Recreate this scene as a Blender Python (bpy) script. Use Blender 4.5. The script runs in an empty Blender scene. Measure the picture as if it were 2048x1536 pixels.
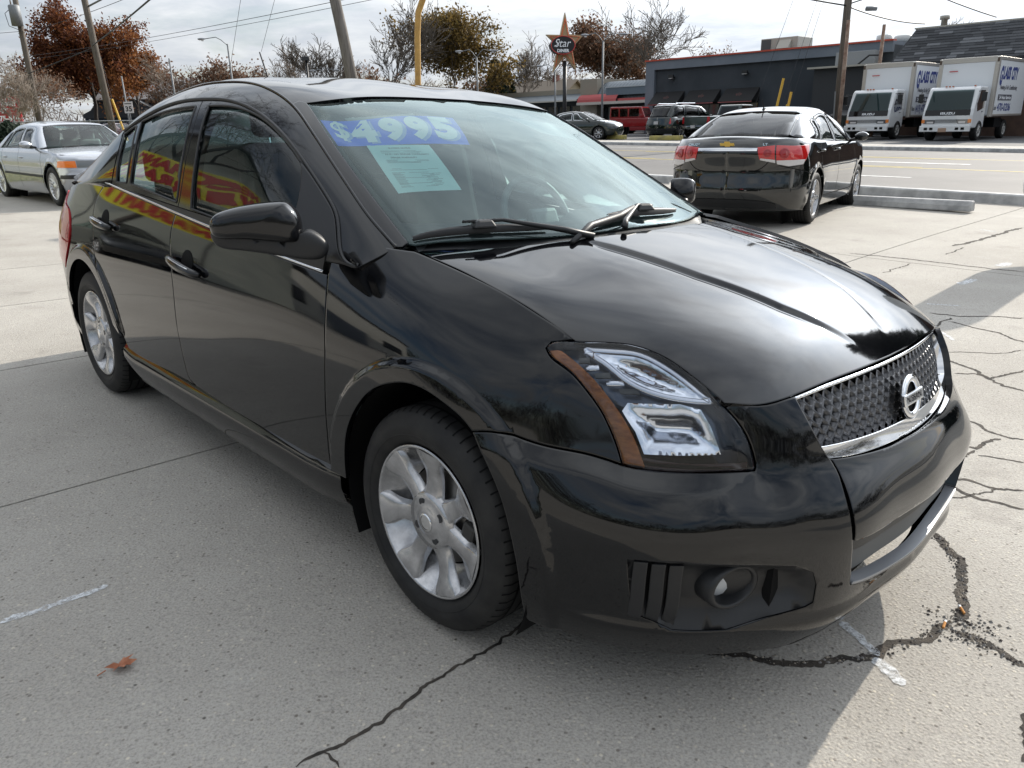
import bpy, math, random
import numpy as np
from mathutils import Vector, Matrix
from mathutils.geometry import delaunay_2d_cdt
random.seed(7); rng = np.random.default_rng(7)
SC = bpy.context.scene
COL = SC.collection
rad = math.radians
# ------------------------------------------------------------------ camera
cam_d = bpy.data.cameras.new('camera'); cam = bpy.data.objects.new('camera', cam_d); COL.objects.link(cam)
cam_d.sensor_fit = 'HORIZONTAL'; cam_d.sensor_width = 36.0; cam_d.lens = 1523.28/2048*36.0
cam_d.clip_start = .05; cam_d.clip_end = 3000
_p, _r = -math.atan(520/1523.28), -.0225
_f = Vector((0, math.cos(_p), math.sin(_p))); _x = Vector((1, 0, 0)); _u = _x.cross(_f)
_x2 = _x*math.cos(_r)+_u*math.sin(_r); _u2 = -_x*math.sin(_r)+_u*math.cos(_r)
cam.matrix_world = Matrix(((_x2[0], _u2[0], -_f[0], 0), (_x2[1], _u2[1], -_f[1], 0), (_x2[2], _u2[2], -_f[2], 1.3135), (0, 0, 0, 1)))
SC.camera = cam
# ------------------------------------------------------------------ sky and sun
SUN_AZ, SUN_EL = 45.0, 28.5          # azimuth counted from +x towards +y
wd = bpy.data.worlds.new('World'); SC.world = wd; wd.use_nodes = True
nt = wd.node_tree; N = nt.nodes; L_ = nt.links; N.clear()
o_ = N.new('ShaderNodeOutputWorld'); bg = N.new('ShaderNodeBackground'); sky = N.new('ShaderNodeTexSky')
sky.sky_type = 'NISHITA'; sky.sun_disc = False; sky.sun_elevation = rad(SUN_EL); sky.sun_rotation = rad(90-SUN_AZ)
sky.air_density = 1.0; sky.dust_density = 1.5; sky.ozone_density = 1.0
tc = N.new('ShaderNodeTexCoord'); sep = N.new('ShaderNodeSeparateXYZ'); L_.new(tc.outputs['Generated'], sep.inputs[0])
# clouds on a flat layer: direction / (z + c)
mx = N.new('ShaderNodeMath'); mx.operation = 'MAXIMUM'; L_.new(sep.outputs['Z'], mx.inputs[0]); mx.inputs[1].default_value = 0.0
ad = N.new('ShaderNodeMath'); ad.operation = 'ADD'; L_.new(mx.outputs[0], ad.inputs[0]); ad.inputs[1].default_value = .12
dv = N.new('ShaderNodeVectorMath'); dv.operation = 'DIVIDE'; L_.new(tc.outputs['Generated'], dv.inputs[0])
cb = N.new('ShaderNodeCombineXYZ'); 
for k in range(3): L_.new(ad.outputs[0], cb.inputs[k])
L_.new(cb.outputs[0], dv.inputs[1])
def noise(scale, detail, rough, dist=0.0, vec=None):
    n = N.new('ShaderNodeTexNoise'); n.inputs['Scale'].default_value = scale; n.inputs['Detail'].default_value = detail
    n.inputs['Roughness'].default_value = rough; n.inputs['Distortion'].default_value = dist
    L_.new(vec, n.inputs['Vector']); return n
stretch = N.new('ShaderNodeMapping'); stretch.inputs['Scale'].default_value = (1.0, 1.0, .6); stretch.inputs['Rotation'].default_value = (0, 0, rad(25)); stretch.inputs['Location'].default_value = (3.1, 1.4, 0)
L_.new(dv.outputs[0], stretch.inputs[0])
n1 = noise(.85, 7, .58, .5, stretch.outputs[0]); n2 = noise(1.7, 6, .62, .3, stretch.outputs[0])
r1 = N.new('ShaderNodeValToRGB'); r1.color_ramp.elements[0].position = .34; r1.color_ramp.elements[1].position = .56
cvb = N.new('ShaderNodeMath'); cvb.operation = 'MULTIPLY_ADD'; cvb.inputs[1].default_value = .14; L_.new(n1.outputs['Fac'], cvb.inputs[2])
L_.new(cvb.outputs[0], r1.inputs[0])
r2 = N.new('ShaderNodeValToRGB'); r2.color_ramp.elements[0].position = .35; r2.color_ramp.elements[1].position = .72
r2.color_ramp.elements[0].color = (10.6, 11.0, 11.4, 1); r2.color_ramp.elements[1].color = (6.9, 7.6, 8.6, 1)
L_.new(n2.outputs['Fac'], r2.inputs[0])
# clouds are brighter near the sun (forward scattering)
sd = N.new('ShaderNodeVectorMath'); sd.operation = 'DOT_PRODUCT'; L_.new(tc.outputs['Generated'], sd.inputs[0])
sd.inputs[1].default_value = (math.cos(rad(SUN_EL))*math.cos(rad(SUN_AZ)), math.cos(rad(SUN_EL))*math.sin(rad(SUN_AZ)), math.sin(rad(SUN_EL)))
mr = N.new('ShaderNodeFloatCurve'); cv = mr.mapping.curves[0]     # brightness against the cosine of the angle to the sun (0..1 = 180..0 degrees)
def cpt(deg, v): return ((1+math.cos(rad(deg)))/2, v/8)
for k, (d_, v_) in enumerate(((180, .55), (110, .72), (80, 1.05), (55, 1.2), (46, 1.3), (38, 1.5), (30, 1.8), (24, 2.15), (18, 2.8), (10, 5.0), (0, 8.0))):
    pt = cpt(d_, v_)
    if k == 0: cv.points[0].location = pt
    elif k == 10: cv.points[-1].location = pt
    else: cv.points.new(*pt)
mr.mapping.update()
hh = N.new('ShaderNodeMath'); hh.operation = 'MULTIPLY_ADD'; L_.new(sd.outputs['Value'], hh.inputs[0]); hh.inputs[1].default_value = .5; hh.inputs[2].default_value = .5
L_.new(hh.outputs[0], mr.inputs['Value']); L_.new(sd.outputs['Value'], cvb.inputs[0])
m8 = N.new('ShaderNodeMath'); m8.operation = 'MULTIPLY'; L_.new(mr.outputs[0], m8.inputs[0]); m8.inputs[1].default_value = 8.0
vs = N.new('ShaderNodeVectorMath'); vs.operation = 'SCALE'; L_.new(r2.outputs['Color'], vs.inputs[0]); hz = N.new('ShaderNodeMapRange'); hz.interpolation_type = 'SMOOTHSTEP'; hz.inputs['From Min'].default_value = .04; hz.inputs['From Max'].default_value = .36; hz.inputs['To Min'].default_value = .56; L_.new(sep.outputs['Z'], hz.inputs['Value'])
m9 = N.new('ShaderNodeMath'); m9.operation = 'MULTIPLY'; L_.new(m8.outputs[0], m9.inputs[0]); L_.new(hz.outputs[0], m9.inputs[1]); L_.new(m9.outputs[0], vs.inputs['Scale'])
mixs = N.new('ShaderNodeMix'); mixs.data_type = 'RGBA'
L_.new(r1.outputs['Color'], mixs.inputs[0]); L_.new(sky.outputs[0], mixs.inputs[6]); L_.new(vs.outputs[0], mixs.inputs[7])
L_.new(mixs.outputs[2], bg.inputs[0]); bg.inputs[1].default_value = .09
L_.new(bg.outputs[0], o_.inputs[0])
sun_d = bpy.data.lights.new('sun', 'SUN'); sun_d.energy = 4.0; sun_d.angle = rad(.53); sun_d.color = (1.0, .92, .80)
sun = bpy.data.objects.new('sun', sun_d); COL.objects.link(sun)
_s = Vector((math.cos(rad(SUN_EL))*math.cos(rad(SUN_AZ)), math.cos(rad(SUN_EL))*math.sin(rad(SUN_AZ)), math.sin(rad(SUN_EL))))
sun.rotation_euler = _s.to_track_quat('Z', 'Y').to_euler(); sun.location = (30, 30, 30)
SC.view_settings.view_transform = 'Standard'; SC.view_settings.look = 'None'; SC.view_settings.exposure = .38; SC.view_settings.gamma = 1.0
SC.view_settings.use_curve_mapping = False
try:
    SC.cycles.max_bounces = 10; SC.cycles.transparent_max_bounces = 16; SC.cycles.use_denoising = True
    SC.cycles.caustics_reflective = False; SC.cycles.sample_clamp_indirect = 6
except Exception: pass

# ------------------------------------------------------------------ helpers: objects
def add(name, V, F, mat=None, parent=None, normals=None, smooth=True, midx=None, label=None, cat=None, group=None, kind=None, loc=None):
    me = bpy.data.meshes.new(name)
    me.from_pydata([tuple(map(float, v)) for v in V], [], [tuple(map(int, f)) for f in F])
    for m in (mat if isinstance(mat, (list, tuple)) else [mat]):
        if m is not None: me.materials.append(m)
    if midx is not None: me.polygons.foreach_set('material_index', np.array(midx, dtype=np.int32))
    if smooth: me.polygons.foreach_set('use_smooth', np.ones(len(me.polygons), dtype=bool))
    me.update()
    if normals is not None:
        me.normals_split_custom_set_from_vertices([tuple(map(float, n)) for n in normals])
    return link(name, me, parent, label, cat, group, kind, loc)
def link(name, me, parent=None, label=None, cat=None, group=None, kind=None, loc=None):
    o = bpy.data.objects.new(name, me); COL.objects.link(o)
    if parent is not None: o.parent = parent
    if loc is not None: o.location = loc
    tag(o, label, cat, group, kind); return o
def tag(o, label=None, cat=None, group=None, kind=None):
    if label: o['label'] = label
    if cat: o['category'] = cat
    if group: o['group'] = group
    if kind: o['kind'] = kind
    return o
def thing(name, label, cat, loc=(0, 0, 0), rz=0.0, group=None, mat=None):
    o = bpy.data.objects.new(name, None); COL.objects.link(o); o.empty_display_size = .1
    if mat is not None: o.matrix_world = mat
    else: o.location = loc; o.rotation_euler = (0, 0, rz)
    return tag(o, label, cat, group)
def copy_tree(o, parent=None):
    c = o.copy(); COL.objects.link(c); c.parent = parent
    for ch in list(o.children): copy_tree(ch, c)
    return c
class MB:
    """collects simple solids into one mesh"""
    def __init__(s): s.V = []; s.F = []; s.M = []; s.m = 0
    def put(s, V, F):
        b = len(s.V); s.V += [tuple(v) for v in V]; s.F += [tuple(b+i for i in f) for f in F]; s.M += [s.m]*len(F); return s
    def box(s, c, d, rz=0.0, taper=1.0, ax=None):
        x, y, z = d[0]/2, d[1]/2, d[2]/2; ca, sa = math.cos(rz), math.sin(rz)
        V = []
        for k, t in ((-z, 1.0), (z, taper)):
            for i, j in ((-x, -y), (x, -y), (x, y), (-x, y)):
                i, j = i*t, j*t; p = (i*ca-j*sa, i*sa+j*ca, k)
                if ax is not None: p = tuple(ax[0][q]*p[0]+ax[1][q]*p[1]+ax[2][q]*p[2] for q in range(3))
                V.append((c[0]+p[0], c[1]+p[1], c[2]+p[2]))
        return s.put(V, [(3, 2, 1, 0), (4, 5, 6, 7), (0, 1, 5, 4), (1, 2, 6, 5), (2, 3, 7, 6), (3, 0, 4, 7)])
    def tube(s, pts, r, n=8, cap=True):
        pts = [Vector(p) for p in pts]; R = r if isinstance(r, (list, tuple)) else [r]*len(pts)
        V = []; F = []; prev = None
        for i, p in enumerate(pts):
            t = (pts[min(i+1, len(pts)-1)]-pts[max(i-1, 0)])
            if t.length < 1e-9: t = Vector((0, 0, 1))
            t.normalize()
            if prev is None: a = t.orthogonal().normalized()
            else:
                a = prev-t*prev.dot(t); a = a.normalized() if a.length > 1e-6 else t.orthogonal().normalized()
            prev = a; b = t.cross(a)
            for k in range(n):
                q = 2*math.pi*k/n; V.append(tuple(p+(a*math.cos(q)+b*math.sin(q))*R[i]))
        for i in range(len(pts)-1):
            for k in range(n): F.append((i*n+k, i*n+(k+1) % n, (i+1)*n+(k+1) % n, (i+1)*n+k))
        if cap: F.append(tuple(range(n-1, -1, -1))); F.append(tuple((len(pts)-1)*n+k for k in range(n)))
        return s.put(V, F)
    def prism(s, poly, y0, y1, fn=None):
        """poly (a,b) list extruded along third axis c; fn maps (a,b,c)->xyz"""
        fn = fn or (lambda a, b, c: (a, c, b)); n = len(poly)
        V = [fn(a, b, y0) for a, b in poly]+[fn(a, b, y1) for a, b in poly]
        F = [tuple(range(n)), tuple(range(2*n-1, n-1, -1))]+[(i, i+n, (i+1) % n+n, (i+1) % n) for i in range(n)]
        return s.put(V, F)
    def lathe(s, prof, n=32, c=(0, 0, 0), axis='y', close=False):
        V = []; F = []; m = len(prof)
        for k in range(n):
            q = 2*math.pi*k/n; ca, sa = math.cos(q), math.sin(q)
            for a, r in prof:
                V.append({'y': (c[0]+r*ca, c[1]+a, c[2]+r*sa), 'z': (c[0]+r*ca, c[1]+r*sa, c[2]+a), 'x': (c[0]+a, c[1]+r*ca, c[2]+r*sa)}[axis])
        for k in range(n):
            for i in range(m-1+(1 if close else 0)):
                j = (i+1) % m; F.append((k*m+i, ((k+1) % n)*m+i, ((k+1) % n)*m+j, k*m+j))
        return s.put(V, F)
    def grid(s, P):
        """P[i][j] points"""
        n, m = len(P), len(P[0])
        return s.put([p for r in P for p in r], [(i*m+j, (i+1)*m+j, (i+1)*m+j+1, i*m+j+1) for i in range(n-1) for j in range(m-1)])
    def build(s, name, mat, parent=None, smooth=False, **k):
        return add(name, s.V, s.F, mat, parent, smooth=smooth, midx=(s.M if isinstance(mat, (list, tuple)) else None), **k)
def bevel(o, w=.01, seg=2, ang=30):
    m = o.modifiers.new('edge', 'BEVEL'); m.width = w; m.segments = seg; m.limit_method = 'ANGLE'; m.angle_limit = rad(ang); m.harden_normals = False
    return o
# ------------------------------------------------------------------ helpers: materials
def mat(name, col, rough=.5, metal=0., spec=.5, coat=0., emis=None, build=None, alpha=None):
    m = bpy.data.materials.new(name); m.use_nodes = True; nt = m.node_tree; p = nt.nodes['Principled BSDF']
    p.inputs['Base Color'].default_value = (*col, 1); p.inputs['Roughness'].default_value = rough; p.inputs['Metallic'].default_value = metal
    p.inputs['Specular IOR Level'].default_value = spec; p.inputs['Coat Weight'].default_value = coat; p.inputs['Coat Roughness'].default_value = .02
    if emis: p.inputs['Emission Color'].default_value = (*emis[0], 1); p.inputs['Emission Strength'].default_value = emis[1]
    if build: build(nt, p)
    return m
def nd(nt, t, **k):
    n = nt.nodes.new(t)
    for a, b in k.items():
        if a.startswith('i_'): n.inputs[a[2:].replace('_', ' ')].default_value = b
        else: setattr(n, a, b)
    return n
def obj_noise(nt, scale, detail=6, rough=.6, coord='Object', stretch=None, dist=0.):
    t = nd(nt, 'ShaderNodeTexCoord'); n = nd(nt, 'ShaderNodeTexNoise', i_Scale=scale, i_Detail=detail, i_Roughness=rough, i_Distortion=dist)
    if stretch:
        mp = nd(nt, 'ShaderNodeMapping'); mp.inputs['Scale'].default_value = stretch; nt.links.new(t.outputs[coord], mp.inputs[0]); nt.links.new(mp.outputs[0], n.inputs['Vector'])
    else: nt.links.new(t.outputs[coord], n.inputs['Vector'])
    return n
def ramp(nt, src, stops):
    r = nd(nt, 'ShaderNodeValToRGB'); e = r.color_ramp.elements
    while len(e) < len(stops): e.new(.5)
    for k, (p, c) in enumerate(stops): e[k].position = p; e[k].color = (*c, 1)
    nt.links.new(src, r.inputs[0]); return r.outputs['Color']
def mixc(nt, fac, a, b, mode='MIX'):
    m = nd(nt, 'ShaderNodeMix', data_type='RGBA', blend_type=mode)
    for s, v in ((0, fac), (6, a), (7, b)):
        if isinstance(v, (int, float)): m.inputs[s].default_value = v
        elif isinstance(v, tuple): m.inputs[s].default_value = (*v, 1)
        else: nt.links.new(v, m.inputs[s])
    return m.outputs[2]
def bump(nt, p, h, strength=.3, dist=.01):
    b = nd(nt, 'ShaderNodeBump', i_Strength=strength, i_Distance=dist); nt.links.new(h, b.inputs['Height']); nt.links.new(b.outputs[0], p.inputs['Normal']); return b
def mottled(a, b, scale, lo=.35, hi=.65, detail=6, bmp=0., bscale=None, bd=.01, stretch=None, rough_var=None):
    def f(nt, p):
        n = obj_noise(nt, scale, detail, stretch=stretch)
        nt.links.new(ramp(nt, n.outputs['Fac'], [(lo, a), (hi, b)]), p.inputs['Base Color'])
        if bmp:
            n2 = obj_noise(nt, bscale or scale*4, 5, stretch=stretch); bump(nt, p, n2.outputs['Fac'], bmp, bd)
    return f
def glass_mat(name, tint, rough=0., ior=1.5, extra=0.):
    """thin pane: tinted see-through plus a mirror layer that grows at grazing angles"""
    m = bpy.data.materials.new(name); m.use_nodes = True; nt = m.node_tree; nt.nodes.clear()
    o = nd(nt, 'ShaderNodeOutputMaterial'); t = nd(nt, 'ShaderNodeBsdfTransparent'); t.inputs[0].default_value = (*tint, 1)
    g = nd(nt, 'ShaderNodeBsdfGlossy', i_Roughness=rough); f = nd(nt, 'ShaderNodeFresnel', i_IOR=ior); mx = nd(nt, 'ShaderNodeMixShader')
    if extra:
        a = nd(nt, 'ShaderNodeMath', operation='ADD', use_clamp=True); nt.links.new(f.outputs[0], a.inputs[0]); a.inputs[1].default_value = extra; nt.links.new(a.outputs[0], mx.inputs[0])
    else: nt.links.new(f.outputs[0], mx.inputs[0])
    nt.links.new(t.outputs[0], mx.inputs[1]); nt.links.new(g.outputs[0], mx.inputs[2]); nt.links.new(mx.outputs[0], o.inputs[0])
    return m
# ------------------------------------------------------------------ helpers: spline surfaces
def cspline(t,Y):
    """natural cubic spline through Y (n,...) at knots t -> second derivs"""
    t=np.asarray(t,float);Y=np.asarray(Y,float);n=len(t);h=np.diff(t)
    A=np.zeros((n,n));A[0,0]=A[-1,-1]=1;rhs=np.zeros_like(Y)
    for i in range(1,n-1):
        A[i,i-1]=h[i-1];A[i,i]=2*(h[i-1]+h[i]);A[i,i+1]=h[i]
        rhs[i]=6*((Y[i+1]-Y[i])/h[i]-(Y[i]-Y[i-1])/h[i-1])
    return np.linalg.solve(A,rhs.reshape(n,-1)).reshape(Y.shape)
def basis(t,x):
    """rows of interpolation matrix B (len(x),n): spline(x)=B@Y ; linear extrapolation"""
    t=np.asarray(t,float);n=len(t);x=np.asarray(x,float).ravel()
    M=cspline(t,np.eye(n));h=np.diff(t)
    xc=np.clip(x,t[0],t[-1])
    k=np.clip(np.searchsorted(t,xc,side='right')-1,0,n-2)
    a=(t[k+1]-xc)/h[k];b=(xc-t[k])/h[k];I=np.eye(n)
    B=a[:,None]*I[k]+b[:,None]*I[k+1]+((a**3-a)[:,None]*M[k]+(b**3-b)[:,None]*M[k+1])*(h[k]**2)[:,None]/6
    dx=x-xc
    D=(I[k+1]-I[k])/h[k][:,None]+(-(3*a*a-1)[:,None]*M[k]+(3*b*b-1)[:,None]*M[k+1])*h[k][:,None]/6
    return B+dx[:,None]*D
class Patch:
    """tensor spline patch through G[i,j] (3D) at knots U,V ; optional displacement along y/normal"""
    def __init__(s,U,V,G,post=None): s.U=np.array(U,float);s.V=np.array(V,float);s.G=np.array(G,float);s.post=post
    def raw(s,u,v):
        u=np.asarray(u,float).ravel();v=np.asarray(v,float).ravel()
        Bu=basis(s.U,u);Bv=basis(s.V,v)
        return np.einsum('ni,nj,ijk->nk',Bu,Bv,s.G)
    def __call__(s,u,v):
        p=s.raw(u,v)
        if s.post is not None:
            e=1e-3
            n=np.cross(s.raw(np.asarray(u)+e,v)-p,s.raw(u,np.asarray(v)+e)-p);n/=np.linalg.norm(n,axis=1)[:,None]+1e-12
            p=s.post(p,n,u,v)
        return p
    def normal(s,u,v,e=2e-3):
        u=np.asarray(u,float);v=np.asarray(v,float)
        a=s(u+e,v)-s(u-e,v);b=s(u,v+e)-s(u,v-e)
        n=np.cross(a,b);return n/(np.linalg.norm(n,axis=1)[:,None]+1e-12)

# ------------------------------------------------------------------ helpers: trimmed panels
def crv(pts, step=.015, closed=False):
    """smooth resampling of a polyline (cubic through the points by chord length)"""
    P = np.array(pts, float)
    if len(P) == 2:
        n = max(1, int(np.linalg.norm(P[1]-P[0])/step)); return P[0]+(P[1]-P[0])*np.linspace(0, 1, n+1)[:, None]
    if closed: P = np.concatenate([P[-3:], P, P[:4]])
    t = np.concatenate([[0], np.cumsum(np.sqrt(np.linalg.norm(np.diff(P, axis=0), axis=1))+1e-6)])
    a, b = (t[3], t[-4]) if closed else (t[0], t[-1])
    Ln = np.linalg.norm(np.diff(P, axis=0), axis=1).sum(); n = max(4, int(Ln/step))
    return basis(t, np.linspace(a, b, n+1)) @ P if not closed else (basis(t, np.linspace(a, b, n+1)) @ P)[:-1]
def loop(*cs, step=.015):
    """join open curves (each a list of points) into one closed outline"""
    out = []
    for c in cs:
        c = np.array(c, float)
        for p in c:
            if not out or np.linalg.norm(out[-1]-p) > step*.3: out.append(p)
    if np.linalg.norm(out[0]-out[-1]) < step*.3: out.pop()
    return np.array(out)
def area(P): return .5*np.sum(P[:, 0]*np.roll(P[:, 1], -1)-np.roll(P[:, 0], -1)*P[:, 1])
def inset(P, d):
    if area(P) < 0: P = P[::-1]
    e = np.roll(P, -1, 0)-P; e /= np.linalg.norm(e, axis=1)[:, None]+1e-12; n = np.stack([-e[:, 1], e[:, 0]], 1)
    m = n+np.roll(n, 1, 0); l = np.einsum('ij,ij->i', m, m)[:, None]; m = m*2/np.maximum(l, .8)
    return P+m*d
def inside(Q, P):
    x, y = Q[:, 0], Q[:, 1]; r = np.zeros(len(Q), bool); n = len(P)
    for i in range(n):
        a, b = P[i], P[(i+1) % n]
        c = ((a[1] > y) != (b[1] > y))
        if a[1] != b[1]: r ^= c & (x < (b[0]-a[0])*(y-a[1])/(b[1]-a[1])+a[0])
    return r
def pdist(Q, P, closed=True):
    A = P; B = np.roll(P, -1, 0)
    if not closed: A, B = P[:-1], P[1:]
    best = np.full(len(Q), 1e9)
    for a, b in zip(A, B):
        ab = b-a; t = np.clip(((Q-a)@ab)/(ab@ab+1e-15), 0, 1); best = np.minimum(best, np.linalg.norm(Q-a-t[:, None]*ab, axis=1))
    return best
REF = lambda P: np.stack([np.clip(P[:, 0], -2.9, .3), np.zeros(len(P)), np.full(len(P), .6)], 1)
class Panel:
    """mesh data of a trimmed piece of surface S"""
    def __init__(s, S, outer, holes=(), res=.04, gap=.0022, depth=.014, off=0., dish=None, rim=.0035, half=None, ref=REF, soft=.55, exact=True, extra=None):
        def dens(l):
            o = []
            for a, b in zip(l, np.roll(l, -1, 0)):
                k = max(1, int(np.ceil(np.linalg.norm(b-a)/(res*1.2)))); o += [a+(b-a)*i/k for i in range(k)]
            return np.array(o)
        outer = dens(np.array(outer, float)); holes = [dens(np.array(h, float)) for h in holes]; o0 = outer if area(outer) > 0 else outer[::-1]; outer = inset(o0, gap) if gap else o0
        if half is not None:
            ax, val = half; m = np.abs(o0[:, ax]-val) < 1e-6; outer[m, ax] = val
        holes = [np.array(h, float) if area(np.array(h)) > 0 else np.array(h, float)[::-1] for h in holes]
        if half is not None:
            for h in holes: h[np.abs(h[:, ax]-val) < 1e-6, ax] = val
        loops = [outer]+holes; pts = []; ed = []
        for l in loops:
            b = len(pts); pts += list(l); ed += [(b+i, b+(i+1) % len(l)) for i in range(len(l))]
        nb = len(pts)
        if rim:
            r = inset(outer, rim)
            if half is not None: r[m, ax] = val
            ok = inside(r, outer) | (pdist(r, outer) < 1e-6)
            pts += list(r[ok])
            for h in holes: pts += list(inset(h, -rim))
        lo, hi = outer.min(0), outer.max(0)
        gx, gy = np.meshgrid(np.arange(lo[0]+res/2, hi[0], res), np.arange(lo[1]+res/2, hi[1], res), indexing='ij'); g = np.stack([gx.ravel(), gy.ravel()], 1)
        if len(g):
            k = inside(g, outer) & (pdist(g, outer) > res*.45)
            for h in holes: k &= ~inside(g, h) & (pdist(g, h) > res*.45)
            pts += list(g[k])
        if extra is not None:
            k = inside(extra, outer) & (pdist(extra, outer) > .004)
            for h in holes: k &= ~inside(extra, h) & (pdist(extra, h) > .004)
            pts += list(extra[k])
        r = delaunay_2d_cdt([Vector((float(a), float(b))) for a, b in pts], ed, [], 0, 1e-6)
        Q = np.array([(v[0], v[1]) for v in r[0]]); T = np.array([f for f in r[2] if len(f) == 3])
        c = Q[T].mean(1); k = inside(c, outer)
        for h in holes: k &= ~inside(c, h)
        T = T[k]; used = np.unique(T); mp = -np.ones(len(Q), int); mp[used] = np.arange(len(used)); Q = Q[used]; T = mp[T]
        P = S(Q[:, 0], Q[:, 1]); n = S.normal(Q[:, 0], Q[:, 1])
        sg = np.sign(np.einsum('ij,ij->i', n, P-ref(P))); sg = np.sign(np.median(sg)) if abs(np.median(sg)) > 0 else 1.
        n = n*sg
        bd = np.zeros(len(Q), bool); cnt = {}
        for f in T:
            for a, b in ((f[0], f[1]), (f[1], f[2]), (f[2], f[0])): cnt[(a, b)] = 1
        be = [(a, b) for (a, b) in cnt if (b, a) not in cnt]
        if half is not None: be = [(a, b) for a, b in be if not (abs(Q[a, ax]-val) < 1e-6 and abs(Q[b, ax]-val) < 1e-6)]
        Pd = P+n*off
        if dish is not None:
            d = pdist(Q, outer); Pd = Pd+n*dish(d, Q)[:, None]
        # orientation so that faces look outwards
        fn = np.cross(P[T[:, 1]]-P[T[:, 0]], P[T[:, 2]]-P[T[:, 0]]).sum(0) if len(T) else 0
        q0 = np.einsum('ij,ij->i', np.cross(P[T[:, 1]]-P[T[:, 0]], P[T[:, 2]]-P[T[:, 0]]), n[T[:, 0]])
        flip = np.median(q0) < 0
        F = [tuple(f[::-1]) if flip else tuple(f) for f in T]
        out = np.zeros((len(Q), 3)); 
        for a, b in be:
            t = P[b]-P[a]; o = np.cross(t, n[a]); l = np.linalg.norm(o)
            if l > 1e-9:
                o = o/l*(1 if not flip else -1); out[a] += o; out[b] += o
        l = np.linalg.norm(out, axis=1); bm = l > 1e-6; out[bm] /= l[bm][:, None]
        nn = n.copy(); nn[bm] = n[bm]+out[bm]*soft; nn /= np.linalg.norm(nn, axis=1)[:, None]
        V = list(Pd); NN = list(nn)
        if depth:
            idx = {}
            for a, b in be:
                for q in (a, b):
                    if q not in idx:
                        idx[q] = len(V); V += [Pd[q], Pd[q]-n[q]*depth]; NN += [out[q], out[q]]
                f = (idx[a], idx[a]+1, idx[b]+1, idx[b]); F.append(f if not flip else f[::-1])
        s.V = np.array(V); s.N = np.array(NN); s.F = F; s.Q = Q; s.exact = exact and dish is None; s.half = half
    def mirrored(s):
        V = s.V*[1, -1, 1]; return V, s.N*[1, -1, 1], [f[::-1] for f in s.F]
    def both(s):
        """this half and its mirror image welded on the centre plane"""
        V, Nn, F = [v*[1, 0 if abs(v[1]) < 6e-4 else 1, 1] for v in s.V], list(s.N), list(s.F); mp = []
        for v, n in zip(s.V, s.N):
            if abs(v[1]) < 6e-4: mp.append(len(mp))
            else: mp.append(len(V)); V.append(v*[1, -1, 1]); Nn.append(n*[1, -1, 1])
        for k, v in enumerate(s.V):
            if abs(v[1]) < 6e-4: Nn[k] = Nn[k]*[1, 0, 1]/np.linalg.norm(Nn[k]*[1, 0, 1]+1e-9)
        F += [tuple(mp[i] for i in f[::-1]) for f in s.F]
        return V, Nn, F
    def obj(s, name, mat, parent, side='R', **k):
        if side == 'R': V, Nn, F = s.V, s.N, s.F
        elif side == 'L': V, Nn, F = s.mirrored()
        else: V, Nn, F = s.both()
        return add(name, V, F, mat, parent, normals=Nn if s.exact else None, **k)
def both_sides(p, name, mat, parent, **k): return p.obj(name, mat, parent, 'R', **k), p.obj(name, mat, parent, 'L', **k)
# ------------------------------------------------------------------ helpers: lettering (flat print or raised letters)
_tc = {}
def letters(body, bold=0.0, shear=0.0):
    """triangulated letters: x from 0, cap height 1"""
    key = (body, bold, shear)
    if key not in _tc:
        cu = bpy.data.curves.new('t', 'FONT'); cu.body = body; cu.size = 1.0; cu.offset = bold; cu.resolution_u = 4; cu.fill_mode = 'BOTH'; cu.shear = shear
        ob = bpy.data.objects.new('t', cu); me = bpy.data.meshes.new_from_object(ob)
        V = np.array([v.co[:2] for v in me.vertices]) if len(me.vertices) else np.zeros((0, 2)); F = [tuple(p.vertices) for p in me.polygons]
        bpy.data.objects.remove(ob); bpy.data.curves.remove(cu); bpy.data.meshes.remove(me)
        V = V/.69
        if len(V): V[:, 0] -= V[:, 0].min()
        _tc[key] = (V, F)
    return _tc[key]
def text_on(name, body, origin, ex, ez, h, mat, parent=None, w=None, bold=0.02, lift=.003, shear=0., center=False, thick=0., **k):
    """letters in the plane origin + x*ex + y*ez, cap height h, squeezed to width w, lifted along ex x ez"""
    V, F = letters(body, bold, shear); ex = Vector(ex).normalized(); ez = Vector(ez).normalized(); n = ex.cross(ez)
    W = V[:, 0].max(); sx = (w/W) if w else h; ox = -W*sx/2 if center else 0
    P = [Vector(origin)+ex*(v[0]*sx+ox)+ez*(v[1]*h)+n*lift for v in V]
    if not thick: return add(name, P, F, mat, parent, smooth=False, **k)
    nP = len(P); P2 = [p+n*thick for p in P]; cnt = set()
    for f in F:
        for i in range(len(f)): cnt.add((f[i], f[(i+1) % len(f)]))
    FF = [tuple(i+nP for i in f) for f in F]+[(a, b, b+nP, a+nP) for a, b in cnt if (b, a) not in cnt]
    return add(name, P+P2, FF, mat, parent, smooth=False, **k)

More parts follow.
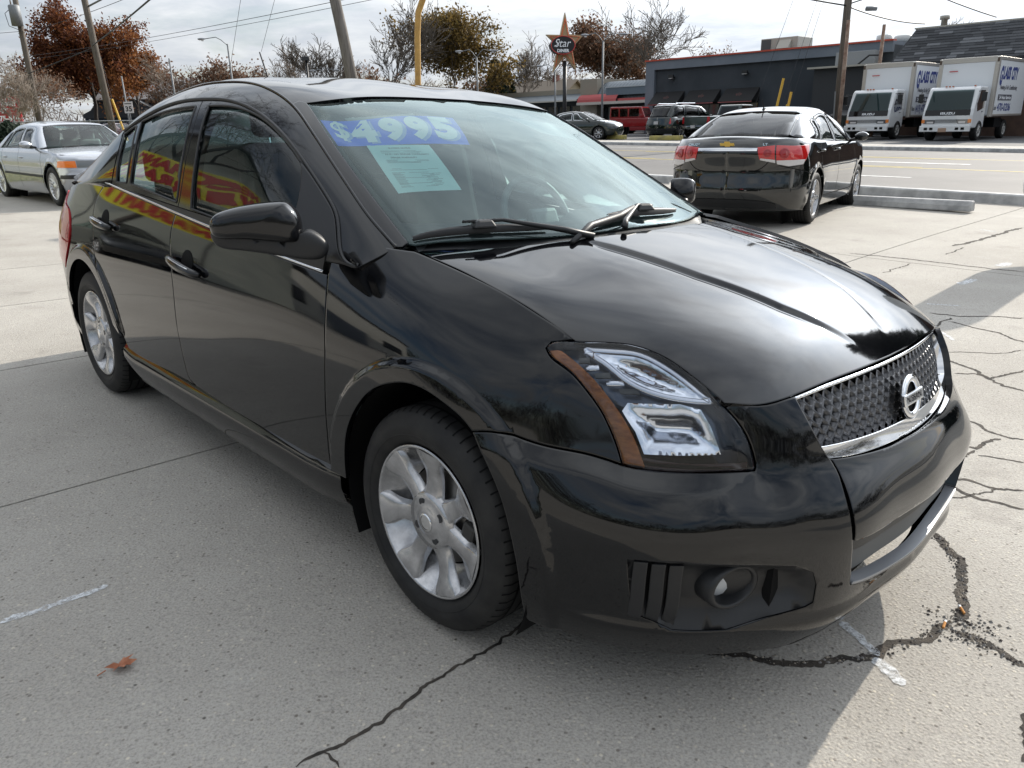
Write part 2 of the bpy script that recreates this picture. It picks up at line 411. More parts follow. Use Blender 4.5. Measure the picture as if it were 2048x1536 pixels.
# ------------------------------------------------------------------ materials shared by vehicles
def paint(name, col, rough=.05, coat=1., metal=0.):
    def f(nt, p):
        n = obj_noise(nt, 900, 2, .5); bump(nt, p, n.outputs['Fac'], .006, .001)     # orange peel
        d = obj_noise(nt, 3.0, 8, .7)                                                 # thin film of dust
        mr = nd(nt, 'ShaderNodeMapRange'); mr.inputs['From Min'].default_value = .35; mr.inputs['From Max'].default_value = .75; mr.inputs['To Min'].default_value = rough; mr.inputs['To Max'].default_value = rough+.05
        nt.links.new(d.outputs['Fac'], mr.inputs['Value']); nt.links.new(mr.outputs[0], p.inputs['Roughness'])
    return mat(name, col, rough, metal, .5, coat, build=f)
BLACK = paint('black_gloss_paint', (.0022, .0024, .0032), .03, .15)
TRIM = mat('black_satin_plastic', (.012, .0125, .014), .48, build=lambda nt, p: bump(nt, p, obj_noise(nt, 700, 3).outputs['Fac'], .12, .001))
GLOSSTRIM = mat('black_gloss_trim', (.006, .006, .007), .09)
RUBBER = mat('tyre_rubber', (.018, .018, .019), .62, spec=.3, build=lambda nt, p: (bump(nt, p, obj_noise(nt, 250, 4).outputs['Fac'], .15, .002), nt.links.new(ramp(nt, obj_noise(nt, 9, 6).outputs['Fac'], [(.35, (.012, .012, .013)), (.75, (.034, .033, .031))]), p.inputs['Base Color'])))
DARK = mat('dark_cavity', (.004, .004, .0045), .8, spec=.2)
CHROME = mat('chrome', (.82, .83, .85), .06, 1.)
ALLOY = mat('silver_alloy_paint', (.50, .50, .51), .24, .75, coat=.35, build=lambda nt, p: nt.links.new(ramp(nt, obj_noise(nt, 24, 7, .7).outputs['Fac'], [(.3, (.34, .34, .35)), (.62, (.56, .56, .57))]), p.inputs['Base Color']))
STEEL = mat('brake_steel', (.20, .19, .18), .42, .8)
CABIN = mat('grey_cabin_plastic', (.085, .09, .092), .6)
CABINLT = mat('beige_grey_headliner', (.32, .32, .30), .8)
SEAT = mat('charcoal_seat_cloth', (.030, .032, .034), .85, spec=.2, build=lambda nt, p: bump(nt, p, obj_noise(nt, 400, 2).outputs['Fac'], .3, .002))
GLASS = glass_mat('green_tinted_glass', (.68, .86, .83))
WSGLASS = glass_mat('windshield_glass', (.70, .88, .87), 0., 1.55, .02)
def dusty(m, col, f):
    nt = m.node_tree; o = [n for n in nt.nodes if n.type == 'OUTPUT_MATERIAL'][0]; src = o.inputs[0].links[0].from_socket; d = nd(nt, 'ShaderNodeBsdfDiffuse'); d.inputs[0].default_value = (*col, 1); tr = nd(nt, 'ShaderNodeBsdfTranslucent'); tr.inputs[0].default_value = (*col, 1); a = nd(nt, 'ShaderNodeMixShader'); a.inputs[0].default_value = .6; nt.links.new(d.outputs[0], a.inputs[1]); nt.links.new(tr.outputs[0], a.inputs[2])
    mx = nd(nt, 'ShaderNodeMixShader'); n = obj_noise(nt, 2.2, 6, .65); r = nd(nt, 'ShaderNodeMapRange'); r.inputs['From Min'].default_value = .3; r.inputs['From Max'].default_value = .75; r.inputs['To Min'].default_value = f*.6; r.inputs['To Max'].default_value = f*1.5; nt.links.new(n.outputs['Fac'], r.inputs['Value']); nt.links.new(r.outputs[0], mx.inputs[0]); nt.links.new(src, mx.inputs[1]); nt.links.new(a.outputs[0], mx.inputs[2]); nt.links.new(mx.outputs[0], o.inputs[0])
dusty(WSGLASS, (.66, .80, .82), .035); dusty(GLASS, (.55, .68, .68), .022)
for n_ in WSGLASS.node_tree.nodes:
    if n_.type == 'BSDF_GLOSSY': n_.inputs[0].default_value = (.86, 1, .99, 1)
LENS = glass_mat('clear_lamp_lens', (.93, .95, .97))
REFLECT = mat('lamp_reflector', (.80, .83, .90), .16, 1.)
def amber_f(nt, p):
    n = obj_noise(nt, 40, 5, stretch=(1, 1, 3)); nt.links.new(ramp(nt, n.outputs['Fac'], [(.3, (.22, .055, .006)), (.7, (.50, .17, .03))]), p.inputs['Base Color'])
AMBER = mat('amber_lens', (.4, .12, .02), .12, build=amber_f)
REDL = mat('red_lamp_lens', (.42, .008, .012), .06, coat=.6)
WHITEL = mat('white_lamp_lens', (.72, .72, .72), .1, coat=.5)
INK = mat('dark_print', (.02, .02, .025), .6)

# ================================================================== ground: parking lot, street, lot across the street
E1 = np.array([.6894, -.7244]); E2 = np.array([.7244, .6894])      # along the street, and across it (away from the lot)
def SN(s, n): return s*E1+n*E2
_gn = np.array([-40, -8, -2, 0, 1.0, 3.4, 6.0, 9.3, 14.0, 18, 34, 60, 200]); _gv = np.array([.0, .05, .055, .0, -.0287, -.0976, -.095, -.075, -.09, -.05, .0, .05, .2])
def gs(s, n):
    """ground height of the point at s along, n across the street"""
    s = np.asarray(s, float); n = np.asarray(n, float); a = np.abs(s); z = -np.sign(s)*(.0163*np.minimum(a, 6)+.0118*np.clip(a-6, 0, 45))
    sh = z.shape if z.shape else n.shape
    g = (basis(_gn, n.ravel()) @ _gv).reshape(n.shape)
    near = np.where((n > 0) & (n < 3.4), -.0287*n, g)
    return z+near
def gz(x, y):
    x = np.asarray(x, float); y = np.asarray(y, float); return gs(x*E1[0]+y*E1[1], x*E2[0]+y*E2[1])
def G3(x, y, dz=0.): return (float(x), float(y), float(gz(x, y))+dz)
def P3(s, n, dz=0.): p = SN(s, n); return (float(p[0]), float(p[1]), float(gs(s, n))+dz)
def concrete(nt, p):
    co = nd(nt, 'ShaderNodeTexCoord').outputs['Object']
    def nz(sc, de=4, ro=.6): n = nd(nt, 'ShaderNodeTexNoise', i_Scale=sc, i_Detail=de, i_Roughness=ro); nt.links.new(co, n.inputs['Vector']); return n.outputs['Fac']
    def vo(sc): n = nd(nt, 'ShaderNodeTexVoronoi', i_Scale=sc); nt.links.new(co, n.inputs['Vector']); return n
    base = ramp(nt, nz(.9, 8, .65), [(.3, (.325, .305, .275)), (.7, (.41, .39, .355))])
    sand = ramp(nt, nz(150, 3, .7), [(.30, (.55, .55, .55)), (.5, (1, 1, 1)), (.72, (1.28, 1.26, 1.22))]); c = mixc(nt, .75, base, sand, 'MULTIPLY')
    v = vo(78); peb = ramp(nt, v.outputs['Color'], [(.06, (.45, .42, .40)), (.25, (.95, .95, .95)), (.75, (1.05, 1.03, 1.0)), (.93, (1.45, 1.40, 1.30))])
    spot = ramp(nt, v.outputs['Distance'], [(.25, (1, 1, 1)), (.42, (0, 0, 0))]); c = mixc(nt, spot, c, mixc(nt, 1., c, peb, 'MULTIPLY'))
    pit = ramp(nt, vo(21).outputs['Distance'], [(.05, (1, 1, 1)), (.12, (0, 0, 0))]); sel = ramp(nt, nz(7, 2), [(.52, (0, 0, 0)), (.58, (1, 1, 1))])
    c = mixc(nt, mixc(nt, 1., pit, sel, 'MULTIPLY'), c, (.10, .09, .08))
    pale = ramp(nt, nz(2.3, 8, .75), [(.60, (0, 0, 0)), (.78, (.45, .45, .45))]); c = mixc(nt, pale, c, (.50, .49, .46))
    oil = ramp(nt, nz(1.3, 7, .7), [(.28, (.5, .5, .5)), (.42, (0, 0, 0))]); c = mixc(nt, oil, c, (.17, .155, .14))
    nt.links.new(c, p.inputs['Base Color']); p.inputs['Roughness'].default_value = .88; p.inputs['Specular IOR Level'].default_value = .3
    h = mixc(nt, .5, nz(140, 4, .7), ramp(nt, v.outputs['Distance'], [(.1, (.8, .8, .8)), (.5, (.2, .2, .2))])); bump(nt, p, h, .8, .005)
CONC = mat('old_concrete', (.36, .33, .29), .9, build=concrete)
def asphalt(nt, p):
    c = ramp(nt, obj_noise(nt, .35, 8, .7, stretch=(1, 1, 1)).outputs['Fac'], [(.3, (.105, .10, .096)), (.7, (.16, .152, .145))]); g = ramp(nt, obj_noise(nt, 60, 3, .7).outputs['Fac'], [(.3, (.6, .6, .6)), (.7, (1.25, 1.25, 1.25))])
    nt.links.new(mixc(nt, .8, c, g, 'MULTIPLY'), p.inputs['Base Color']); p.inputs['Roughness'].default_value = .8; bump(nt, p, obj_noise(nt, 80, 3).outputs['Fac'], .5, .004)
ASPH = mat('worn_asphalt', (.2, .2, .2), .8, build=asphalt)
ASPH2 = mat('lot_asphalt', (.12, .12, .12), .85, build=mottled((.075, .075, .078), (.13, .13, .132), .5, bmp=.3, bscale=40))
DIRT = mat('joint_dirt', (.05, .043, .036), .95, build=mottled((.022, .019, .016), (.075, .062, .05), 14, bmp=.6, bscale=90))
WPAINT = mat('road_paint_white', (.74, .74, .72), .7, build=mottled((.45, .45, .44), (.80, .80, .78), 6)); YPAINT = mat('road_paint_yellow', (.55, .42, .08), .7, build=mottled((.38, .30, .08), (.62, .47, .08), 6))
KERB = mat('kerb_concrete', (.5, .5, .49), .85, build=mottled((.33, .33, .33), (.56, .56, .55), 5, bmp=.4, bscale=60))
def lines(a, b, near=0., d0=.25, k=.09):
    out = [a]; 
    while out[-1] < b: out.append(min(b, out[-1]+max(d0, abs(out[-1]-near)*k)))
    return np.array(out)
def sheet_sn(name, s0, s1, n0, n1, dz, m, parent=None, skirt=0., kind=None, d0=.25, **kw):
    S_ = lines(s0, s1, -1.5, d0); N_ = lines(n0, n1, 1.5, d0); P = []
    V = []; F = []
    ss, nn = np.meshgrid(S_, N_, indexing='ij'); z = gs(ss, nn)+dz; x = ss*E1[0]+nn*E2[0]; y = ss*E1[1]+nn*E2[1]
    P = np.stack([x, y, z], -1).reshape(-1, 3); a, b = len(S_), len(N_)
    F = [(i*b+j, (i+1)*b+j, (i+1)*b+j+1, i*b+j+1) for i in range(a-1) for j in range(b-1)]
    if skirt:
        ring = [i*b for i in range(a)]+[(a-1)*b+j for j in range(1, b)]+[i*b+b-1 for i in range(a-2, -1, -1)]+[j for j in range(b-2, 0, -1)]
        o = len(P); P = np.concatenate([P, P[ring]-[0, 0, skirt]]); r = len(ring); F += [(ring[(k+1) % r], ring[k], o+k, o+(k+1) % r) for k in range(r)]
    return add(name, P, F, m, parent, smooth=not skirt, kind=kind, **kw)
base_ground = sheet_sn('ground', -160, 160, -60, 420, -.30, mat('far_ground', (.16, .15, .10), .95, build=mottled((.10, .10, .055), (.22, .19, .12), .2)), kind='structure', d0=.5)
lot = sheet_sn('parking_lot', -45, 30, -30, 14.0, -.022, DIRT, kind='structure', d0=.5)
J = .006
for a, b in ((-45, -8.72), (-8.72, -6.84), (-6.84, -4.96), (-4.96, -3.08), (-3.08, 30)):
    for c, d in ((-30, 7.85), (7.85, 13.96)):
        sheet_sn('concrete_slab', a+J, b-J, c+J, d-J, 0., CONC, lot, skirt=.05)
# near kerb, street, far kerb, lot across the street
def bar_sn(name, s0, s1, n0, n1, h, m, parent=None, r=.02, z0=0., kind=None, **kw):
    S_ = np.linspace(s0, s1, max(2, int(abs(s1-s0)/1.5)+1)); P = []
    for s in S_: P.append([P3(s, n0-.01, z0-.05), P3(s, n0, z0+h-r), P3(s, n0+r, z0+h), P3(s, n1-r, z0+h), P3(s, n1, z0+h-r), P3(s, n1+.01, z0-.05)])
    b = MB(); b.grid([p[::-1] for p in P]); b.put(P[0], [tuple(range(5, -1, -1))]); b.put(P[-1], [tuple(range(6))]); return b.build(name, m, parent, kind=kind, **kw)
bar_sn('kerb', -60, 30, 13.95, 14.18, .15, KERB, kind='structure')
street = sheet_sn('street', -160, 160, 14.15, 29.05, -.004, ASPH, kind='structure', d0=.8)
bar_sn('kerb', -160, 160, 29.0, 29.2, .12, KERB, kind='structure')
sheet_sn('sidewalk', -160, 160, 29.2, 31.6, .10, mat('sidewalk_concrete', (.4, .38, .35), .9, build=mottled((.30, .285, .26), (.42, .40, .365), 1.2, bmp=.3, bscale=50)), kind='structure', d0=.8)
sheet_sn('asphalt_lot', -160, 60, 31.6, 66, .06, ASPH2, kind='structure', d0=.8)
def stripe(n, w, m, s0, s1, dash=None, name='lane_line'):
    segs = [(s0, s1)] if dash is None else [(a, a+dash[0]) for a in np.arange(s0, s1, dash[0]+dash[1])]
    b = MB()
    for a, e in segs:
        S_ = np.linspace(a, e, max(2, int((e-a)/3)+1)); b.grid([[P3(s, n+w, .0), P3(s, n, .0)] for s in S_])
    return b.build(name, m, street, smooth=True)
stripe(17.75, .12, WPAINT, -58.4, 20, (3.0, 5.2)); stripe(20.45, .11, YPAINT, -90, 40); stripe(20.72, .10, YPAINT, -90, 40, (3, 5)); stripe(24.5, .11, YPAINT, -90, 40); stripe(24.25, .10, YPAINT, -90, 40, (3, 5)); stripe(26.8, .12, WPAINT, -88, 40, (3.0, 5.2))
b = MB()
for s in (-9.6, -34):
    b.put([P3(s, 22.25, .0), P3(s+3.2, 22.25, 0.), P3(s+3.2, 22.45, 0.), P3(s, 22.45, 0.)], [(0, 1, 2, 3)]); b.put([P3(s-.9, 22.35, 0.), P3(s, 21.85, 0.), P3(s, 22.85, 0.)], [(0, 1, 2)])
b.build('turn_arrow', WPAINT, street)
# cracks: ragged ribbons of dirt lying in the concrete
def ribbon(name, pts, w, m, parent, dz=.0016, jag=.012, step=.011, seed=1, **kw):
    """pts in world (x,y)"""
    r = np.random.default_rng(seed); P = np.array(pts, float); t = np.concatenate([[0], np.cumsum(np.linalg.norm(np.diff(P, axis=0), axis=1))]); n = max(3, int(t[-1]/step)); q = np.linspace(0, t[-1], n)
    C = np.stack([np.interp(q, t, P[:, 0]), np.interp(q, t, P[:, 1])], 1); d = np.gradient(C, axis=0); d /= np.linalg.norm(d, axis=1)[:, None]; o = np.stack([-d[:, 1], d[:, 0]], 1)
    off = np.convolve(r.normal(0, jag*2.2, n+8), np.ones(7)/7, 'same')[4:4+n]; off = off+r.normal(0, jag*.12, n); off[0] = off[-1] = 0; C = C+o*off[:, None]
    W = w*.78*(.40+.5*np.convolve(r.random(n+8), np.ones(9)/9, 'same')[4:4+n]*1.4+.45*r.random(n))*np.interp(q/t[-1], [0, .06, .94, 1], [.35, 1, 1, .3]); A = C+o*W[:, None]/2; B = C-o*W[:, None]/2
    if name == 'crack': dz = .0012
    b = MB(); b.grid([[(a[0], a[1], float(gz(*a))+dz), (c[0], c[1], float(gz(*c))+dz)] for a, c in zip(A, B)]); return b.build(name, m, parent, smooth=True, **kw)
CRK = {"cracks":[[[[-0.486,1.296],[-0.44,1.342],[-0.377,1.398],[-0.305,1.457],[-0.259,1.512],[-0.216,1.563],[-0.127,1.656],[-0.053,1.743],[0.047,1.858]],0.013],[[[-0.439,1.339],[-0.408,1.32],[-0.393,1.295]],0.008],[[[0.46,1.726],[0.52,1.686],[0.605,1.662],[0.714,1.646],[0.828,1.649],[0.944,1.671],[1.043,1.715],[1.142,1.768],[1.231,1.823]],0.03],[[[1.438,2.349],[1.454,2.278],[1.439,2.178],[1.409,2.085],[1.362,1.988],[1.308,1.899],[1.25,1.832]],0.04],[[[1.223,1.784],[1.263,1.727],[1.3,1.674],[1.324,1.633]],0.028],[[[1.21,1.464],[1.158,1.393],[1.11,1.316]],0.02],[[[3.077,5.438],[3.243,5.331],[3.435,5.313],[3.647,5.249]],0.03],[[[2.926,5.093],[3.081,5.231],[3.149,5.298]],0.022],[[[3.081,5.198],[3.164,5.041],[3.25,4.905],[3.282,4.679]],0.024],[[[2.69,4.506],[2.876,4.485],[2.998,4.471],[3.175,4.508]],0.012],[[[2.618,4.351],[2.656,4.232],[2.681,4.135],[2.659,4.013],[2.676,3.896],[2.718,3.798]],0.028],[[[2.521,4.11],[2.625,4.09],[2.655,3.999],[2.763,4.054],[2.938,4.138]],0.022],[[[2.178,3.44],[2.205,3.338],[2.24,3.231],[2.272,3.18],[2.317,3.173]],0.022],[[[1.994,3.134],[2.037,3.066],[2.119,3.152],[2.217,3.181]],0.024],[[[1.883,2.965],[1.961,3.001],[2.024,3.056]],0.02],[[[2.008,3.004],[2.062,2.967],[2.159,2.927]],0.014],[[[1.742,2.764],[1.822,2.749],[1.877,2.71],[1.921,2.679],[1.989,2.665]],0.022],[[[1.718,2.739],[1.754,2.654],[1.771,2.602],[1.839,2.559],[1.889,2.511]],0.024],[[[1.635,2.6],[1.718,2.604],[1.807,2.64],[1.914,2.679]],0.012],[[[3.398,6.869],[3.87,7.265]],0.02],[[[4.778,8.204],[5.167,8.487],[5.707,8.943],[6.148,9.353],[6.389,9.514]],0.06],[[[4.438,7.71],[4.84,8.115]],0.02],[[[3.523,7.862],[3.975,7.473],[4.175,7.273],[4.384,7.031],[4.643,6.798]],0.035]],"chalk":[[[[-1.436,1.797],[-1.384,1.845],[-1.303,1.924],[-1.231,1.985]],0.036],[[[0.916,1.821],[0.933,1.774],[0.946,1.707],[0.957,1.672]],0.035],[[[0.94,1.664],[0.956,1.61],[0.966,1.559]],0.05],[[[3.809,6.343],[4.042,6.535]],0.1],[[[4.588,7.078],[4.778,7.225]],0.12],[[[3.19,5.703],[3.411,5.626]],0.03],[[[5.775,9.396],[5.85,9.191]],0.06],[[[2.897,4.971],[2.873,4.743]],0.03],[[[-0.515,1.74],[-0.475,1.644],[-0.443,1.546],[-0.409,1.428]],0.06],[[[-0.79,2.326],[-0.667,2.006],[-0.595,1.858]],0.07],[[[-0.529,1.759],[-0.465,1.599],[-0.42,1.489]],0.06]]}
for k, (pts, w) in enumerate(CRK['cracks']): ribbon('crack', pts, w, DIRT, lot, seed=10+k, jag=.009)
# white spray marks: worn paint that lets the concrete through
def worn(nt, p):
    n = obj_noise(nt, 55, 5, .75); m = nd(nt, 'ShaderNodeMapRange'); m.inputs['From Min'].default_value = .36; m.inputs['From Max'].default_value = .60; m.inputs['To Max'].default_value = .9; nt.links.new(n.outputs['Fac'], m.inputs['Value']); nt.links.new(m.outputs[0], p.inputs['Alpha'])
CHALK = mat('worn_white_spray', (.70, .72, .74), .8, build=worn)
for k, (pts, w) in enumerate(CRK['chalk'][:-3]): ribbon('spray_mark', pts, w, CHALK, lot, dz=.0022, jag=.004, seed=50+k)

# ================================================================== buildings
def zG(s, n): return float(gs(s, n))
def wall_frame(s, n): p = SN(s, n); return Vector((p[0], p[1], 0))
e1, e2 = Vector((E1[0], E1[1], 0)), Vector((E2[0], E2[1], 0))
def on_sn(b, s0, s1, n0, n1, z0, z1, taper=None):
    """box given along/across the street"""
    c = SN((s0+s1)/2, (n0+n1)/2); return b.box((c[0], c[1], (z0+z1)/2), (s1-s0, n1-n0, z1-z0), rz=math.atan2(E1[1], E1[0]))
GREYW = mat('charcoal_stucco', (.042, .050, .060), .85, build=mottled((.036, .044, .053), (.050, .058, .068), .8, bmp=.3, bscale=60)); BANDW = mat('blue_grey_band', (.165, .19, .225), .8, build=mottled((.15, .175, .21), (.18, .205, .24), .7)); REDTRIM = mat('orange_red_coping', (.50, .07, .035), .5)
AWN = mat('black_awning_cloth', (.008, .008, .009), .75); WINDARK = mat('shop_window_glass', (.02, .024, .028), .06, coat=.5); PANELW = mat('tan_window_blind', (.34, .30, .24), .7)  # window blinds have one even tan base colour
N0, ZB = 47.0, .40
gb = thing('grey_building', 'long charcoal building with an orange roof line and three black awnings', 'building', (*SN(-25, 50), ZB))
def lb(b, name, m, par, **k):
    o = b.build(name, m, par, **k); inv = par.matrix_world.inverted() if par.parent is None else None
    o.matrix_parent_inverse = Matrix.Translation(-Vector(gb_loc(par))); return o
def gb_loc(p):
    l = Vector((0, 0, 0))
    while p is not None: l = l+Vector(p.location); p = p.parent
    return l
def wbuild(b, name, m, par, **k):
    """build geometry given in world coordinates below a parent that only translates"""
    l = gb_loc(par); b.V = [(v[0]-l.x, v[1]-l.y, v[2]-l.z) for v in b.V]; return b.build(name, m, par, **k)
b = MB(); on_sn(b, -34.1, -18.2, N0, N0+22, ZB-.3, 5.02); wbuild(b, 'wall', GREYW, gb)
b = MB(); on_sn(b, -34.85, -18.2, N0-.22, N0+22.1, 4.64, 5.20); on_sn(b, -34.85, -34.12, N0-.22, N0+22.1, ZB-.3, 4.64); wbuild(b, 'wall_band', BANDW, gb)
b = MB(); on_sn(b, -34.9, -18.2, N0-.30, N0+.2, 5.20, 5.29); on_sn(b, -34.93, -34.6, N0+.2, N0+22, 5.20, 5.29); wbuild(b, 'roof_coping', REDTRIM, gb)
for k, (a, c) in enumerate(((-34.05, -31.68), (-31.3, -28.88), (-28.5, -26.1))):
    b = MB(); A = [P3(a, N0-.02), P3(c, N0-.02)]; zt_, zb_ = 3.19, 2.40; o = Vector((0, 0, 0)); d = .95
    q = lambda s, n, z: (*SN(s, n), z)
    b.put([q(a+.02, N0-.03, zt_), q(c-.02, N0-.03, zt_), q(c, N0-d, zb_), q(a, N0-d, zb_), q(a, N0-.03, zb_), q(c, N0-.03, zb_)], [(0, 3, 2, 1), (0, 4, 3), (1, 2, 5)]); b.put([q(a, N0-d, zb_), q(c, N0-d, zb_), q(c, N0-d, zb_-.10), q(a, N0-d, zb_-.10)], [(3, 2, 1, 0)]); aw = wbuild(b, 'awning', AWN, gb)
    b = MB(); on_sn(b, a, c, N0-d-.012, N0-d-.004, zb_-.075, zb_-.035); wbuild(b, 'awning_stripe', mat('pink_stripe', (.42, .13, .13), .7) if 'pink_stripe' not in bpy.data.materials else bpy.data.materials['pink_stripe'], aw)
    # faint logo: oval with a star behind it, lying on the slope
    ex, ez = e1, (Vector((0, 0, zt_-zb_))+e2*(d-.03)).normalized(); n_ = ex.cross(ez); c0 = Vector(q((a+c)/2, N0-d*.5, (zt_+zb_)/2))-Vector(gb_loc(aw))+n_*.012
    LG = mat('faded_red_logo', (.16, .05, .045), .8) if 'faded_red_logo' not in bpy.data.materials else bpy.data.materials['faded_red_logo']
    V = []; F = []
    for i in range(24):
        t = 2*math.pi*i/24
        for r in (1., .78): V.append(c0+ex*(.20*r*math.cos(t))+ez*(.11*r*math.sin(t)))
    F = [(2*i, 2*i+1, (2*i+3) % 48, (2*i+2) % 48) for i in range(24)]; add('awning_logo', V, F, LG, aw, smooth=False)
    V = [c0+n_*.004+ex*(r*math.sin(t))+ez*(r*math.cos(t)) for i in range(10) for t, r in [(math.pi*i/5, .26 if i % 2 == 0 else .10)]]; add('awning_logo', V, [tuple(range(10))[::-1]], mat('faded_logo_dark', (.055, .03, .028), .8) if 'faded_logo_dark' not in bpy.data.materials else bpy.data.materials['faded_logo_dark'], aw, smooth=False)
    # shop windows below: frame, three panes
    b = MB(); on_sn(b, a+.1, c-.05, N0-.05, N0+.02, ZB-.02, 2.34); fr = wbuild(b, 'shop_window', TRIM, gb)
    w = (c-a-.15)/3
    for i in range(3):
        b = MB(); on_sn(b, a+.14+i*w, a+.08+(i+1)*w, N0-.075, N0-.052, ZB+.45 if i else ZB+.05, 2.26); wbuild(b, 'pane', PANELW if (k, i) in ((0, 2), (1, 0)) else WINDARK, fr)
for s, z in ((-32.7, 4.06), (-27.15, 4.03)):
    b = MB(); on_sn(b, s-.16, s+.16, N0-.30, N0-.01, z-.06, z+.07); on_sn(b, s-.10, s+.28, N0-.42, N0-.28, z-.02, z+.17); wbuild(b, 'wall_lamp', TRIM, gb); b = MB(); on_sn(b, s-.08, s+.24, N0-.41, N0-.30, z-.05, z-.022); wbuild(b, 'wall_lamp_glass', WHITEL, gb)
b = MB(); on_sn(b, -24.0, -20.3, N0-.04, N0, ZB, 3.98); wbuild(b, 'bricked_up_door', mat('charcoal_infill', (.038, .046, .055), .9), gb)
for s, z in ((-22.2, 2.9), (-21.3, 2.85)):
    b = MB(); on_sn(b, s-.10, s+.16, N0-.28, N0-.0, z-.05, z+.06); wbuild(b, 'security_lamp', mat('pale_lamp', (.4, .4, .4), .5) if 'pale_lamp' not in bpy.data.materials else bpy.data.materials['pale_lamp'], gb)
ac = thing('rooftop_unit', 'beige air conditioning unit with a dark intake hood on the charcoal building roof', 'air conditioner', (*SN(-25, 50.6), 5.02)); ACM = mat('beige_sheet_metal', (.40, .38, .33), .6)
b = MB(); on_sn(b, -27.3, -24.8, 48.8, 50.8, 5.02, 6.12); bevel(wbuild(b, 'unit_case', ACM, ac), .03); b = MB(); on_sn(b, -27.25, -26.6, 48.76, 48.79, 5.15, 6.05); wbuild(b, 'coil_grille', mat('coil_grey', (.07, .075, .08), .6), ac); b = MB(); q = lambda s, n, z: (*SN(s, n), z); b.put([q(-26.0, 48.79, 5.98), q(-25.2, 48.79, 5.98), q(-25.2, 48.35, 5.45), q(-26.0, 48.35, 5.45), q(-26.0, 48.79, 5.4), q(-25.2, 48.79, 5.4)], [(0, 3, 2, 1), (0, 4, 3), (1, 2, 5)]); wbuild(b, 'intake_hood', ACM, ac); b = MB(); on_sn(b, -25.98, -25.22, 48.4, 48.78, 5.42, 5.46); wbuild(b, 'hood_mesh', DARK, ac)
for s, r, h in ((-20.4, .45, .42), (-19.3, .5, .3)):
    p = SN(s, 51.0); t = thing('roof_vent', 'low white vent drum on the roof behind the %s rusty post' % ('first' if s < -20 else 'second'), 'roof vent', (p[0], p[1], 5.02)); b = MB(); b.lathe([(0, r*.8), (.40, r*.8), (.40, r), (.40+h, r), (.46+h, r*.8), (.48+h, .01)], 20, axis='z'); b.build('vent_drum', mat('white_vent', (.62, .62, .6), .5) if 'white_vent' not in bpy.data.materials else bpy.data.materials['white_vent'], t, smooth=True)
p = SN(-17.5, 52); t = thing('chimney_pipe', 'galvanised pipe with a cap rising behind the shingled roof', 'pipe', (p[0], p[1], 5.0)); b = MB(); b.lathe([(0, .17), (1.5, .17), (1.52, .26), (1.72, .26), (1.74, .02)], 16, axis='z'); b.build('pipe', ALU if 'ALU' in globals() else ACM, t, smooth=True)
# low dark annex between both buildings
an = thing('low_annex', 'low dark annex with a flat roof between the charcoal and the shingled building', 'building', (*SN(-20, 46), ZB))
b = MB(); on_sn(b, -21.8, -15.5, 45.2, N0-.05, ZB-.2, 3.9); wbuild(b, 'wall', mat('annex_wall', (.045, .047, .05), .85), an); b = MB(); on_sn(b, -22.1, -15.5, 44.9, N0-.05, 3.9, 4.0); wbuild(b, 'roof_edge', ACM, an); b = MB(); on_sn(b, -21.0, -18.8, 46.0, 46.94, 4.0, 4.75); bevel(wbuild(b, 'roof_box', mat('grey_box', (.28, .29, .30), .6), an), .02); b = MB(); b.tube([(*SN(-19.5, 45.5), 4.0), (*SN(-18.9, 45.5), 4.45), (*SN(-18.4, 45.5), 4.42)], .05, 6); wbuild(b, 'roof_hose', TRIM, an)
# shingled mansard building
mb_ = thing('shingled_building', 'building with a steep grey shingled mansard roof behind the box trucks', 'building', (*SN(-10, 46), .3)); q = lambda s, n, z: (*SN(s, n), z); MN = 44.2
b = MB(); on_sn(b, -16.6, 8, MN+.4, MN+14, 0, 3.7); wbuild(b, 'wall', mat('brown_brick_wall', (.10, .065, .05), .9, build=mottled((.085, .055, .045), (.13, .08, .06), 3)), mb_)
b = MB(); b.put([q(-17.3, MN, 3.82), q(8, MN, 3.82), q(8, MN+1.3, 5.55), q(-16.6, MN+1.3, 5.55), q(-17.3, MN+12, 3.82), q(-16.6, MN+11, 5.55)], [(0, 1, 2, 3), (4, 0, 3, 5)]); roof = wbuild(b, 'mansard_roof', mat('shingle_backing', (.05, .052, .056), .9), mb_)
b = MB(); on_sn(b, -17.4, 8, MN-.10, MN+.5, 3.68, 3.82); wbuild(b, 'eave_board', mat('eave_dark', (.03, .03, .034), .7), mb_); b = MB(); on_sn(b, -16.7, 8, MN+1.26, MN+1.6, 5.53, 5.60); wbuild(b, 'roof_ridge', ALU if 'ALU' in globals() else ACM, mb_)
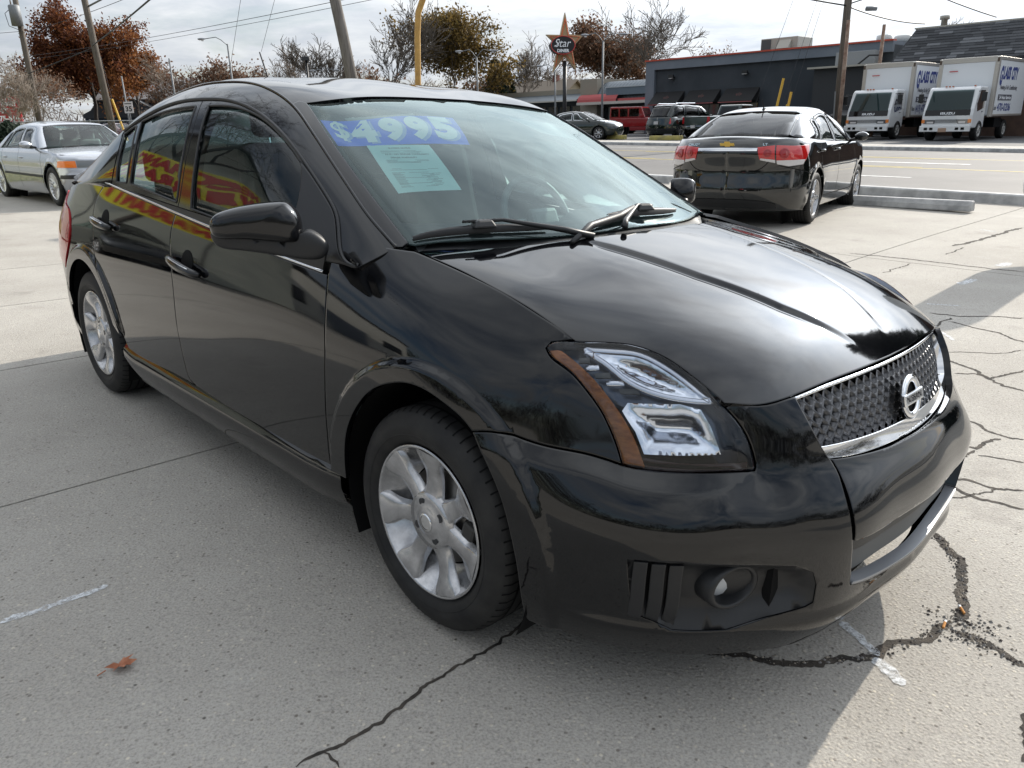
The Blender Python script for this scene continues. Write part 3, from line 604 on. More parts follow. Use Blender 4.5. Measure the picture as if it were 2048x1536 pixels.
# shingles: single pieces where they can be told apart
SHM = [mat('shingle_%s' % c, v, .9) for c, v in (('grey', (.085, .088, .095)), ('dark', (.045, .047, .052)), ('light', (.15, .155, .165)), ('mid', (.066, .069, .075)))]
sl = Vector(q(0, 1.3, 1.73))-Vector(q(0, 0, 0)); sll = sl.length; slu = sl.normalized(); nrm = e1.cross(slu)*1.0; nrm = nrm if nrm.dot(e2) < 0 else -nrm
rs = np.random.default_rng(5); l = gb_loc(roof); rowsN, cw = 13, .62; meshes = {}
for wq in (.45, .62, .8):
    for mi, m_ in enumerate(SHM):
        me = bpy.data.meshes.new('shingle'); h = sll/rowsN*1.12; V = []; 
        for th in (.0, 1.): V += [tuple(e1*(-wq/2)+nrm*(.028*th)), tuple(e1*(wq/2)+nrm*(.028*th)), tuple(e1*(wq/2)+slu*h+nrm*.004*th), tuple(e1*(-wq/2)+slu*h+nrm*.004*th)]
        me.from_pydata(V, [], [(0, 1, 2, 3)[::-1], (4, 5, 6, 7), (0, 4, 7, 3), (1, 2, 6, 5), (0, 1, 5, 4)]); me.materials.append(m_); meshes[(wq, mi)] = me
cnt = 0; rest = {}
for r in range(rowsN):
    s = -17.2+.06*rs.random()+.7*r/rowsN*.0+(.7*(r/rowsN))
    while s < 5:
        wq = [.45, .62, .8][rs.integers(3)]; mi = int(rs.choice([0, 1, 2, 3], p=[.36, .22, .14, .28])); pos = Vector(q(s+wq/2, MN, 3.82))+slu*(sll*r/rowsN)+nrm*.010-l
        if s+wq > -7.6 or cnt >= 298: rest.setdefault(mi, []).append((pos, wq))
        else:
            o = bpy.data.objects.new('shingle', meshes[(wq, mi)]); COL.objects.link(o); o.parent = roof; o.location = pos; cnt += 1
        s += wq+.006
b = MB(); 
for mi, L3 in rest.items():
    b.m = mi
    for pos, wq in L3:
        me = meshes[(wq, mi)]; b.put([tuple(Vector(v.co)+pos) for v in me.vertices], [tuple(p.vertices) for p in me.polygons])
b.build('shingle_rest', SHM, roof, kind='stuff')
# diner row on the left of the charcoal building
dn = thing('diner_row', 'low shop row with a ribbed barrel roof and red awning beside the charcoal building', 'building', (*SN(-45, 56), .5)); DN = 55.0; TAN = mat('tan_wall', (.30, .27, .22), .85); RIB = mat('ribbed_metal', (.13, .15, .17), .45, .4); PINK = mat('faded_red_canvas', (.42, .09, .09), .8)
b = MB(); on_sn(b, -60, -47.3, DN, DN+14, 0, 3.35); wbuild(b, 'wall', mat('dark_front', (.05, .06, .072), .7), dn); b = MB(); on_sn(b, -60, -47.4, DN-.05, DN+14, 3.35+.35, 4.15); wbuild(b, 'parapet', TAN, dn)
b = MB(); b.put([q(-60, DN-.05, 3.75), q(-47.4, DN-.05, 3.75), q(-47.4, DN-1.3, 3.22), q(-60, DN-1.3, 3.22)], [(3, 2, 1, 0)]); wbuild(b, 'sloped_canopy', RIB, dn); b = MB(); on_sn(b, -60, -47.4, DN-1.32, DN-1.24, 3.10, 3.22); wbuild(b, 'canopy_edge', mat('cream_trim', (.55, .53, .48), .7), dn)
b = MB(); on_sn(b, -47.3, -45.4, DN-.9, DN+3, 0, 4.85); wbuild(b, 'tower', TAN, dn); b = MB(); on_sn(b, -45.4, -35, DN, DN+12, 0, 3.0); wbuild(b, 'shop_wall', mat('shop_dark', (.05, .055, .06), .7), dn)
b = MB(); P = []
for s in np.linspace(-45.38, -34.95, 60):
    o = .03*(round((s+45.4)/.175) % 2); P.append([q(s, DN+.9-1.9*math.sin(t)-o*math.sin(t), 2.98+1.62*(1-math.cos(t))*0+1.62*math.cos(t)+o*math.cos(t)) for t in np.linspace(0, math.pi/2, 9)])
b.grid(P); wbuild(b, 'barrel_roof', RIB, dn, smooth=False); b = MB(); on_sn(b, -45.3, -35, DN+.9, DN+11, 4.2, 4.55); wbuild(b, 'flat_roof', RIB, dn)
b = MB(); P = [[q(s, DN-1.05-.75*math.sin(t), 2.94+.62*math.cos(t)) for t in np.linspace(0, math.pi/2, 6)] for s in np.linspace(-46.9, -42.6, 8)]; b.grid(P); on_sn(b, -42.6, -35, DN-1.6, DN-1.5, 2.94, 3.14); aw = wbuild(b, 'red_awning', PINK, dn); b = MB(); on_sn(b, -46.9, -35, DN-1.86, DN-1.5, 2.72, 2.94); wbuild(b, 'awning_fascia', mat('cream_trim2', (.52, .48, .44), .7), dn)
b = MB(); on_sn(b, -43.9, -35, DN-1.5, DN-.9, 3.42, 4.0); wbuild(b, 'sign_box', mat('blue_grey_box', (.13, .165, .20), .6), dn); b = MB(); on_sn(b, -43.95, -35, DN-1.55, DN-.9, 4.0, 4.07); wbuild(b, 'sign_box_cap', mat('pale_cap', (.45, .48, .5), .5), dn)
for k in range(11):
    s = -46.4+k*1.02; b = MB(); on_sn(b, s, s+.9, DN-.06, DN-.01, .9, 2.6); fr = wbuild(b, 'shop_window', TRIM, dn); b = MB(); on_sn(b, s+.06, s+.84, DN-.085, DN-.062, .98, 2.52); wbuild(b, 'pane', PANELW if k in (3, 4, 5, 7) else WINDARK, fr)
for k in range(7):
    s = -58+k*1.5; b = MB(); on_sn(b, s, s+1.3, DN-.06, DN-.01, .9, 2.8); fr = wbuild(b, 'shop_window', TRIM, dn); b = MB(); on_sn(b, s+.08, s+1.22, DN-.085, DN-.062, 1.0, 2.7); wbuild(b, 'pane', WINDARK, fr)
# houses far left
def house(name, label, s, n, w, d, h, wallm, roofm, rz, wins, dormer=False, ridge=2.4):
    p = SN(s, n); z = zG(s, n); t = thing(name, label, 'house', (p[0], p[1], z), rz)
    b = MB(); b.box((0, 0, h/2), (w, d, h)); b.prism([(-d/2, h), (d/2, h), (0, h+ridge)], -w/2, w/2, lambda a, c, e: (e, a, c)); b.build('wall', wallm, t)
    b = MB(); o = .45
    for sg in (1, -1): b.prism([(sg*(d/2+o), h-.38), (0, h+ridge+.08), (0, h+ridge+.24), (sg*(d/2+o), h-.20)], -w/2-o, w/2+o, lambda a, c, e: (e, a, c))
    b.build('roof', roofm, t)
    for (x, zc, ww, hh) in wins:
        b = MB(); b.box((x, -d/2-.03, zc), (ww+.2, .06, hh+.2)); f = b.build('window', mat('white_frame', (.6, .6, .6), .6) if 'white_frame' not in bpy.data.materials else bpy.data.materials['white_frame'], t); b = MB(); b.box((x-ww/4, -d/2-.075, zc), (ww/2-.08, .03, hh)); b.box((x+ww/4, -d/2-.075, zc), (ww/2-.08, .03, hh)); b.build('pane', WINDARK, f)
    b = MB(); b.box((w*.22, 0, h+ridge+.3), (.7, .6, 1.1)); b.build('chimney', mat('chimney_brick', (.16, .06, .045), .9) if 'chimney_brick' not in bpy.data.materials else bpy.data.materials['chimney_brick'], t)
    return t
BLUEW = mat('navy_siding', (.022, .034, .055), .8, build=lambda nt, p: bump(nt, p, obj_noise(nt, 3, 2, stretch=(.1, .1, 8)).outputs['Fac'], .5, .03)); GREYR = mat('pale_roof_shingle', (.28, .27, .27), .9)
h_ = house('blue_house', 'dark blue two-storey house with white windows behind the red rental sign', -119, 44, 11.5, 9, 5.2, BLUEW, GREYR, rad(3), [(-1.6, 3.9, 2.0, 1.5), (3.6, 3.9, 1.6, 1.4), (-2.6, 1.4, 1.0, 1.2), (.6, 1.3, 2.6, 1.9), (4.6, 1.4, 1.2, 1.2)])
b = MB(); b.prism([(-7.4, 2.6), (2.2, 2.6), (2.2, 3.6), (-.4, 5.0), (-3.2, 5.0), (-7.4, 3.1)], -6.5, -4.55); b.V = [(v[0], v[1], v[2]-0) for v in b.V]; b.build('porch_roof', mat('porch_roof_dark', (.07, .075, .085), .9), h_); b = MB(); b.box((-2.6, -5.4, 1.3), (9.4, 1.7, 2.6)); b.build('porch', BLUEW, h_)
house('white_house', 'small pale gabled house far left among bare trees', -150, 50, 8, 8, 3.4, mat('pale_siding', (.36, .38, .40), .8), mat('brown_grey_roof', (.12, .10, .09), .9), rad(70), [(-1.5, 1.6, 1.1, 1.2), (1.6, 1.6, 1.1, 1.2)], ridge=3.4)
house('tan_house', 'small tan house with a low roof right of the centre trees', -72, 75, 10, 8, 3.0, mat('tan_siding', (.34, .29, .22), .8), mat('tan_roof', (.22, .18, .14), .9), rad(-40), [(-2, 1.5, 1.2, 1.2), (2, 1.5, 1.2, 1.2)])
# sales office left of the picture (mirrored in the black doors)
ow = thing('sales_office', 'white block sales office outside the picture at the left, mirrored in the front door', 'building', (-20.5, 5.6, float(gz(-20.5, 5.6))), rad(-14)); OWM = mat('white_block_wall', (.66, .65, .60), .85, build=mottled((.60, .59, .54), (.70, .69, .64), .6))
b = MB(); b.box((-4, 0, 2.1), (8, 6.4, 4.2)); b.build('wall', OWM, ow); b = MB(); b.box((-4, 0, 4.26), (8.4, 6.8, .14)); b.build('roof_edge', mat('office_roof', (.08, .08, .085), .8), ow)
for y in (-1.9, 2.0): b = MB(); b.box((.02, y, 1.75), (.06, 1.5, 1.3)); f = b.build('window', TRIM, ow); b = MB(); b.box((.06, y, 1.75), (.03, 1.38, 1.18)); b.build('pane', WINDARK, f)
b = MB(); b.box((.02, .1, 1.05), (.06, 1.0, 2.1)); b.build('door', BANDW, ow)
house('siding_house', 'pale gabled house outside the picture, mirrored in the rear side window', -17.9, -3.6, 7.5, 6.5, 3.3, mat('pale_lap_siding', (.50, .52, .46), .8, build=lambda nt, p: bump(nt, p, obj_noise(nt, 3, 2, stretch=(.1, .1, 8)).outputs['Fac'], .5, .03)), mat('dark_roof', (.06, .06, .065), .9), rad(-34), [], ridge=2.4)
bn = thing('yellow_banner', 'yellow banner with red capitals outside the picture, mirrored in the side windows', 'banner', (-9.1, 7.35, float(gz(-9.1, 7.35))), math.atan2(-4.3, 7.9)); YB = mat('banner_yellow', (.62, .56, .03), .55); RBN = mat('banner_red', (.42, .03, .03), .55)
b = MB(); b.box((0, 0, 2.42), (.03, 2.6, 1.0)); sh_ = b.build('banner_cloth', YB, bn); b = MB()
for y in (-1.2, 1.2): b.tube([(-.04, y, 0), (-.04, y, 2.95)], .03, 8)
b.build('banner_post', TRIM, bn)
text_on('banner_lettering', 'MECHANICS', (.018, -1.2, 2.48), (0, 1, 0), (0, 0, 1), .34, RBN, sh_, w=2.4, bold=.06, lift=.004); text_on('banner_lettering', 'WARRANTY', (.018, -1.2, 2.02), (0, 1, 0), (0, 0, 1), .34, RBN, sh_, w=2.4, bold=.06, lift=.004)

# ================================================================== the black sedan for sale
BK = {"SH":{"belt":[[3.965,1.062],[3.475,1.028],[3.075,0.997],[2.756,0.973],[2.293,0.937],[1.967,0.915]],"bc_seam":[[3.075,0.997],[3.086,0.948],[3.088,0.899],[3.073,0.846],[3.05,0.725],[3.049,0.596],[3.039,0.529],[3.022,0.421],[3.0,0.363],[2.948,0.348]],"door_seam":[[1.967,0.915],[1.946,0.832],[1.935,0.734],[1.936,0.644],[1.942,0.518],[1.823,0.493],[1.947,0.356],[1.918,0.33]],"hoodseam":[[1.679,1.006],[1.541,0.983],[1.355,0.948],[1.23,0.911],[1.058,0.87]],"bseam":[[0.882,0.624],[0.969,0.636],[1.081,0.64],[1.174,0.648],[1.228,0.653],[1.294,0.64]],"hl_bot":[[0.585,0.626],[0.676,0.626],[0.825,0.621],[0.882,0.624]],"hl_outer":[[1.167,0.848],[1.135,0.83],[1.048,0.807],[0.965,0.769],[0.917,0.731],[0.895,0.694],[0.885,0.658],[0.882,0.624]],"hl_top":[[1.167,0.848],[1.159,0.86],[1.051,0.868],[0.851,0.87],[0.786,0.863],[0.731,0.846],[0.681,0.818],[0.644,0.791],[0.618,0.757]],"hl_inner":[[0.618,0.757],[0.595,0.723],[0.581,0.674],[0.58,0.635],[0.585,0.626]],"archF":[[1.296,0.642],[1.329,0.665],[1.386,0.687],[1.456,0.703],[1.531,0.703],[1.601,0.685],[1.677,0.649],[1.75,0.582],[1.807,0.495],[1.832,0.408],[1.837,0.337]],"archFb":[[1.124,0.198],[1.127,0.262],[1.136,0.349],[1.153,0.423],[1.177,0.494],[1.22,0.556],[1.274,0.616],[1.294,0.64]],"hoodfront":[[0.617,0.759],[0.599,0.764],[0.539,0.758],[0.472,0.762],[0.447,0.762]],"gr_out_left":[[0.447,0.762],[0.439,0.719],[0.421,0.674],[0.395,0.627]],"fog":[[0.885,0.442],[0.779,0.452],[0.687,0.444],[0.522,0.421],[0.475,0.398],[0.457,0.362],[0.45,0.31],[0.466,0.301],[0.53,0.287],[0.643,0.268],[0.773,0.271],[0.865,0.3]],"leaf":[[0.999,0.856],[0.888,0.859],[0.803,0.856],[0.746,0.837],[0.695,0.809],[0.659,0.784],[0.639,0.768],[0.69,0.766],[0.742,0.77],[0.796,0.78],[0.855,0.801],[0.92,0.832]],"lowref":[[0.847,0.755],[0.718,0.762],[0.67,0.752],[0.656,0.717],[0.646,0.658],[0.829,0.648],[0.839,0.693],[0.864,0.736]],"amber_in":[[1.131,0.856],[1.015,0.828],[0.935,0.795],[0.884,0.755],[0.848,0.707],[0.832,0.653],[0.827,0.621]]},"DO":{"banner":[[0.857,0.583],[0.807,1.079],[0.577,0.973],[0.645,0.59]],"paper":[[0.633,0.678],[0.59,0.843],[0.281,0.804],[0.275,0.66]]},"HO":{"seam":[[-0.247,0.7],[-0.08,0.713],[0.122,0.723],[0.26,0.724],[0.37,0.723]]}}
SHb, DOb, HOb = BK['SH'], BK['DO'], BK['HO']
CAR = Matrix([[0.688879, 0.724176, 0.031855, 0.385177], [-0.724689, 0.689034, 0.00756, 2.412098], [-0.016474, -0.028293, 0.999464, -0.031218], [0.0, 0.0, 0.0, 1.0]])
ZL=[.16,.24,.32,.42,.52,.62,.70,.78,.86,.94,1.02]
def row(x,b):
    x=np.broadcast_to(np.array(x,float),(11,));b=np.broadcast_to(np.array(b,float),(11,))
    return np.stack([x,-b,np.array(ZL)],1)
X0=np.array([.84,.90,.92,.93,.925,.875,.845,.80,.75,.70,.65])
ST=[row(X0,0),row(X0-.012,.2),
row([.80,.86,.88,.89,.885,.825,.80,.75,.70,.65,.60],.40),
row([.70,.76,.785,.80,.80,.755,.725,.69,.65,.6,.55],[.56]*8+[.54,.52,.5]),
row([.60,.66,.69,.70,.70,.645,.61,.57,.53,.49,.45],[.66,.68,.69,.70,.70,.68,.675,.66,.63,.6,.57]),
row([.47,.52,.54,.55,.55,.50,.47,.45,.42,.39,.36],[.75,.78,.79,.795,.79,.765,.755,.735,.70,.66,.62]),
row(.32,[.82,.845,.855,.86,.86,.845,.83,.805,.76,.70,.64]),
row(.15,[.85,.87,.875,.88,.885,.882,.87,.845,.80,.74,.67]),
row(-.05,[.86,.875,.885,.89,.893,.893,.885,.87,.835,.78,.70]),
row(-.25,[.86,.878,.887,.892,.895,.893,.888,.876,.85,.81,.75]),
row(-.5,[.86,.88,.888,.893,.895,.893,.889,.880,.862,.835,.80]),
row(-1.0,[.86,.88,.888,.893,.8955,.894,.891,.884,.87,.85,.82]),
row(-1.55,[.86,.88,.888,.893,.8955,.894,.891,.885,.872,.853,.825]),
row(-2.1,[.86,.88,.888,.893,.895,.894,.892,.886,.872,.853,.825]),
row(-2.5,[.855,.875,.884,.89,.893,.893,.891,.884,.868,.845,.815]),
row(-2.85,[.84,.865,.875,.88,.885,.886,.884,.876,.858,.83,.80]),
row(-3.2,[.80,.83,.845,.855,.86,.862,.858,.848,.825,.79,.75]),
row([-3.38,-3.42,-3.45,-3.47,-3.48,-3.47,-3.45,-3.43,-3.41,-3.40,-3.39],[.68,.70,.71,.72,.73,.735,.73,.72,.70,.67,.63]),
row([-3.52,-3.56,-3.59,-3.61,-3.62,-3.60,-3.57,-3.55,-3.54,-3.53,-3.52],.45),
row([-3.56,-3.60,-3.63,-3.65,-3.66,-3.64,-3.61,-3.59,-3.58,-3.57,-3.56],0)]
G=np.array(ST)
mid=G[:,4,:2]
US=np.concatenate([[0],np.cumsum(np.linalg.norm(np.diff(mid,axis=0),axis=1))])
def sst(a,b,x): t=np.clip((x-a)/(b-a),0,1);return t*t*(3-2*t)
def flare(p,n,u,v):
    d=np.zeros(len(p))
    for cx in (0.,-2.685):
        r=np.hypot(p[:,0]-cx,p[:,2]-.316)
        d=np.maximum(d,.014*(1-sst(.428,.452,r)))
    # rear of bumper side has no flare below z .1
    sgn=np.sign(np.einsum('ij,ij->i',n,np.stack([np.zeros(len(p)),p[:,1]*1.0-1e-6,0*p[:,0]],1)))
    return p+np.stack([0*d,-d,0*d],1)
_m=np.array([1,-1,1]);G=np.concatenate([G[4:0:-1]*_m,G,G[-2:-5:-1]*_m]);USX=np.concatenate([-US[4:0:-1],US,2*US[-1]-US[-2:-5:-1]])
SHELL=Patch(USX,ZL,G,flare)
L=np.array([
[(-.32,.815,.955),(-.60,.838,.952),(-.85,.838,.960),(-1.1,.835,.968),(-1.6,.83,.99),(-2.0,.82,1.01),(-2.35,.81,1.03),(-2.7,.795,1.04),(-3.1,.765,1.03)],
[(-.30,.80,.975),(-.66,.755,1.14),(-.90,.715,1.27),(-1.15,.68,1.355),(-1.6,.663,1.397),(-2.0,.665,1.38),(-2.35,.69,1.30),(-2.72,.73,1.17),(-3.1,.745,1.05)],
[(-.27,.775,.995),(-.64,.715,1.19),(-.88,.665,1.325),(-1.12,.63,1.405),(-1.6,.615,1.445),(-2.0,.615,1.43),(-2.38,.635,1.365),(-2.75,.68,1.22),(-3.1,.72,1.07)],
[(-.25,.735,1.015),(-.62,.675,1.21),(-.83,.625,1.325),(-1.06,.585,1.42),(-1.6,.57,1.475),(-2.0,.57,1.46),(-2.42,.58,1.385),(-2.80,.62,1.225),(-3.12,.66,1.085)],
[(-.10,.40,1.03),(-.51,.37,1.235),(-.79,.345,1.35),(-1.08,.32,1.437),(-1.6,.31,1.51),(-2.05,.31,1.495),(-2.47,.31,1.415),(-2.87,.33,1.24),(-3.2,.35,1.10)],
[(-.04,0,1.035),(-.47,0,1.24),(-.77,0,1.355),(-1.09,0,1.442),(-1.6,0,1.522),(-2.06,0,1.507),(-2.49,0,1.425),(-2.90,0,1.245),(-3.22,0,1.105)]],float)
L[:,:,1]*=-1
DU=np.array([0,.5,.8,1.1,1.65,2.1,2.5,2.95,3.35]);DV=np.array([0,.43,.50,.57,.85,1.2])
def mirror_ext(V,Gj):
    return V,Gj
# add mirrored row beyond centre so that centre is smooth
DVx=np.concatenate([DV,2.4-DV[-2::-1]]);Lx=np.concatenate([L,L[-2::-1]*[1,-1,1]],0)
DOME=Patch(DU,DVx,np.transpose(Lx,(1,0,2)))
HX=[-.3,0,.2,.4,.55,.70,.82];HY=[0,.2,.4,.55,.72,.85]
HZ=np.array([[1.055,1.030,1.000,.957,.913,.845,.765],[1.050,1.026,.996,.953,.909,.840,.757],
[1.037,1.012,.982,.937,.891,.818,.73],[1.020,.992,.960,.913,.862,.78,.69],[.993,.964,.927,.857,.79,.70,.60],[.94,.90,.86,.79,.71,.61,.5]])
HY=[-y for y in HY[:0:-1]]+HY;HZ=np.concatenate([HZ[:0:-1],HZ]);HG=np.array([[(x,-y,HZ[j][i]) for j,y in enumerate(HY)] for i,x in enumerate(HX)])
HOOD=Patch(HX,HY,HG)

def rampf(t, k=12.0): return 1-np.log1p(np.exp(np.clip((1-t)*k, -40, 40)))/k
_seam = np.concatenate([crv(SHb['bseam'][::-1]), crv(SHb['hl_bot'][::-1])])
_ridge = crv([(.585, .626), (.59, .70), (.617, .765)])
def bumper_form(p, n, u, v):
    p = flare(p, n, u, v); u = np.asarray(u, float).ravel(); v = np.asarray(v, float).ravel(); Q = np.stack([u, v], 1)
    d1 = pdist(Q, _seam, False); d2 = pdist(Q, _ridge, False)
    a = np.clip(rampf(d1/.042), 0, 1); b = np.clip(rampf(d2/.115), 0, 1)
    fade = sst(1.30, 1.12, u)
    d = .022*np.minimum(a, b)*(.25+.75*fade)
    lip = .010*sst(.285, .262, v)*sst(1.12, .9, u)
    return p+n*(np.sign(np.einsum('ij,ij->i', n, p-REF(p)))*(d+lip))[:, None]
BUMP = Patch(USX, ZL, G, bumper_form)
car = thing('black_sedan', 'glossy black four-door sedan with a blue price banner in its windshield', 'car', mat=CAR)
def bk(k, src=None): return crv((src or SHb)[k])
R_ = lambda c: c[::-1]
def arc(cx, r, a0, a1, n=40, cz=.316): 
    """wheel opening traced on the shell (u,z) between two angles in degrees"""
    t = np.radians(np.linspace(a0, a1, n)); X, Z = cx+r*np.cos(t), cz+r*np.sin(t); return np.stack([np.array([u_of_x(x, z) for x, z in zip(X, Z)]), Z], 1)
def u_of_x(x, z):
    us = np.linspace(.8, 5.2, 300); xs = SHELL.raw(us, np.full(300, z))[:, 0]; return float(np.interp(-x, -xs, us))
XR = np.concatenate([arc(cx, r, -12, 192, 70) for cx in (0., -2.685) for r in (.400, .424, .430, .436, .442, .448, .454, .462, .480)])
def offs(line, ds): 
    d = np.gradient(line, axis=0); d /= np.linalg.norm(d, axis=1)[:, None]+1e-9; n = np.stack([-d[:, 1], d[:, 0]], 1); return np.concatenate([line+n*k for k in ds]+[line-n*k for k in ds])
XB = np.concatenate([XR, offs(_seam, (.012, .025, .034, .040, .046, .054, .066)), offs(_ridge, (.03, .06, .09, .105, .115, .125, .14)), np.stack(np.meshgrid(np.linspace(0, 1.1, 60), [.255, .264, .272, .280, .29]), -1).reshape(-1, 2), np.stack(np.meshgrid(np.linspace(.0, .40, 24), [.49, .505, .55, .575, .60]), -1).reshape(-1, 2)])
# ---- body panels
both_sides(Panel(SHELL, loop(crv([(1.967, .915), (1.947, .832), (1.935, .734), (1.936, .644), (1.942, .518), (1.945, .43), (1.947, .356), (1.94, .326)]), crv([(1.94, .322), (2.177, .318), (2.526, .326), (2.948, .343)]), R_(bk('bc_seam')), crv([(3.074, .997), (2.756, .973), (2.293, .937), (1.967, .915)])), extra=XR), 'front_door', BLACK, car)
_rd = crv([(3.965, 1.062), (4.031, 1.01), (4.057, .963), (4.055, .92), (4.027, .849), (4.00, .74)])
_rd2 = crv([(4.00, .74), (3.955, .686), (3.90, .625), (3.838, .545), (3.775, .455), (3.735, .383), (3.70, .335), (3.682, .328)])
both_sides(Panel(SHELL, loop(bk('bc_seam'), crv([(2.948, .345), (3.2, .342), (3.441, .331), (3.682, .328)]), R_(_rd2), R_(_rd), crv([(3.965, 1.062), (3.475, 1.028), (3.074, .997)])), extra=XR), 'rear_door', BLACK, car)
both_sides(Panel(SHELL, loop(crv([(1.967, .915), (1.972, .965), (1.973, 1.015)]), crv([(1.973, 1.02), (1.878, 1.012), (1.80, 1.008), (1.70, 1.006)]), bk('hoodseam'), crv([(1.058, .87), (1.09, .868), (1.159, .86)]),
   [(1.167, .848)], bk('hl_outer'), bk('bseam'), bk('archF'), [(1.84, .33)], [(1.925, .328)], crv([(1.94, .326), (1.947, .356), (1.945, .43), (1.942, .518), (1.936, .644), (1.935, .734), (1.947, .832), (1.967, .915)])), extra=XR), 'front_fender', BLACK, car)
# quarter panel with the rear wheel opening
_ar = arc(-2.685, .375, 18, 178)
_q = loop(crv([(3.965, 1.062), (4.2, 1.05), (4.5, 1.03), (4.72, .985)]), crv([(4.72, .985), (4.62, .93), (4.47, .90), (4.40, .80), (4.46, .70), (4.52, .64)]), [(4.55, .60)], [(4.50, .42)], _ar[_ar[:, 1] > .40][::-1], [(3.735, .383)], _rd2[_rd2[:, 1] > .39][::-1], R_(_rd))
both_sides(Panel(SHELL, _q, extra=XR), 'quarter_panel', BLACK, car)
_rb = loop(crv([(5.767, .72), (5.3, .71), (5.0, .69), (4.72, .655), (4.55, .60)]), [(4.50, .42)], _ar[_ar[:, 1] < .42][-6:], crv([(4.36, .22), (4.7, .19), (5.0, .18), (5.4, .18), (5.767, .18)]))
_rb[np.abs(_rb[:, 0]-5.767) < 1e-6, 0] = US[-1]
Panel(SHELL, _rb, extra=XR, half=(0, US[-1])).obj('rear_bumper', BLACK, car, 'B')
_tl = loop(crv([(4.72, .985), (4.62, .93), (4.47, .90), (4.40, .80), (4.46, .70), (4.52, .64), (4.55, .60)]), crv([(4.55, .602), (4.72, .657), (5.0, .69)]), crv([(5.0, .69), (5.02, .80), (5.0, .93)]), [(4.9, .965)])
both_sides(Panel(SHELL, _tl, off=.006), 'taillight', REDL, car)
_tb = loop([(US[-1], .72)], R_(crv([(5.0, .692), (5.3, .71), (US[-1], .72)])), crv([(5.0, .69), (5.02, .80), (5.0, .95)]), crv([(5.0, .96), (5.3, .99), (US[-1], 1.0)]))
_tb[np.abs(_tb[:, 0]-US[-1]) < 1e-6, 0] = US[-1]
Panel(SHELL, _tb, half=(0, US[-1])).obj('trunk_face', BLACK, car, 'B')
TX = [-3.60, -3.52, -3.4, -3.2, -3.0]; TY = [0, .3, .5, .62, .72, .80]
TZ = np.array([[1.12, 1.115, 1.10, 1.085, 1.06, 1.0], [1.11, 1.105, 1.09, 1.075, 1.045, .98], [1.09, 1.085, 1.07, 1.05, 1.015, .94], [1.06, 1.055, 1.04, 1.01, .96, .87], [1.01, 1.005, .98, .945, .88, .78]])
TY = [-y for y in TY[:0:-1]]+TY; TZ = np.concatenate([TZ[:, :0:-1], TZ], 1)
TRUNK = Patch(TX, TY, np.array([[(x, -y, TZ[i][j]) for j, y in enumerate(TY)] for i, x in enumerate(TX)]))
Panel(TRUNK, loop([(-3.02, 0)], [(-3.58, 0)], crv([(-3.58, 0), (-3.56, .4), (-3.48, .60), (-3.42, .68)]), crv([(-3.42, .68), (-3.2, .735), (-3.0, .765)]), [(-3.0, 0)]), half=(1, 0.)).obj('trunk_lid', BLACK, car, 'B')
# ---- bumper with its openings
_bb = crv([(0, .168), (.25, .168), (.5, .166), (.712, .165), (.837, .175), (.982, .192), (1.124, .20)])
_cp = crv([(0, .606), (.1, .607), (.194, .609), (.311, .617), (.393, .626)])
_intk = loop([(0, .452)], crv([(0, .452), (.15, .453), (.27, .454), (.386, .456)]), crv([(.386, .456), (.372, .405), (.355, .345)]), crv([(.352, .332), (.25, .312), (.148, .298), (0, .292)]), [(0, .292)])
_bo = loop([(0, .168)], _bb, bk('archFb'), R_(bk('bseam')), R_(bk('hl_bot')), R_(bk('hl_inner')), [(.618, .757)], bk('hoodfront'), bk('gr_out_left'), crv([(.395, .625), (.386, .595), (.393, .554), (.397, .51), (.388, .458)]), crv([(.386, .456), (.372, .405), (.355, .345)]), crv([(.352, .332), (.25, .312), (.148, .298), (0, .292)]))
_fog = crv(SHb['fog'][:1]+SHb['fog'][1:], closed=False); _fogh = loop(*[crv(SHb['fog'][i:i+2]) for i in range(11)], crv([SHb['fog'][11], SHb['fog'][0]]))
_bo[np.abs(_bo[:, 0]) < 1e-5, 0] = 0.
Panel(BUMP, _bo, holes=[_fogh], res=.022, extra=XB, half=(0, 0.), depth=.03).obj('front_bumper', BLACK, car, 'B')
_cpo = loop(_cp, crv([(.395, .625), (.386, .595), (.393, .554), (.397, .51), (.388, .458)]), R_(crv([(0, .452), (.15, .453), (.27, .454), (.386, .456)])), [(0, .452)])
_cpo[np.abs(_cpo[:, 0]) < 1e-5, 0] = 0.
def cform(p, n, u, v):
    p = bumper_form(p, n, u, v); v = np.asarray(v).ravel()
    return p+np.stack([.004*sst(.60, .555, v)*sst(.44, .5, v)+.000+0*v, 0*v, 0*v], 1)
Panel(Patch(USX, ZL, G, cform), _cpo, res=.02, extra=XB, half=(0, 0.), depth=.02).obj('bumper_center_panel', BLACK, car, 'B')
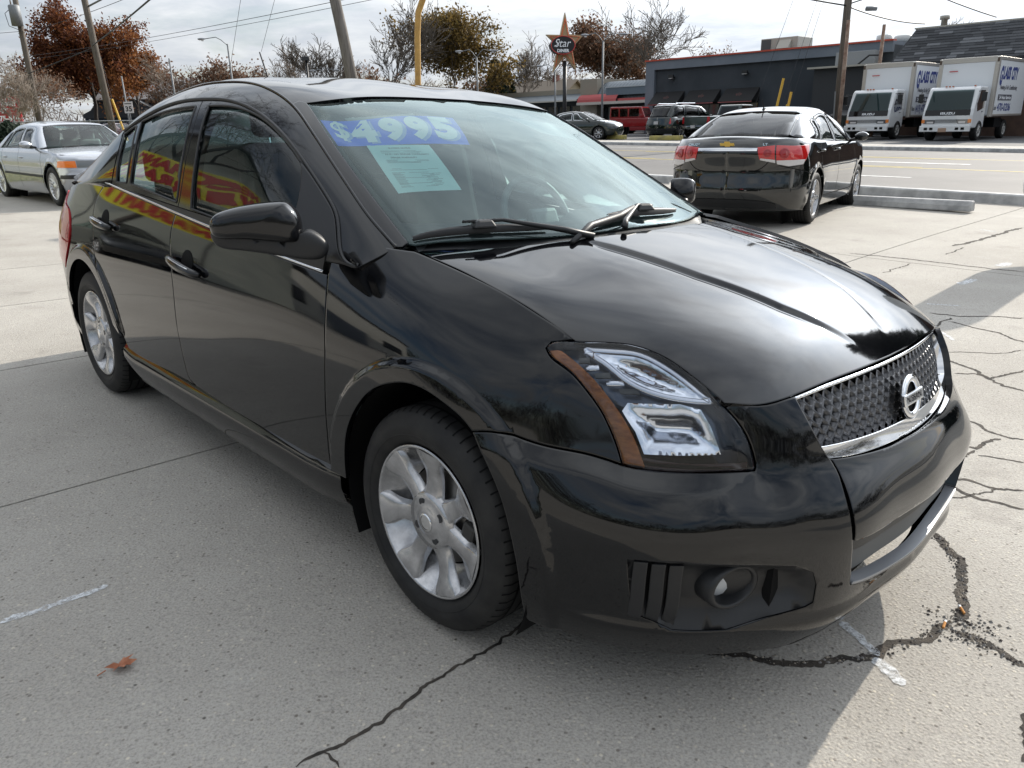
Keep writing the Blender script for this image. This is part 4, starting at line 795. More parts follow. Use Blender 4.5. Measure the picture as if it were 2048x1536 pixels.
# lower intake: recess, slat and bright lip
Panel(BUMP, loop(crv([(0, .52), (.46, .52)]), crv([(.46, .50), (.46, .20)]), crv([(.45, .165), (0, .165)]), [(0, .20)]), half=(0, 0.), off=-.085, depth=0, gap=0, rim=0).obj('intake_recess', DARK, car, 'B')
for a, b, o, m, nm in ((.445, .405, -.020, TRIM, 'intake_slat'), (.398, .335, -.03, CABIN, 'intake_slat')):
    q = loop(crv([(0, a), (.2, a+.001), (.384, a+.004)]), [(.375, b)], R_(crv([(0, b), (.2, b), (.372, b+.004)])), [(0, b)]); q[np.abs(q[:, 0]) < 1e-5, 0] = 0.
    Panel(BUMP, q, half=(0, 0.), off=o, depth=.03, res=.03).obj(nm, m, car, 'B')
q = loop(crv([(0, .300), (.148, .306), (.25, .320), (.350, .340)]), [(.352, .333)], R_(crv([(0, .292), (.148, .298), (.25, .312), (.352, .333)])), [(0, .292)]); q[np.abs(q[:, 0]) < 1e-5, 0] = 0.
Panel(BUMP, q, half=(0, 0.), off=.002, depth=.03, gap=0, rim=0).obj('intake_lip', mat('grey_lip', (.30, .31, .33), .3, .4), car, 'B')
# fog lamp pocket
for sd in 'RL':
    Panel(BUMP, _fogh, gap=0, rim=0, res=.018, depth=0, dish=lambda d, Q: -.034*sst(0, .04, d)-.004).obj('fog_pocket', TRIM, car, sd)
    sy = 1 if sd == 'R' else -1
    pc = BUMP([.650], [.362])[0]; nn = BUMP.normal(np.array([.650]), np.array([.362]))[0]; nn = nn*np.sign(nn[0])
    ax = np.array([nn[0], nn[1], 0.])*.55+np.array([.8, -.1, 0]); ax /= np.linalg.norm(ax); up = np.array([0, 0, 1.]); rt = np.cross(up, ax); B0 = pc-nn*.040
    def ring(name, prof, m, par, fillr=None, n=36):
        b = MB(); V = []; 
        for k in range(n):
            q = 2*math.pi*k/n
            for h, r in prof:
                p = B0+ax*h+rt*r*1.28*math.cos(q)+up*r*math.sin(q); V.append((p[0], p[1]*sy, p[2]))
        mm = len(prof); F = [(k*mm+i, ((k+1) % n)*mm+i, ((k+1) % n)*mm+i+1, k*mm+i+1) for k in range(n) for i in range(mm-1)]
        if sy < 0: F = [f[::-1] for f in F]
        return add(name, V, F, m, par)
    fl = ring('fog_lamp', [(-.03, .058), (.016, .056), (.024, .052), (.026, .047), (.021, .043), (.0, .039), (-.012, .037)], TRIM, car)
    ring('lamp_lens', [(-.010, .040), (-.004, .03), (.0, .016), (.001, .0005)], mat('fog_lens', (.42, .44, .46), .25, .0, coat=.6), fl)
    # vertical slats beside the lamp
    for k in range(3):
        a = .872-.036*k; q = loop([(a, .44-.002*k)], [(a-.030, .443-.002*k)], [(a-.030, .285-.006*k)], [(a, .292-.004*k)], step=.01)
        q = loop(*[crv([q[i], q[(i+1) % 4]]) for i in range(4)])
        Panel(BUMP, q, off=.001-.004*k, depth=.05, gap=.001, rim=.003).obj('bumper_slat', TRIM, car, sd)
# ---- hood with its two creases
def hood_form(p, n, u, v):
    u = np.asarray(u, float).ravel(); v = np.abs(np.asarray(v, float).ravel())
    yc = np.interp(u, [-.1, .08, .373, .58, .706, .80], [.30, .287, .240, .178, .105, .06])
    amp = .0075*sst(-.06, .12, u)*sst(.76, .60, u); s = v-yc
    return p+np.stack([0*u, 0*u, amp*(-.5+sst(.016, -.012, s)*1.0-.35*np.exp(-((s-.012)/.016)**2))], 1)
HOODF = Patch(HX, HY, HG, hood_form)
_hr = crv([(.045, 0), (.035, .15), (.0, .33), (-.09, .525), (-.20, .66), (-.245, .70)])
_hs = crv(HOb['seam'][:-1]+[(.37, .723)])
_hh = crv([(.373, .722), (.43, .672), (.458, .648), (.495, .628), (.548, .612), (.606, .605), (.65, .602), (.686, .599)])
_hf = crv([(.698, .583), (.729, .54), (.757, .456), (.778, .309), (.793, .15), (.798, 0)])
_ho = loop(_hr, _hs, _hh, _hf); _ho[np.abs(_ho[:, 1]) < 1e-5, 1] = 0.
_hc = np.linspace(-.05, .77, 90); XH = np.concatenate([np.stack([_hc, np.interp(_hc, [-.1, .08, .373, .58, .706, .80], [.30, .287, .240, .178, .105, .06])+k], 1) for k in (-.020, -.012, -.006, 0, .006, .012, .018, .028, .04)])
Panel(HOODF, _ho, res=.022, half=(1, 0.), gap=.002, extra=XH).obj('hood', BLACK, car, 'B')
# ---- side skirt
def skirt(side):
    xs = np.linspace(-.385, -2.26, 40); P = []
    prof = [(.345, .874, 0), (.335, .886, .4), (.322, .896, .8), (.30, .906, 1), (.26, .905, 1), (.21, .888, 1), (.185, .865, 1), (.175, .80, 1)]
    for x in xs:
        e = min(1, (-.385-x)/.12+.35, (x+2.26)/.12+.35); zb = np.interp(x, [-2.26, -2.1, -.55, -.385], [.03, .0, .0, .025])
        P.append([(x, -side*(.80+(b-.80)*(.9+.1*e)), z+zb*(.5 if z > .3 else 1)) for z, b, _ in prof])
    if side < 0: P = [r[::-1] for r in P]
    MB().grid([r[::-1] for r in P]).build('side_skirt', BLACK, car, smooth=True)
skirt(1); skirt(-1)
# ---- greenhouse: roof, pillars, windows
_seamD = crv([(0.0, .536), (.10, .530), (.212, .525), (.385, .527), (.567, .522), (.76, .515), (.90, .519), (1.067, .526), (1.242, .541), (1.409, .565), (1.563, .583), (1.8, .59), (2.2, .59), (2.55, .58), (2.95, .57), (3.32, .57)])
_fr = crv([(.035, .09), (.10, .22), (.19, .345), (.28, .418), (.37, .444), (.582, .447), (.736, .442), (.90, .438), (1.106, .439), (1.351, .448), (1.54, .455), (1.725, .457), (1.893, .459), (2.167, .459), (2.437, .459), (2.655, .464)])
_frb = crv([(2.672, .455), (2.635, .41), (2.59, .30), (2.565, .18), (2.56, .06), (2.56, .0)])
side_roof = Panel(DOME, loop(_fr, _frb, crv([(2.56, 0), (2.9, 0), (3.3, 0)]), crv([(3.32, .02), (3.33, .3), (3.32, .57)]), R_(_seamD), crv([(.0, .53), (.0, .3), (.02, .1)])), gap=.002, res=.03)
both_sides(side_roof, 'roof_side_panel', BLACK, car)
_rfront = crv([(1.05, 1.2), (1.045, .9), (1.02, .65), (.985, .535)]); _rrear = crv([(2.46, .575), (2.49, .8), (2.50, 1.2)])
_sd = _seamD[(_seamD[:, 0] > .985) & (_seamD[:, 0] < 2.46)]
_ro = loop(_rfront, _sd+[0, .004], _rrear); _ro[np.abs(_ro[:, 1]-1.2) < 1e-5, 1] = 1.2
Panel(DOME, _ro, half=(1, 1.2), res=.04).obj('roof', BLACK, car, 'B')
_wl = crv([(1.0, .58), (.90, .576), (.76, .573), (.567, .58), (.385, .586), (.177, .587), (.0, .586)])
_wb = crv([(-.012, .60), (-.012, .8), (-.012, 1.2)]); _wt = crv([(1.028, 1.2), (1.022, .9), (1.0, .65)])
_wo = loop(_wt, _wl, _wb); _wo[np.abs(_wo[:, 1]-1.2) < 1e-5, 1] = 1.2
ws = Panel(DOME, _wo, half=(1, 1.2), off=-.003, depth=.004, gap=0, rim=0).obj('windshield', WSGLASS, car, 'B')
# moulding between windshield glass and A pillar, header strip
_mo = loop(_seamD[(_seamD[:, 0] < 1.0)]+[0, .006], [(1.02, .56)], _wl+[0, -.002], [(-.01, .56)])
both_sides(Panel(DOME, _mo, off=.002, gap=0, depth=.006, rim=.004), 'windshield_moulding', GLOSSTRIM, car)
# black ceramic border inside the glass
_bo2 = loop(R_(_wl), crv([(1.0, .60), (1.022, .9), (1.028, 1.2)]), [(.985, 1.2)], R_(crv([(.965, .62), (.98, .9), (.985, 1.2)])), crv([(.955, .605), (.70, .60), (.385, .605), (.12, .612)]), crv([(.095, .64), (.075, .8), (.06, 1.2)]), [(-.012, 1.2)], R_(_wb), step=.01)
_bo2[np.abs(_bo2[:, 1]-1.2) < 1e-5, 1] = 1.2
Panel(DOME, _bo2, half=(1, 1.2), off=-.0075, depth=0, gap=0, rim=0).obj('windshield_border', mat('ceramic_border', (.035, .033, .036), .3), car, 'B')
# door frames with their glass
_bp = crv([(1.725, .457), (1.65, .338), (1.628, .239), (1.624, .147), (1.627, .074), (1.645, .0)])
_gf = crv([(1.618, .424), (1.395, .430), (1.223, .430), (1.053, .431), (.884, .432), (.724, .435), (.645, .436)])
_gfl = loop(_gf, crv([(.635, .435), (.58, .40), (.535, .345), (.52, .18), (.52, .032)]), crv([(.53, .028), (.93, .028), (1.296, .034), (1.50, .038)]), crv([(1.50, .04), (1.512, .14), (1.528, .24), (1.60, .415)]))
_frF = _fr[_fr[:, 0] < 1.72]
frF = Panel(DOME, loop(_frF, _bp, crv([(1.64, .0), (1.2, 0.), (.6, .0), (.30, .0)]), crv([(.30, .0), (.15, .02), (.04, .085)])), holes=[_gfl], off=-.002, gap=.002, res=.03)
fF = both_sides(frF, 'front_window_frame', GLOSSTRIM, car)
_gr = loop(crv([(2.40, .440), (2.116, .425), (1.94, .421), (1.755, .424)]), crv([(1.745, .42), (1.69, .30), (1.66, .153), (1.655, .05)]), crv([(1.66, .045), (1.946, .055), (2.255, .078)]), crv([(2.262, .085), (2.285, .243), (2.395, .43)]))
_gq = loop(crv([(2.632, .445), (2.48, .441)]), crv([(2.46, .435), (2.345, .256), (2.318, .092)]), crv([(2.325, .088), (2.40, .09), (2.478, .10)]), crv([(2.482, .11), (2.52, .22), (2.60, .40), (2.63, .44)]))
_frR = _fr[_fr[:, 0] > 1.73]
frR = Panel(DOME, loop(_frR, _frb, crv([(2.55, .0), (2.1, 0.), (1.65, .0)]), R_(_bp)), holes=[_gr, _gq], off=-.002, gap=.002, res=.03)
fR = both_sides(frR, 'rear_window_frame', GLOSSTRIM, car)
for i, sd in enumerate('RL'):
    Panel(DOME, _gfl, off=-.008, gap=-.006, depth=.003, rim=0).obj('front_side_window', GLASS, car, sd)
    Panel(DOME, _gr, off=-.008, gap=-.006, depth=.003, rim=0).obj('rear_side_window', GLASS, car, sd)
    Panel(DOME, _gq, off=-.008, gap=-.006, depth=.003, rim=0).obj('quarter_window', GLASS, car, sd)
    # rubber lip round each pane and the run-off channel over the doors
    for l in (_gfl, _gr, _gq):
        b = MB(); p = DOME(l[:, 0], l[:, 1]); n = DOME.normal(l[:, 0], l[:, 1]); n *= np.sign(np.einsum('ij,ij->i', n, p-REF(p)))[:, None]; p = p-n*.003
        b.tube([tuple(q*[1, 1 if sd == 'R' else -1, 1]) for q in np.concatenate([p, p[:1]])], .005, 5, False).build('window_seal', TRIM, car, smooth=True)
    p = DOME(_fr[:, 0], _fr[:, 1]); b = MB(); b.tube([tuple(q*[1, 1 if sd == 'R' else -1, 1]) for q in p], .0065, 6).build('door_frame_seal', TRIM, car, smooth=True)
    # bright strip and rubber along the foot of the windows
    bl = crv([(3.955, 1.061), (3.475, 1.029), (3.074, .998), (2.756, .974), (2.293, .938), (1.99, .917)], .05); p = SHELL(bl[:, 0], bl[:, 1]+.004); sgy = 1 if sd == 'R' else -1
    MB().tube([(q[0], (q[1]-.004)*sgy, q[2]) for q in p], .0045, 6).build('belt_strip', CHROME, car, smooth=True)
    q2 = DOME(np.linspace(.32, 2.55, 40), np.full(40, .012)); MB().grid([[(a[0], (a[1]-.004)*sgy, a[2]+.004), (c[0], (c[1]-.006)*sgy, c[2]+.022)] for a, c in zip(p[::-1][np.linspace(0, len(p)-1, 40).astype(int)], q2)]).build('belt_weatherstrip', TRIM, car, smooth=True)
    b = MB(); p = DOME(_seamD[::2, 0], _seamD[::2, 1]+.004); b.tube([(q[0], q[1]*sgy, q[2]+.001) for q in p], .005, 6).build('roof_drip_moulding', GLOSSTRIM, car, smooth=True)
_bw = loop(crv([(2.53, 1.2), (2.52, .9), (2.50, .62)]), crv([(2.50, .61), (2.95, .61), (3.28, .61)]), crv([(3.30, .62), (3.30, 1.2)])); _bw[np.abs(_bw[:, 1]-1.2) < 1e-5, 1] = 1.2
Panel(DOME, _bw, half=(1, 1.2), off=-.002, depth=.004).obj('rear_windshield', GLASS, car, 'B')
# sail panel at the mirror
_sl = loop(crv([(.05, .10), (.11, .22), (.20, .345), (.29, .418), (.38, .442), (.60, .444), (.66, .437)]), crv([(.64, .43), (.565, .37), (.535, .25), (.525, .12), (.525, .01)]), crv([(.525, .0), (.35, .0), (.2, .0), (.10, .03)]))
both_sides(Panel(DOME, _sl, off=.006, depth=.012, gap=.004, rim=.006), 'sail_panel', TRIM, car)
# ---- grille
_gi = loop(crv([(.438, .752), (.43, .706), (.406, .654)]), crv([(.404, .652), (.3, .646), (.179, .640), (0, .637)]), [(0, .770)], crv([(0, .770), (.144, .769), (.31, .763), (.436, .754)]))
_go = loop(crv([(.444, .760), (.439, .719), (.421, .674), (.396, .628)]), crv([(.394, .626), (.311, .617), (.194, .610), (0, .607)]), [(0, .778)], crv([(0, .778), (.135, .777), (.303, .772), (.442, .762)]))
for a in (_gi, _go): a[np.abs(a[:, 0]) < 1e-5, 0] = 0.
grille = Panel(SHELL, _go, half=(0, 0.), off=-.055, depth=0, gap=-.01, rim=0).obj('grille', DARK, car, 'B')
# chrome surround: opening runs through the centre line, so outline it as one strip
_cs = loop([(0, .607)], R_(crv([(.394, .626), (.311, .617), (.194, .610), (0, .607)])), R_(crv([(.444, .760), (.439, .719), (.421, .674), (.396, .628)])), R_(crv([(0, .778), (.135, .777), (.303, .772), (.442, .762)])), [(0, .772)], crv([(0, .772), (.144, .771), (.31, .765), (.434, .756)]), crv([(.434, .754), (.427, .706), (.403, .656)]), crv([(.401, .654), (.3, .648), (.179, .643), (0, .641)]), [(0, .641)], step=.006)
_cs[np.abs(_cs[:, 0]) < 1e-5, 0] = 0.
Panel(SHELL, _cs, half=(0, 0.), off=.004, depth=.03, gap=0, rim=.0025, res=.02, soft=.9).obj('chrome_surround', CHROME, grille, 'B')
def honeycomb():
    V = []; F = []; a, b = .034, .0198; y0 = (b*b+a*a/4)/(2*b); hexa = np.array([(0, y0), (a/2, b-y0), (a/2, -(b-y0)), (0, -y0), (-a/2, -(b-y0)), (-a/2, b-y0)])
    def rounded(h, k, n=3):
        out = []
        for i in range(6):
            p, q, r = h[i-1], h[i], h[(i+1) % 6]; A = q+(p-q)*k/np.linalg.norm(p-q)*min(1, .45*np.linalg.norm(p-q)/k); B = q+(r-q)*k/np.linalg.norm(r-q)*min(1, .45*np.linalg.norm(r-q)/k)
            for t in np.linspace(0, 1, n): out.append((1-t)**2*A+2*t*(1-t)*q+t*t*B)
        return np.array(out)
    for j in range(-1, 9):
        for i in range(-14, 15):
            c = np.array([i*a+(a/2 if j % 2 else 0), .633+j*b])
            if not inside(np.array([[max(abs(c[0])-.004, .001), c[1]]]), _gi)[0]: continue
            O = hexa+c; I = rounded(hexa*.80, .0065)+c; I2 = rounded(hexa*.72, .006)+c
            n6 = 3; Or = np.repeat(O, n6, 0); base = len(V)
            def S3(q, off):
                p = SHELL(q[:, 0], np.minimum(q[:, 1], .80)); n = SHELL.normal(q[:, 0], np.minimum(q[:, 1], .80)); n *= np.sign(n[:, :1]); return p+n*off
            # spline is mirrored: u<0 stands on the other side
            V += list(S3(Or, -.016)); V += list(S3(I, -.013)); V += list(S3(I2, -.042)); m = 18
            for k in range(m):
                k2 = (k+1) % m
                F.append((base+k, base+k2, base+m+k2, base+m+k)); F.append((base+m+k, base+m+k2, base+2*m+k2, base+2*m+k))
    return V, F
_hv, _hf2 = honeycomb()
add('honeycomb_mesh', _hv, _hf2, mat('grille_grey_plastic', (.10, .10, .105), .22, .55), grille)

# ---- round badge with its name bar
e0 = SHELL([0.], [.690])[0]; ec = Vector((float(e0[0])+.012, 0, .690)); _tx = Vector((-.24, 0, 1)).normalized(); _ty = Vector((0, 1, 0)); _tn = _ty.cross(_tx)
def badge_ring(R, r, n=40, m=10, fl=.7):
    V = []; F = []
    for k in range(n):
        q = 2*math.pi*k/n; d = _ty*math.cos(q)+_tx*math.sin(q)
        for j in range(m):
            w = 2*math.pi*j/m; V.append(ec+d*(R+r*math.cos(w))+_tn*(r*fl*math.sin(w)))
    for k in range(n):
        for j in range(m): F.append((k*m+j, ((k+1) % n)*m+j, ((k+1) % n)*m+(j+1) % m, k*m+(j+1) % m))
    return V, F
V, F = badge_ring(.047, .0105); badge = add('badge_ring', V, F, CHROME, car)
b = MB(); b.box(tuple(ec+_tn*.004), (.118, .030, .012), ax=(_ty, _tx, _tn)); bevel(b.build('badge_bar', CHROME, badge), .003)
b = MB(); b.lathe([(0, .001), (0, .046)], 32, axis='z'); V = [ec+_ty*v[0]+_tx*v[1]-_tn*.004 for v in b.V]; add('badge_back', V, b.F, DARK, badge)
text_on('badge_letters', 'NISSAN', ec+_tn*.0102-_tx*.0075, _ty, _tx, .015, INK, badge, w=.092, bold=.03, lift=.0012, center=True)
# ---- headlights
_hlo = loop(bk('hl_outer')[::-1], bk('hl_top'), bk('hl_inner'), bk('hl_bot'))
_am = loop(bk('hl_outer')[::-1], [(1.13, .853)], bk('amber_in'))
_leaf = crv(SHb['leaf'], closed=True, step=.01); _low = loop(*[crv([SHb['lowref'][i], SHb['lowref'][(i+1) % 8]]) for i in range(8)])
WHITEFR = mat('lamp_bezel_silver', (.62, .64, .70), .16, .9)
HLDARK = mat('lamp_housing_dark', (.13, .15, .19), .22, .5)
BULB = mat('bulb_amber', (.7, .26, .03), .2)
def lens_form(p, n, u, v):
    p = flare(p, n, u, v); d = pdist(np.stack([np.ravel(u), np.ravel(v)], 1), _hlo)
    return p+n*(np.sign(np.einsum('ij,ij->i', n, p-REF(p)))*.012*sst(0, .05, d))[:, None]
for sd in 'RL':
    hl = Panel(SHELL, _hlo, off=-.075, depth=0, gap=0, rim=0).obj('headlight', HLDARK, car, sd)
    # walls of the housing
    p = SHELL(_hlo[:, 0], _hlo[:, 1]); n = SHELL.normal(_hlo[:, 0], _hlo[:, 1]); n *= np.sign(np.einsum('ij,ij->i', n, p-REF(p)))[:, None]; sg = np.array([1, 1 if sd == 'R' else -1, 1])
    MB().grid([[tuple(a*sg), tuple(c*sg)] for a, c in zip(np.concatenate([p, p[:1]])-np.concatenate([n, n[:1]])*.004, np.concatenate([p, p[:1]])-np.concatenate([n, n[:1]])*.075)]).build('lamp_housing', HLDARK, hl, smooth=True)
    Panel(Patch(USX, ZL, G, lens_form), _hlo, res=.02, gap=.003, off=.0, depth=.004, rim=.004).obj('headlight_lens', LENS, hl, sd)
    Panel(SHELL, _am, off=-.010, depth=.02, gap=.004, res=.015).obj('amber_reflector', AMBER, hl, sd)
    lf = Panel(SHELL, _leaf, off=-.016, depth=.03, gap=-.002, res=.012, holes=[inset(_leaf, .009)], rim=0).obj('lamp_bezel', WHITEFR, hl, sd)
    Panel(SHELL, inset(_leaf, .009), dish=lambda d, Q: -.024-.030*sst(0, .045, d)-.0016*np.sin(Q[:, 0]*90)*sst(.01, .03, d), depth=0, gap=0, rim=0, res=.007).obj('upper_reflector', REFLECT, hl, sd)
    Panel(SHELL, _low, dish=lambda d, Q: -.026-.040*sst(0, .085, d)-.0012*np.abs(np.sin((Q[:, 0]-.6)*60))*sst(.70, .74, Q[:, 0]), depth=0, gap=0, rim=0, res=.009).obj('lower_reflector', REFLECT, hl, sd)
    Panel(SHELL, loop(bk('hl_bot'), bk('hl_inner')[::-1][:3], crv([(.60, .642), (.68, .642), (.825, .636), (.875, .64)])), off=-.028, depth=.02, gap=.003).obj('lamp_sill', mat('lamp_sill_red', (.05, .025, .025), .25), hl, sd)
    for (u, v, o, r, m, nm) in ((.845, .835, -.045, .011, BULB, 'bulb'), (.81, .715, -.055, .013, REFLECT, 'bulb')):
        q = SHELL([u], [v])[0]; nn = SHELL.normal(np.array([u]), np.array([v]))[0]; nn *= np.sign(nn[0]); q = q+nn*o
        b = MB(); b.lathe([(0, .0005), (.004, r*.6), (.012, r), (.022, r*.8), (.028, .0005)], 12, axis='x', c=(q[0]-.014, q[1]*sg[1], q[2])); b.build(nm, m, hl, smooth=True)
    # fluted side strip beside the amber reflector
    for k in range(5):
        t = k/5; u = 1.02-.19*t; v = .838-.07*t; q = loop(crv([(u, v), (u-.052, v+.004)]), crv([(u-.056, v-.007), (u-.004, v-.010)]), step=.008)
        Panel(SHELL, q, off=-.022, depth=.01, gap=0, rim=0, res=.05).obj('lamp_flute', WHITEFR if k % 2 else CABIN, hl, sd)
# ---- door handles in their cups
for nm, door, (u0, u1, z0, z1) in (('front_door', 0, (3.058, 2.775, .838, .806)), ('rear_door', 1, (3.999, 3.735, .906, .884))):
    for sd, s in (('R', 1), ('L', -1)):
        d = [o for o in car.children if o.name.split('.')[0] == nm][0 if sd == 'R' else 1]
        um, zm = (u0+u1)/2, (z0+z1)/2; cu = um-.005
        c = SHELL([cu], [zm])[0]; n = SHELL.normal(np.array([cu]), np.array([zm]))[0]; n *= np.sign(n[1])*-1
        # cup: flat dark disc on the door skin, painted for the shaded hollow
        cc = np.stack([cu+.052*np.cos(np.linspace(0, 2*np.pi, 28, endpoint=False)), zm+.012+.046*np.sin(np.linspace(0, 2*np.pi, 28, endpoint=False))], 1)
        Panel(SHELL, cc, off=.0012, gap=0, depth=0, rim=.004, res=.012).obj('handle_cup_shade', DARK, d, sd)
        b = MB(); pts = []; R = []
        for t in np.linspace(0, 1, 13):
            u, z = u0+(u1-u0)*t, z0+(z1-z0)*t; p = SHELL([u], [z])[0]; e = math.sin(math.pi*min(1, max(0, t)))**.45
            pts.append((p[0], (p[1]-.010-.020*e)*s, p[2])); R.append(.009+.010*e)
        b.tube(pts, R, 12); o = b.build('door_handle', GLOSSTRIM, d, smooth=True)
        pts2 = [(p[0], p[1]-.0105*s, p[2]+.0135) for p in pts[2:-2]]; MB().tube(pts2, [.0022 for r in R[2:-2]], 6).build('handle_highlight', CHROME, d, smooth=True)  # thin chrome tube stands in for the highlight along the handle
# ---- door mirrors: outlines on a plane that sweeps back towards the tip, domed to the front
_mn = np.array([1., -.75, 0]); _mn /= np.linalg.norm(_mn)
def domed(outline, front, back, s, levels=7, e=.5):
    O = crv(outline, .012, True); c = O.mean(0); c[2] += .0; V = []; F = []; m = len(O)
    prof = [(-back, .94)]+[(-back*.35, 1.0), (0, 1.0)]+[(front*math.sin(t)**.9, math.cos(t)**e) for t in np.linspace(.18, math.pi/2*.985, levels)]
    for d, k in prof:
        for p in O: q = c+(p-c)*k+_mn*d; V.append((q[0], q[1]*s, q[2]))
    L2 = len(prof)
    for i in range(L2-1):
        for k in range(m): F.append((i*m+k, i*m+(k+1) % m, (i+1)*m+(k+1) % m, (i+1)*m+k))
    F += [tuple(range(m))[::-1], tuple((L2-1)*m+k for k in range(m))]
    a2 = area(O[:, 1:]*[1, 1]); 
    if (a2 < 0) == (s > 0): pass
    return V, ([f[::-1] for f in F] if (a2*s > 0) else F)
HEADO = [(-0.6073, -1.1098, 1.077), (-0.5863, -1.0818, 1.1008), (-0.5487, -1.0317, 1.1152), (-0.4932, -0.9576, 1.1244), (-0.4835, -0.9446, 1.1191), (-0.4722, -0.9295, 1.0991), (-0.4657, -0.921, 1.0716), (-0.4665, -0.922, 1.0289), (-0.4735, -0.9314, 1.0166), (-0.5295, -1.006, 1.0213), (-0.573, -1.0639, 1.0249), (-0.6054, -1.1072, 1.0348)]
FOOTO = [(-0.6083, -1.1111, 1.045), (-0.6046, -1.1061, 1.0113), (-0.5684, -1.0579, 0.9945), (-0.4941, -0.9588, 0.9756), (-0.4338, -0.8768, 0.9721), (-0.4244, -0.8662, 1.0031), (-0.4335, -0.8786, 1.0286), (-0.4556, -0.9075, 1.0465), (-0.4735, -0.9314, 1.0266), (-0.5295, -1.006, 1.0313), (-0.573, -1.0639, 1.0349)]
for s in (1, -1):
    V, F = domed(HEADO, .055, .055, s); hd = add('side_mirror', V, F, GLOSSTRIM, car)
    V, F = domed(FOOTO, .022, .05, s, e=.30); add('mirror_foot', V, F, TRIM, hd)
    O = np.array(HEADO); O = O.mean(0)+(O-O.mean(0))*.88-_mn*.058; add('mirror_glass', [(p[0], p[1]*s, p[2]) for p in O], [tuple(range(len(O)))], CHROME, hd, smooth=False)
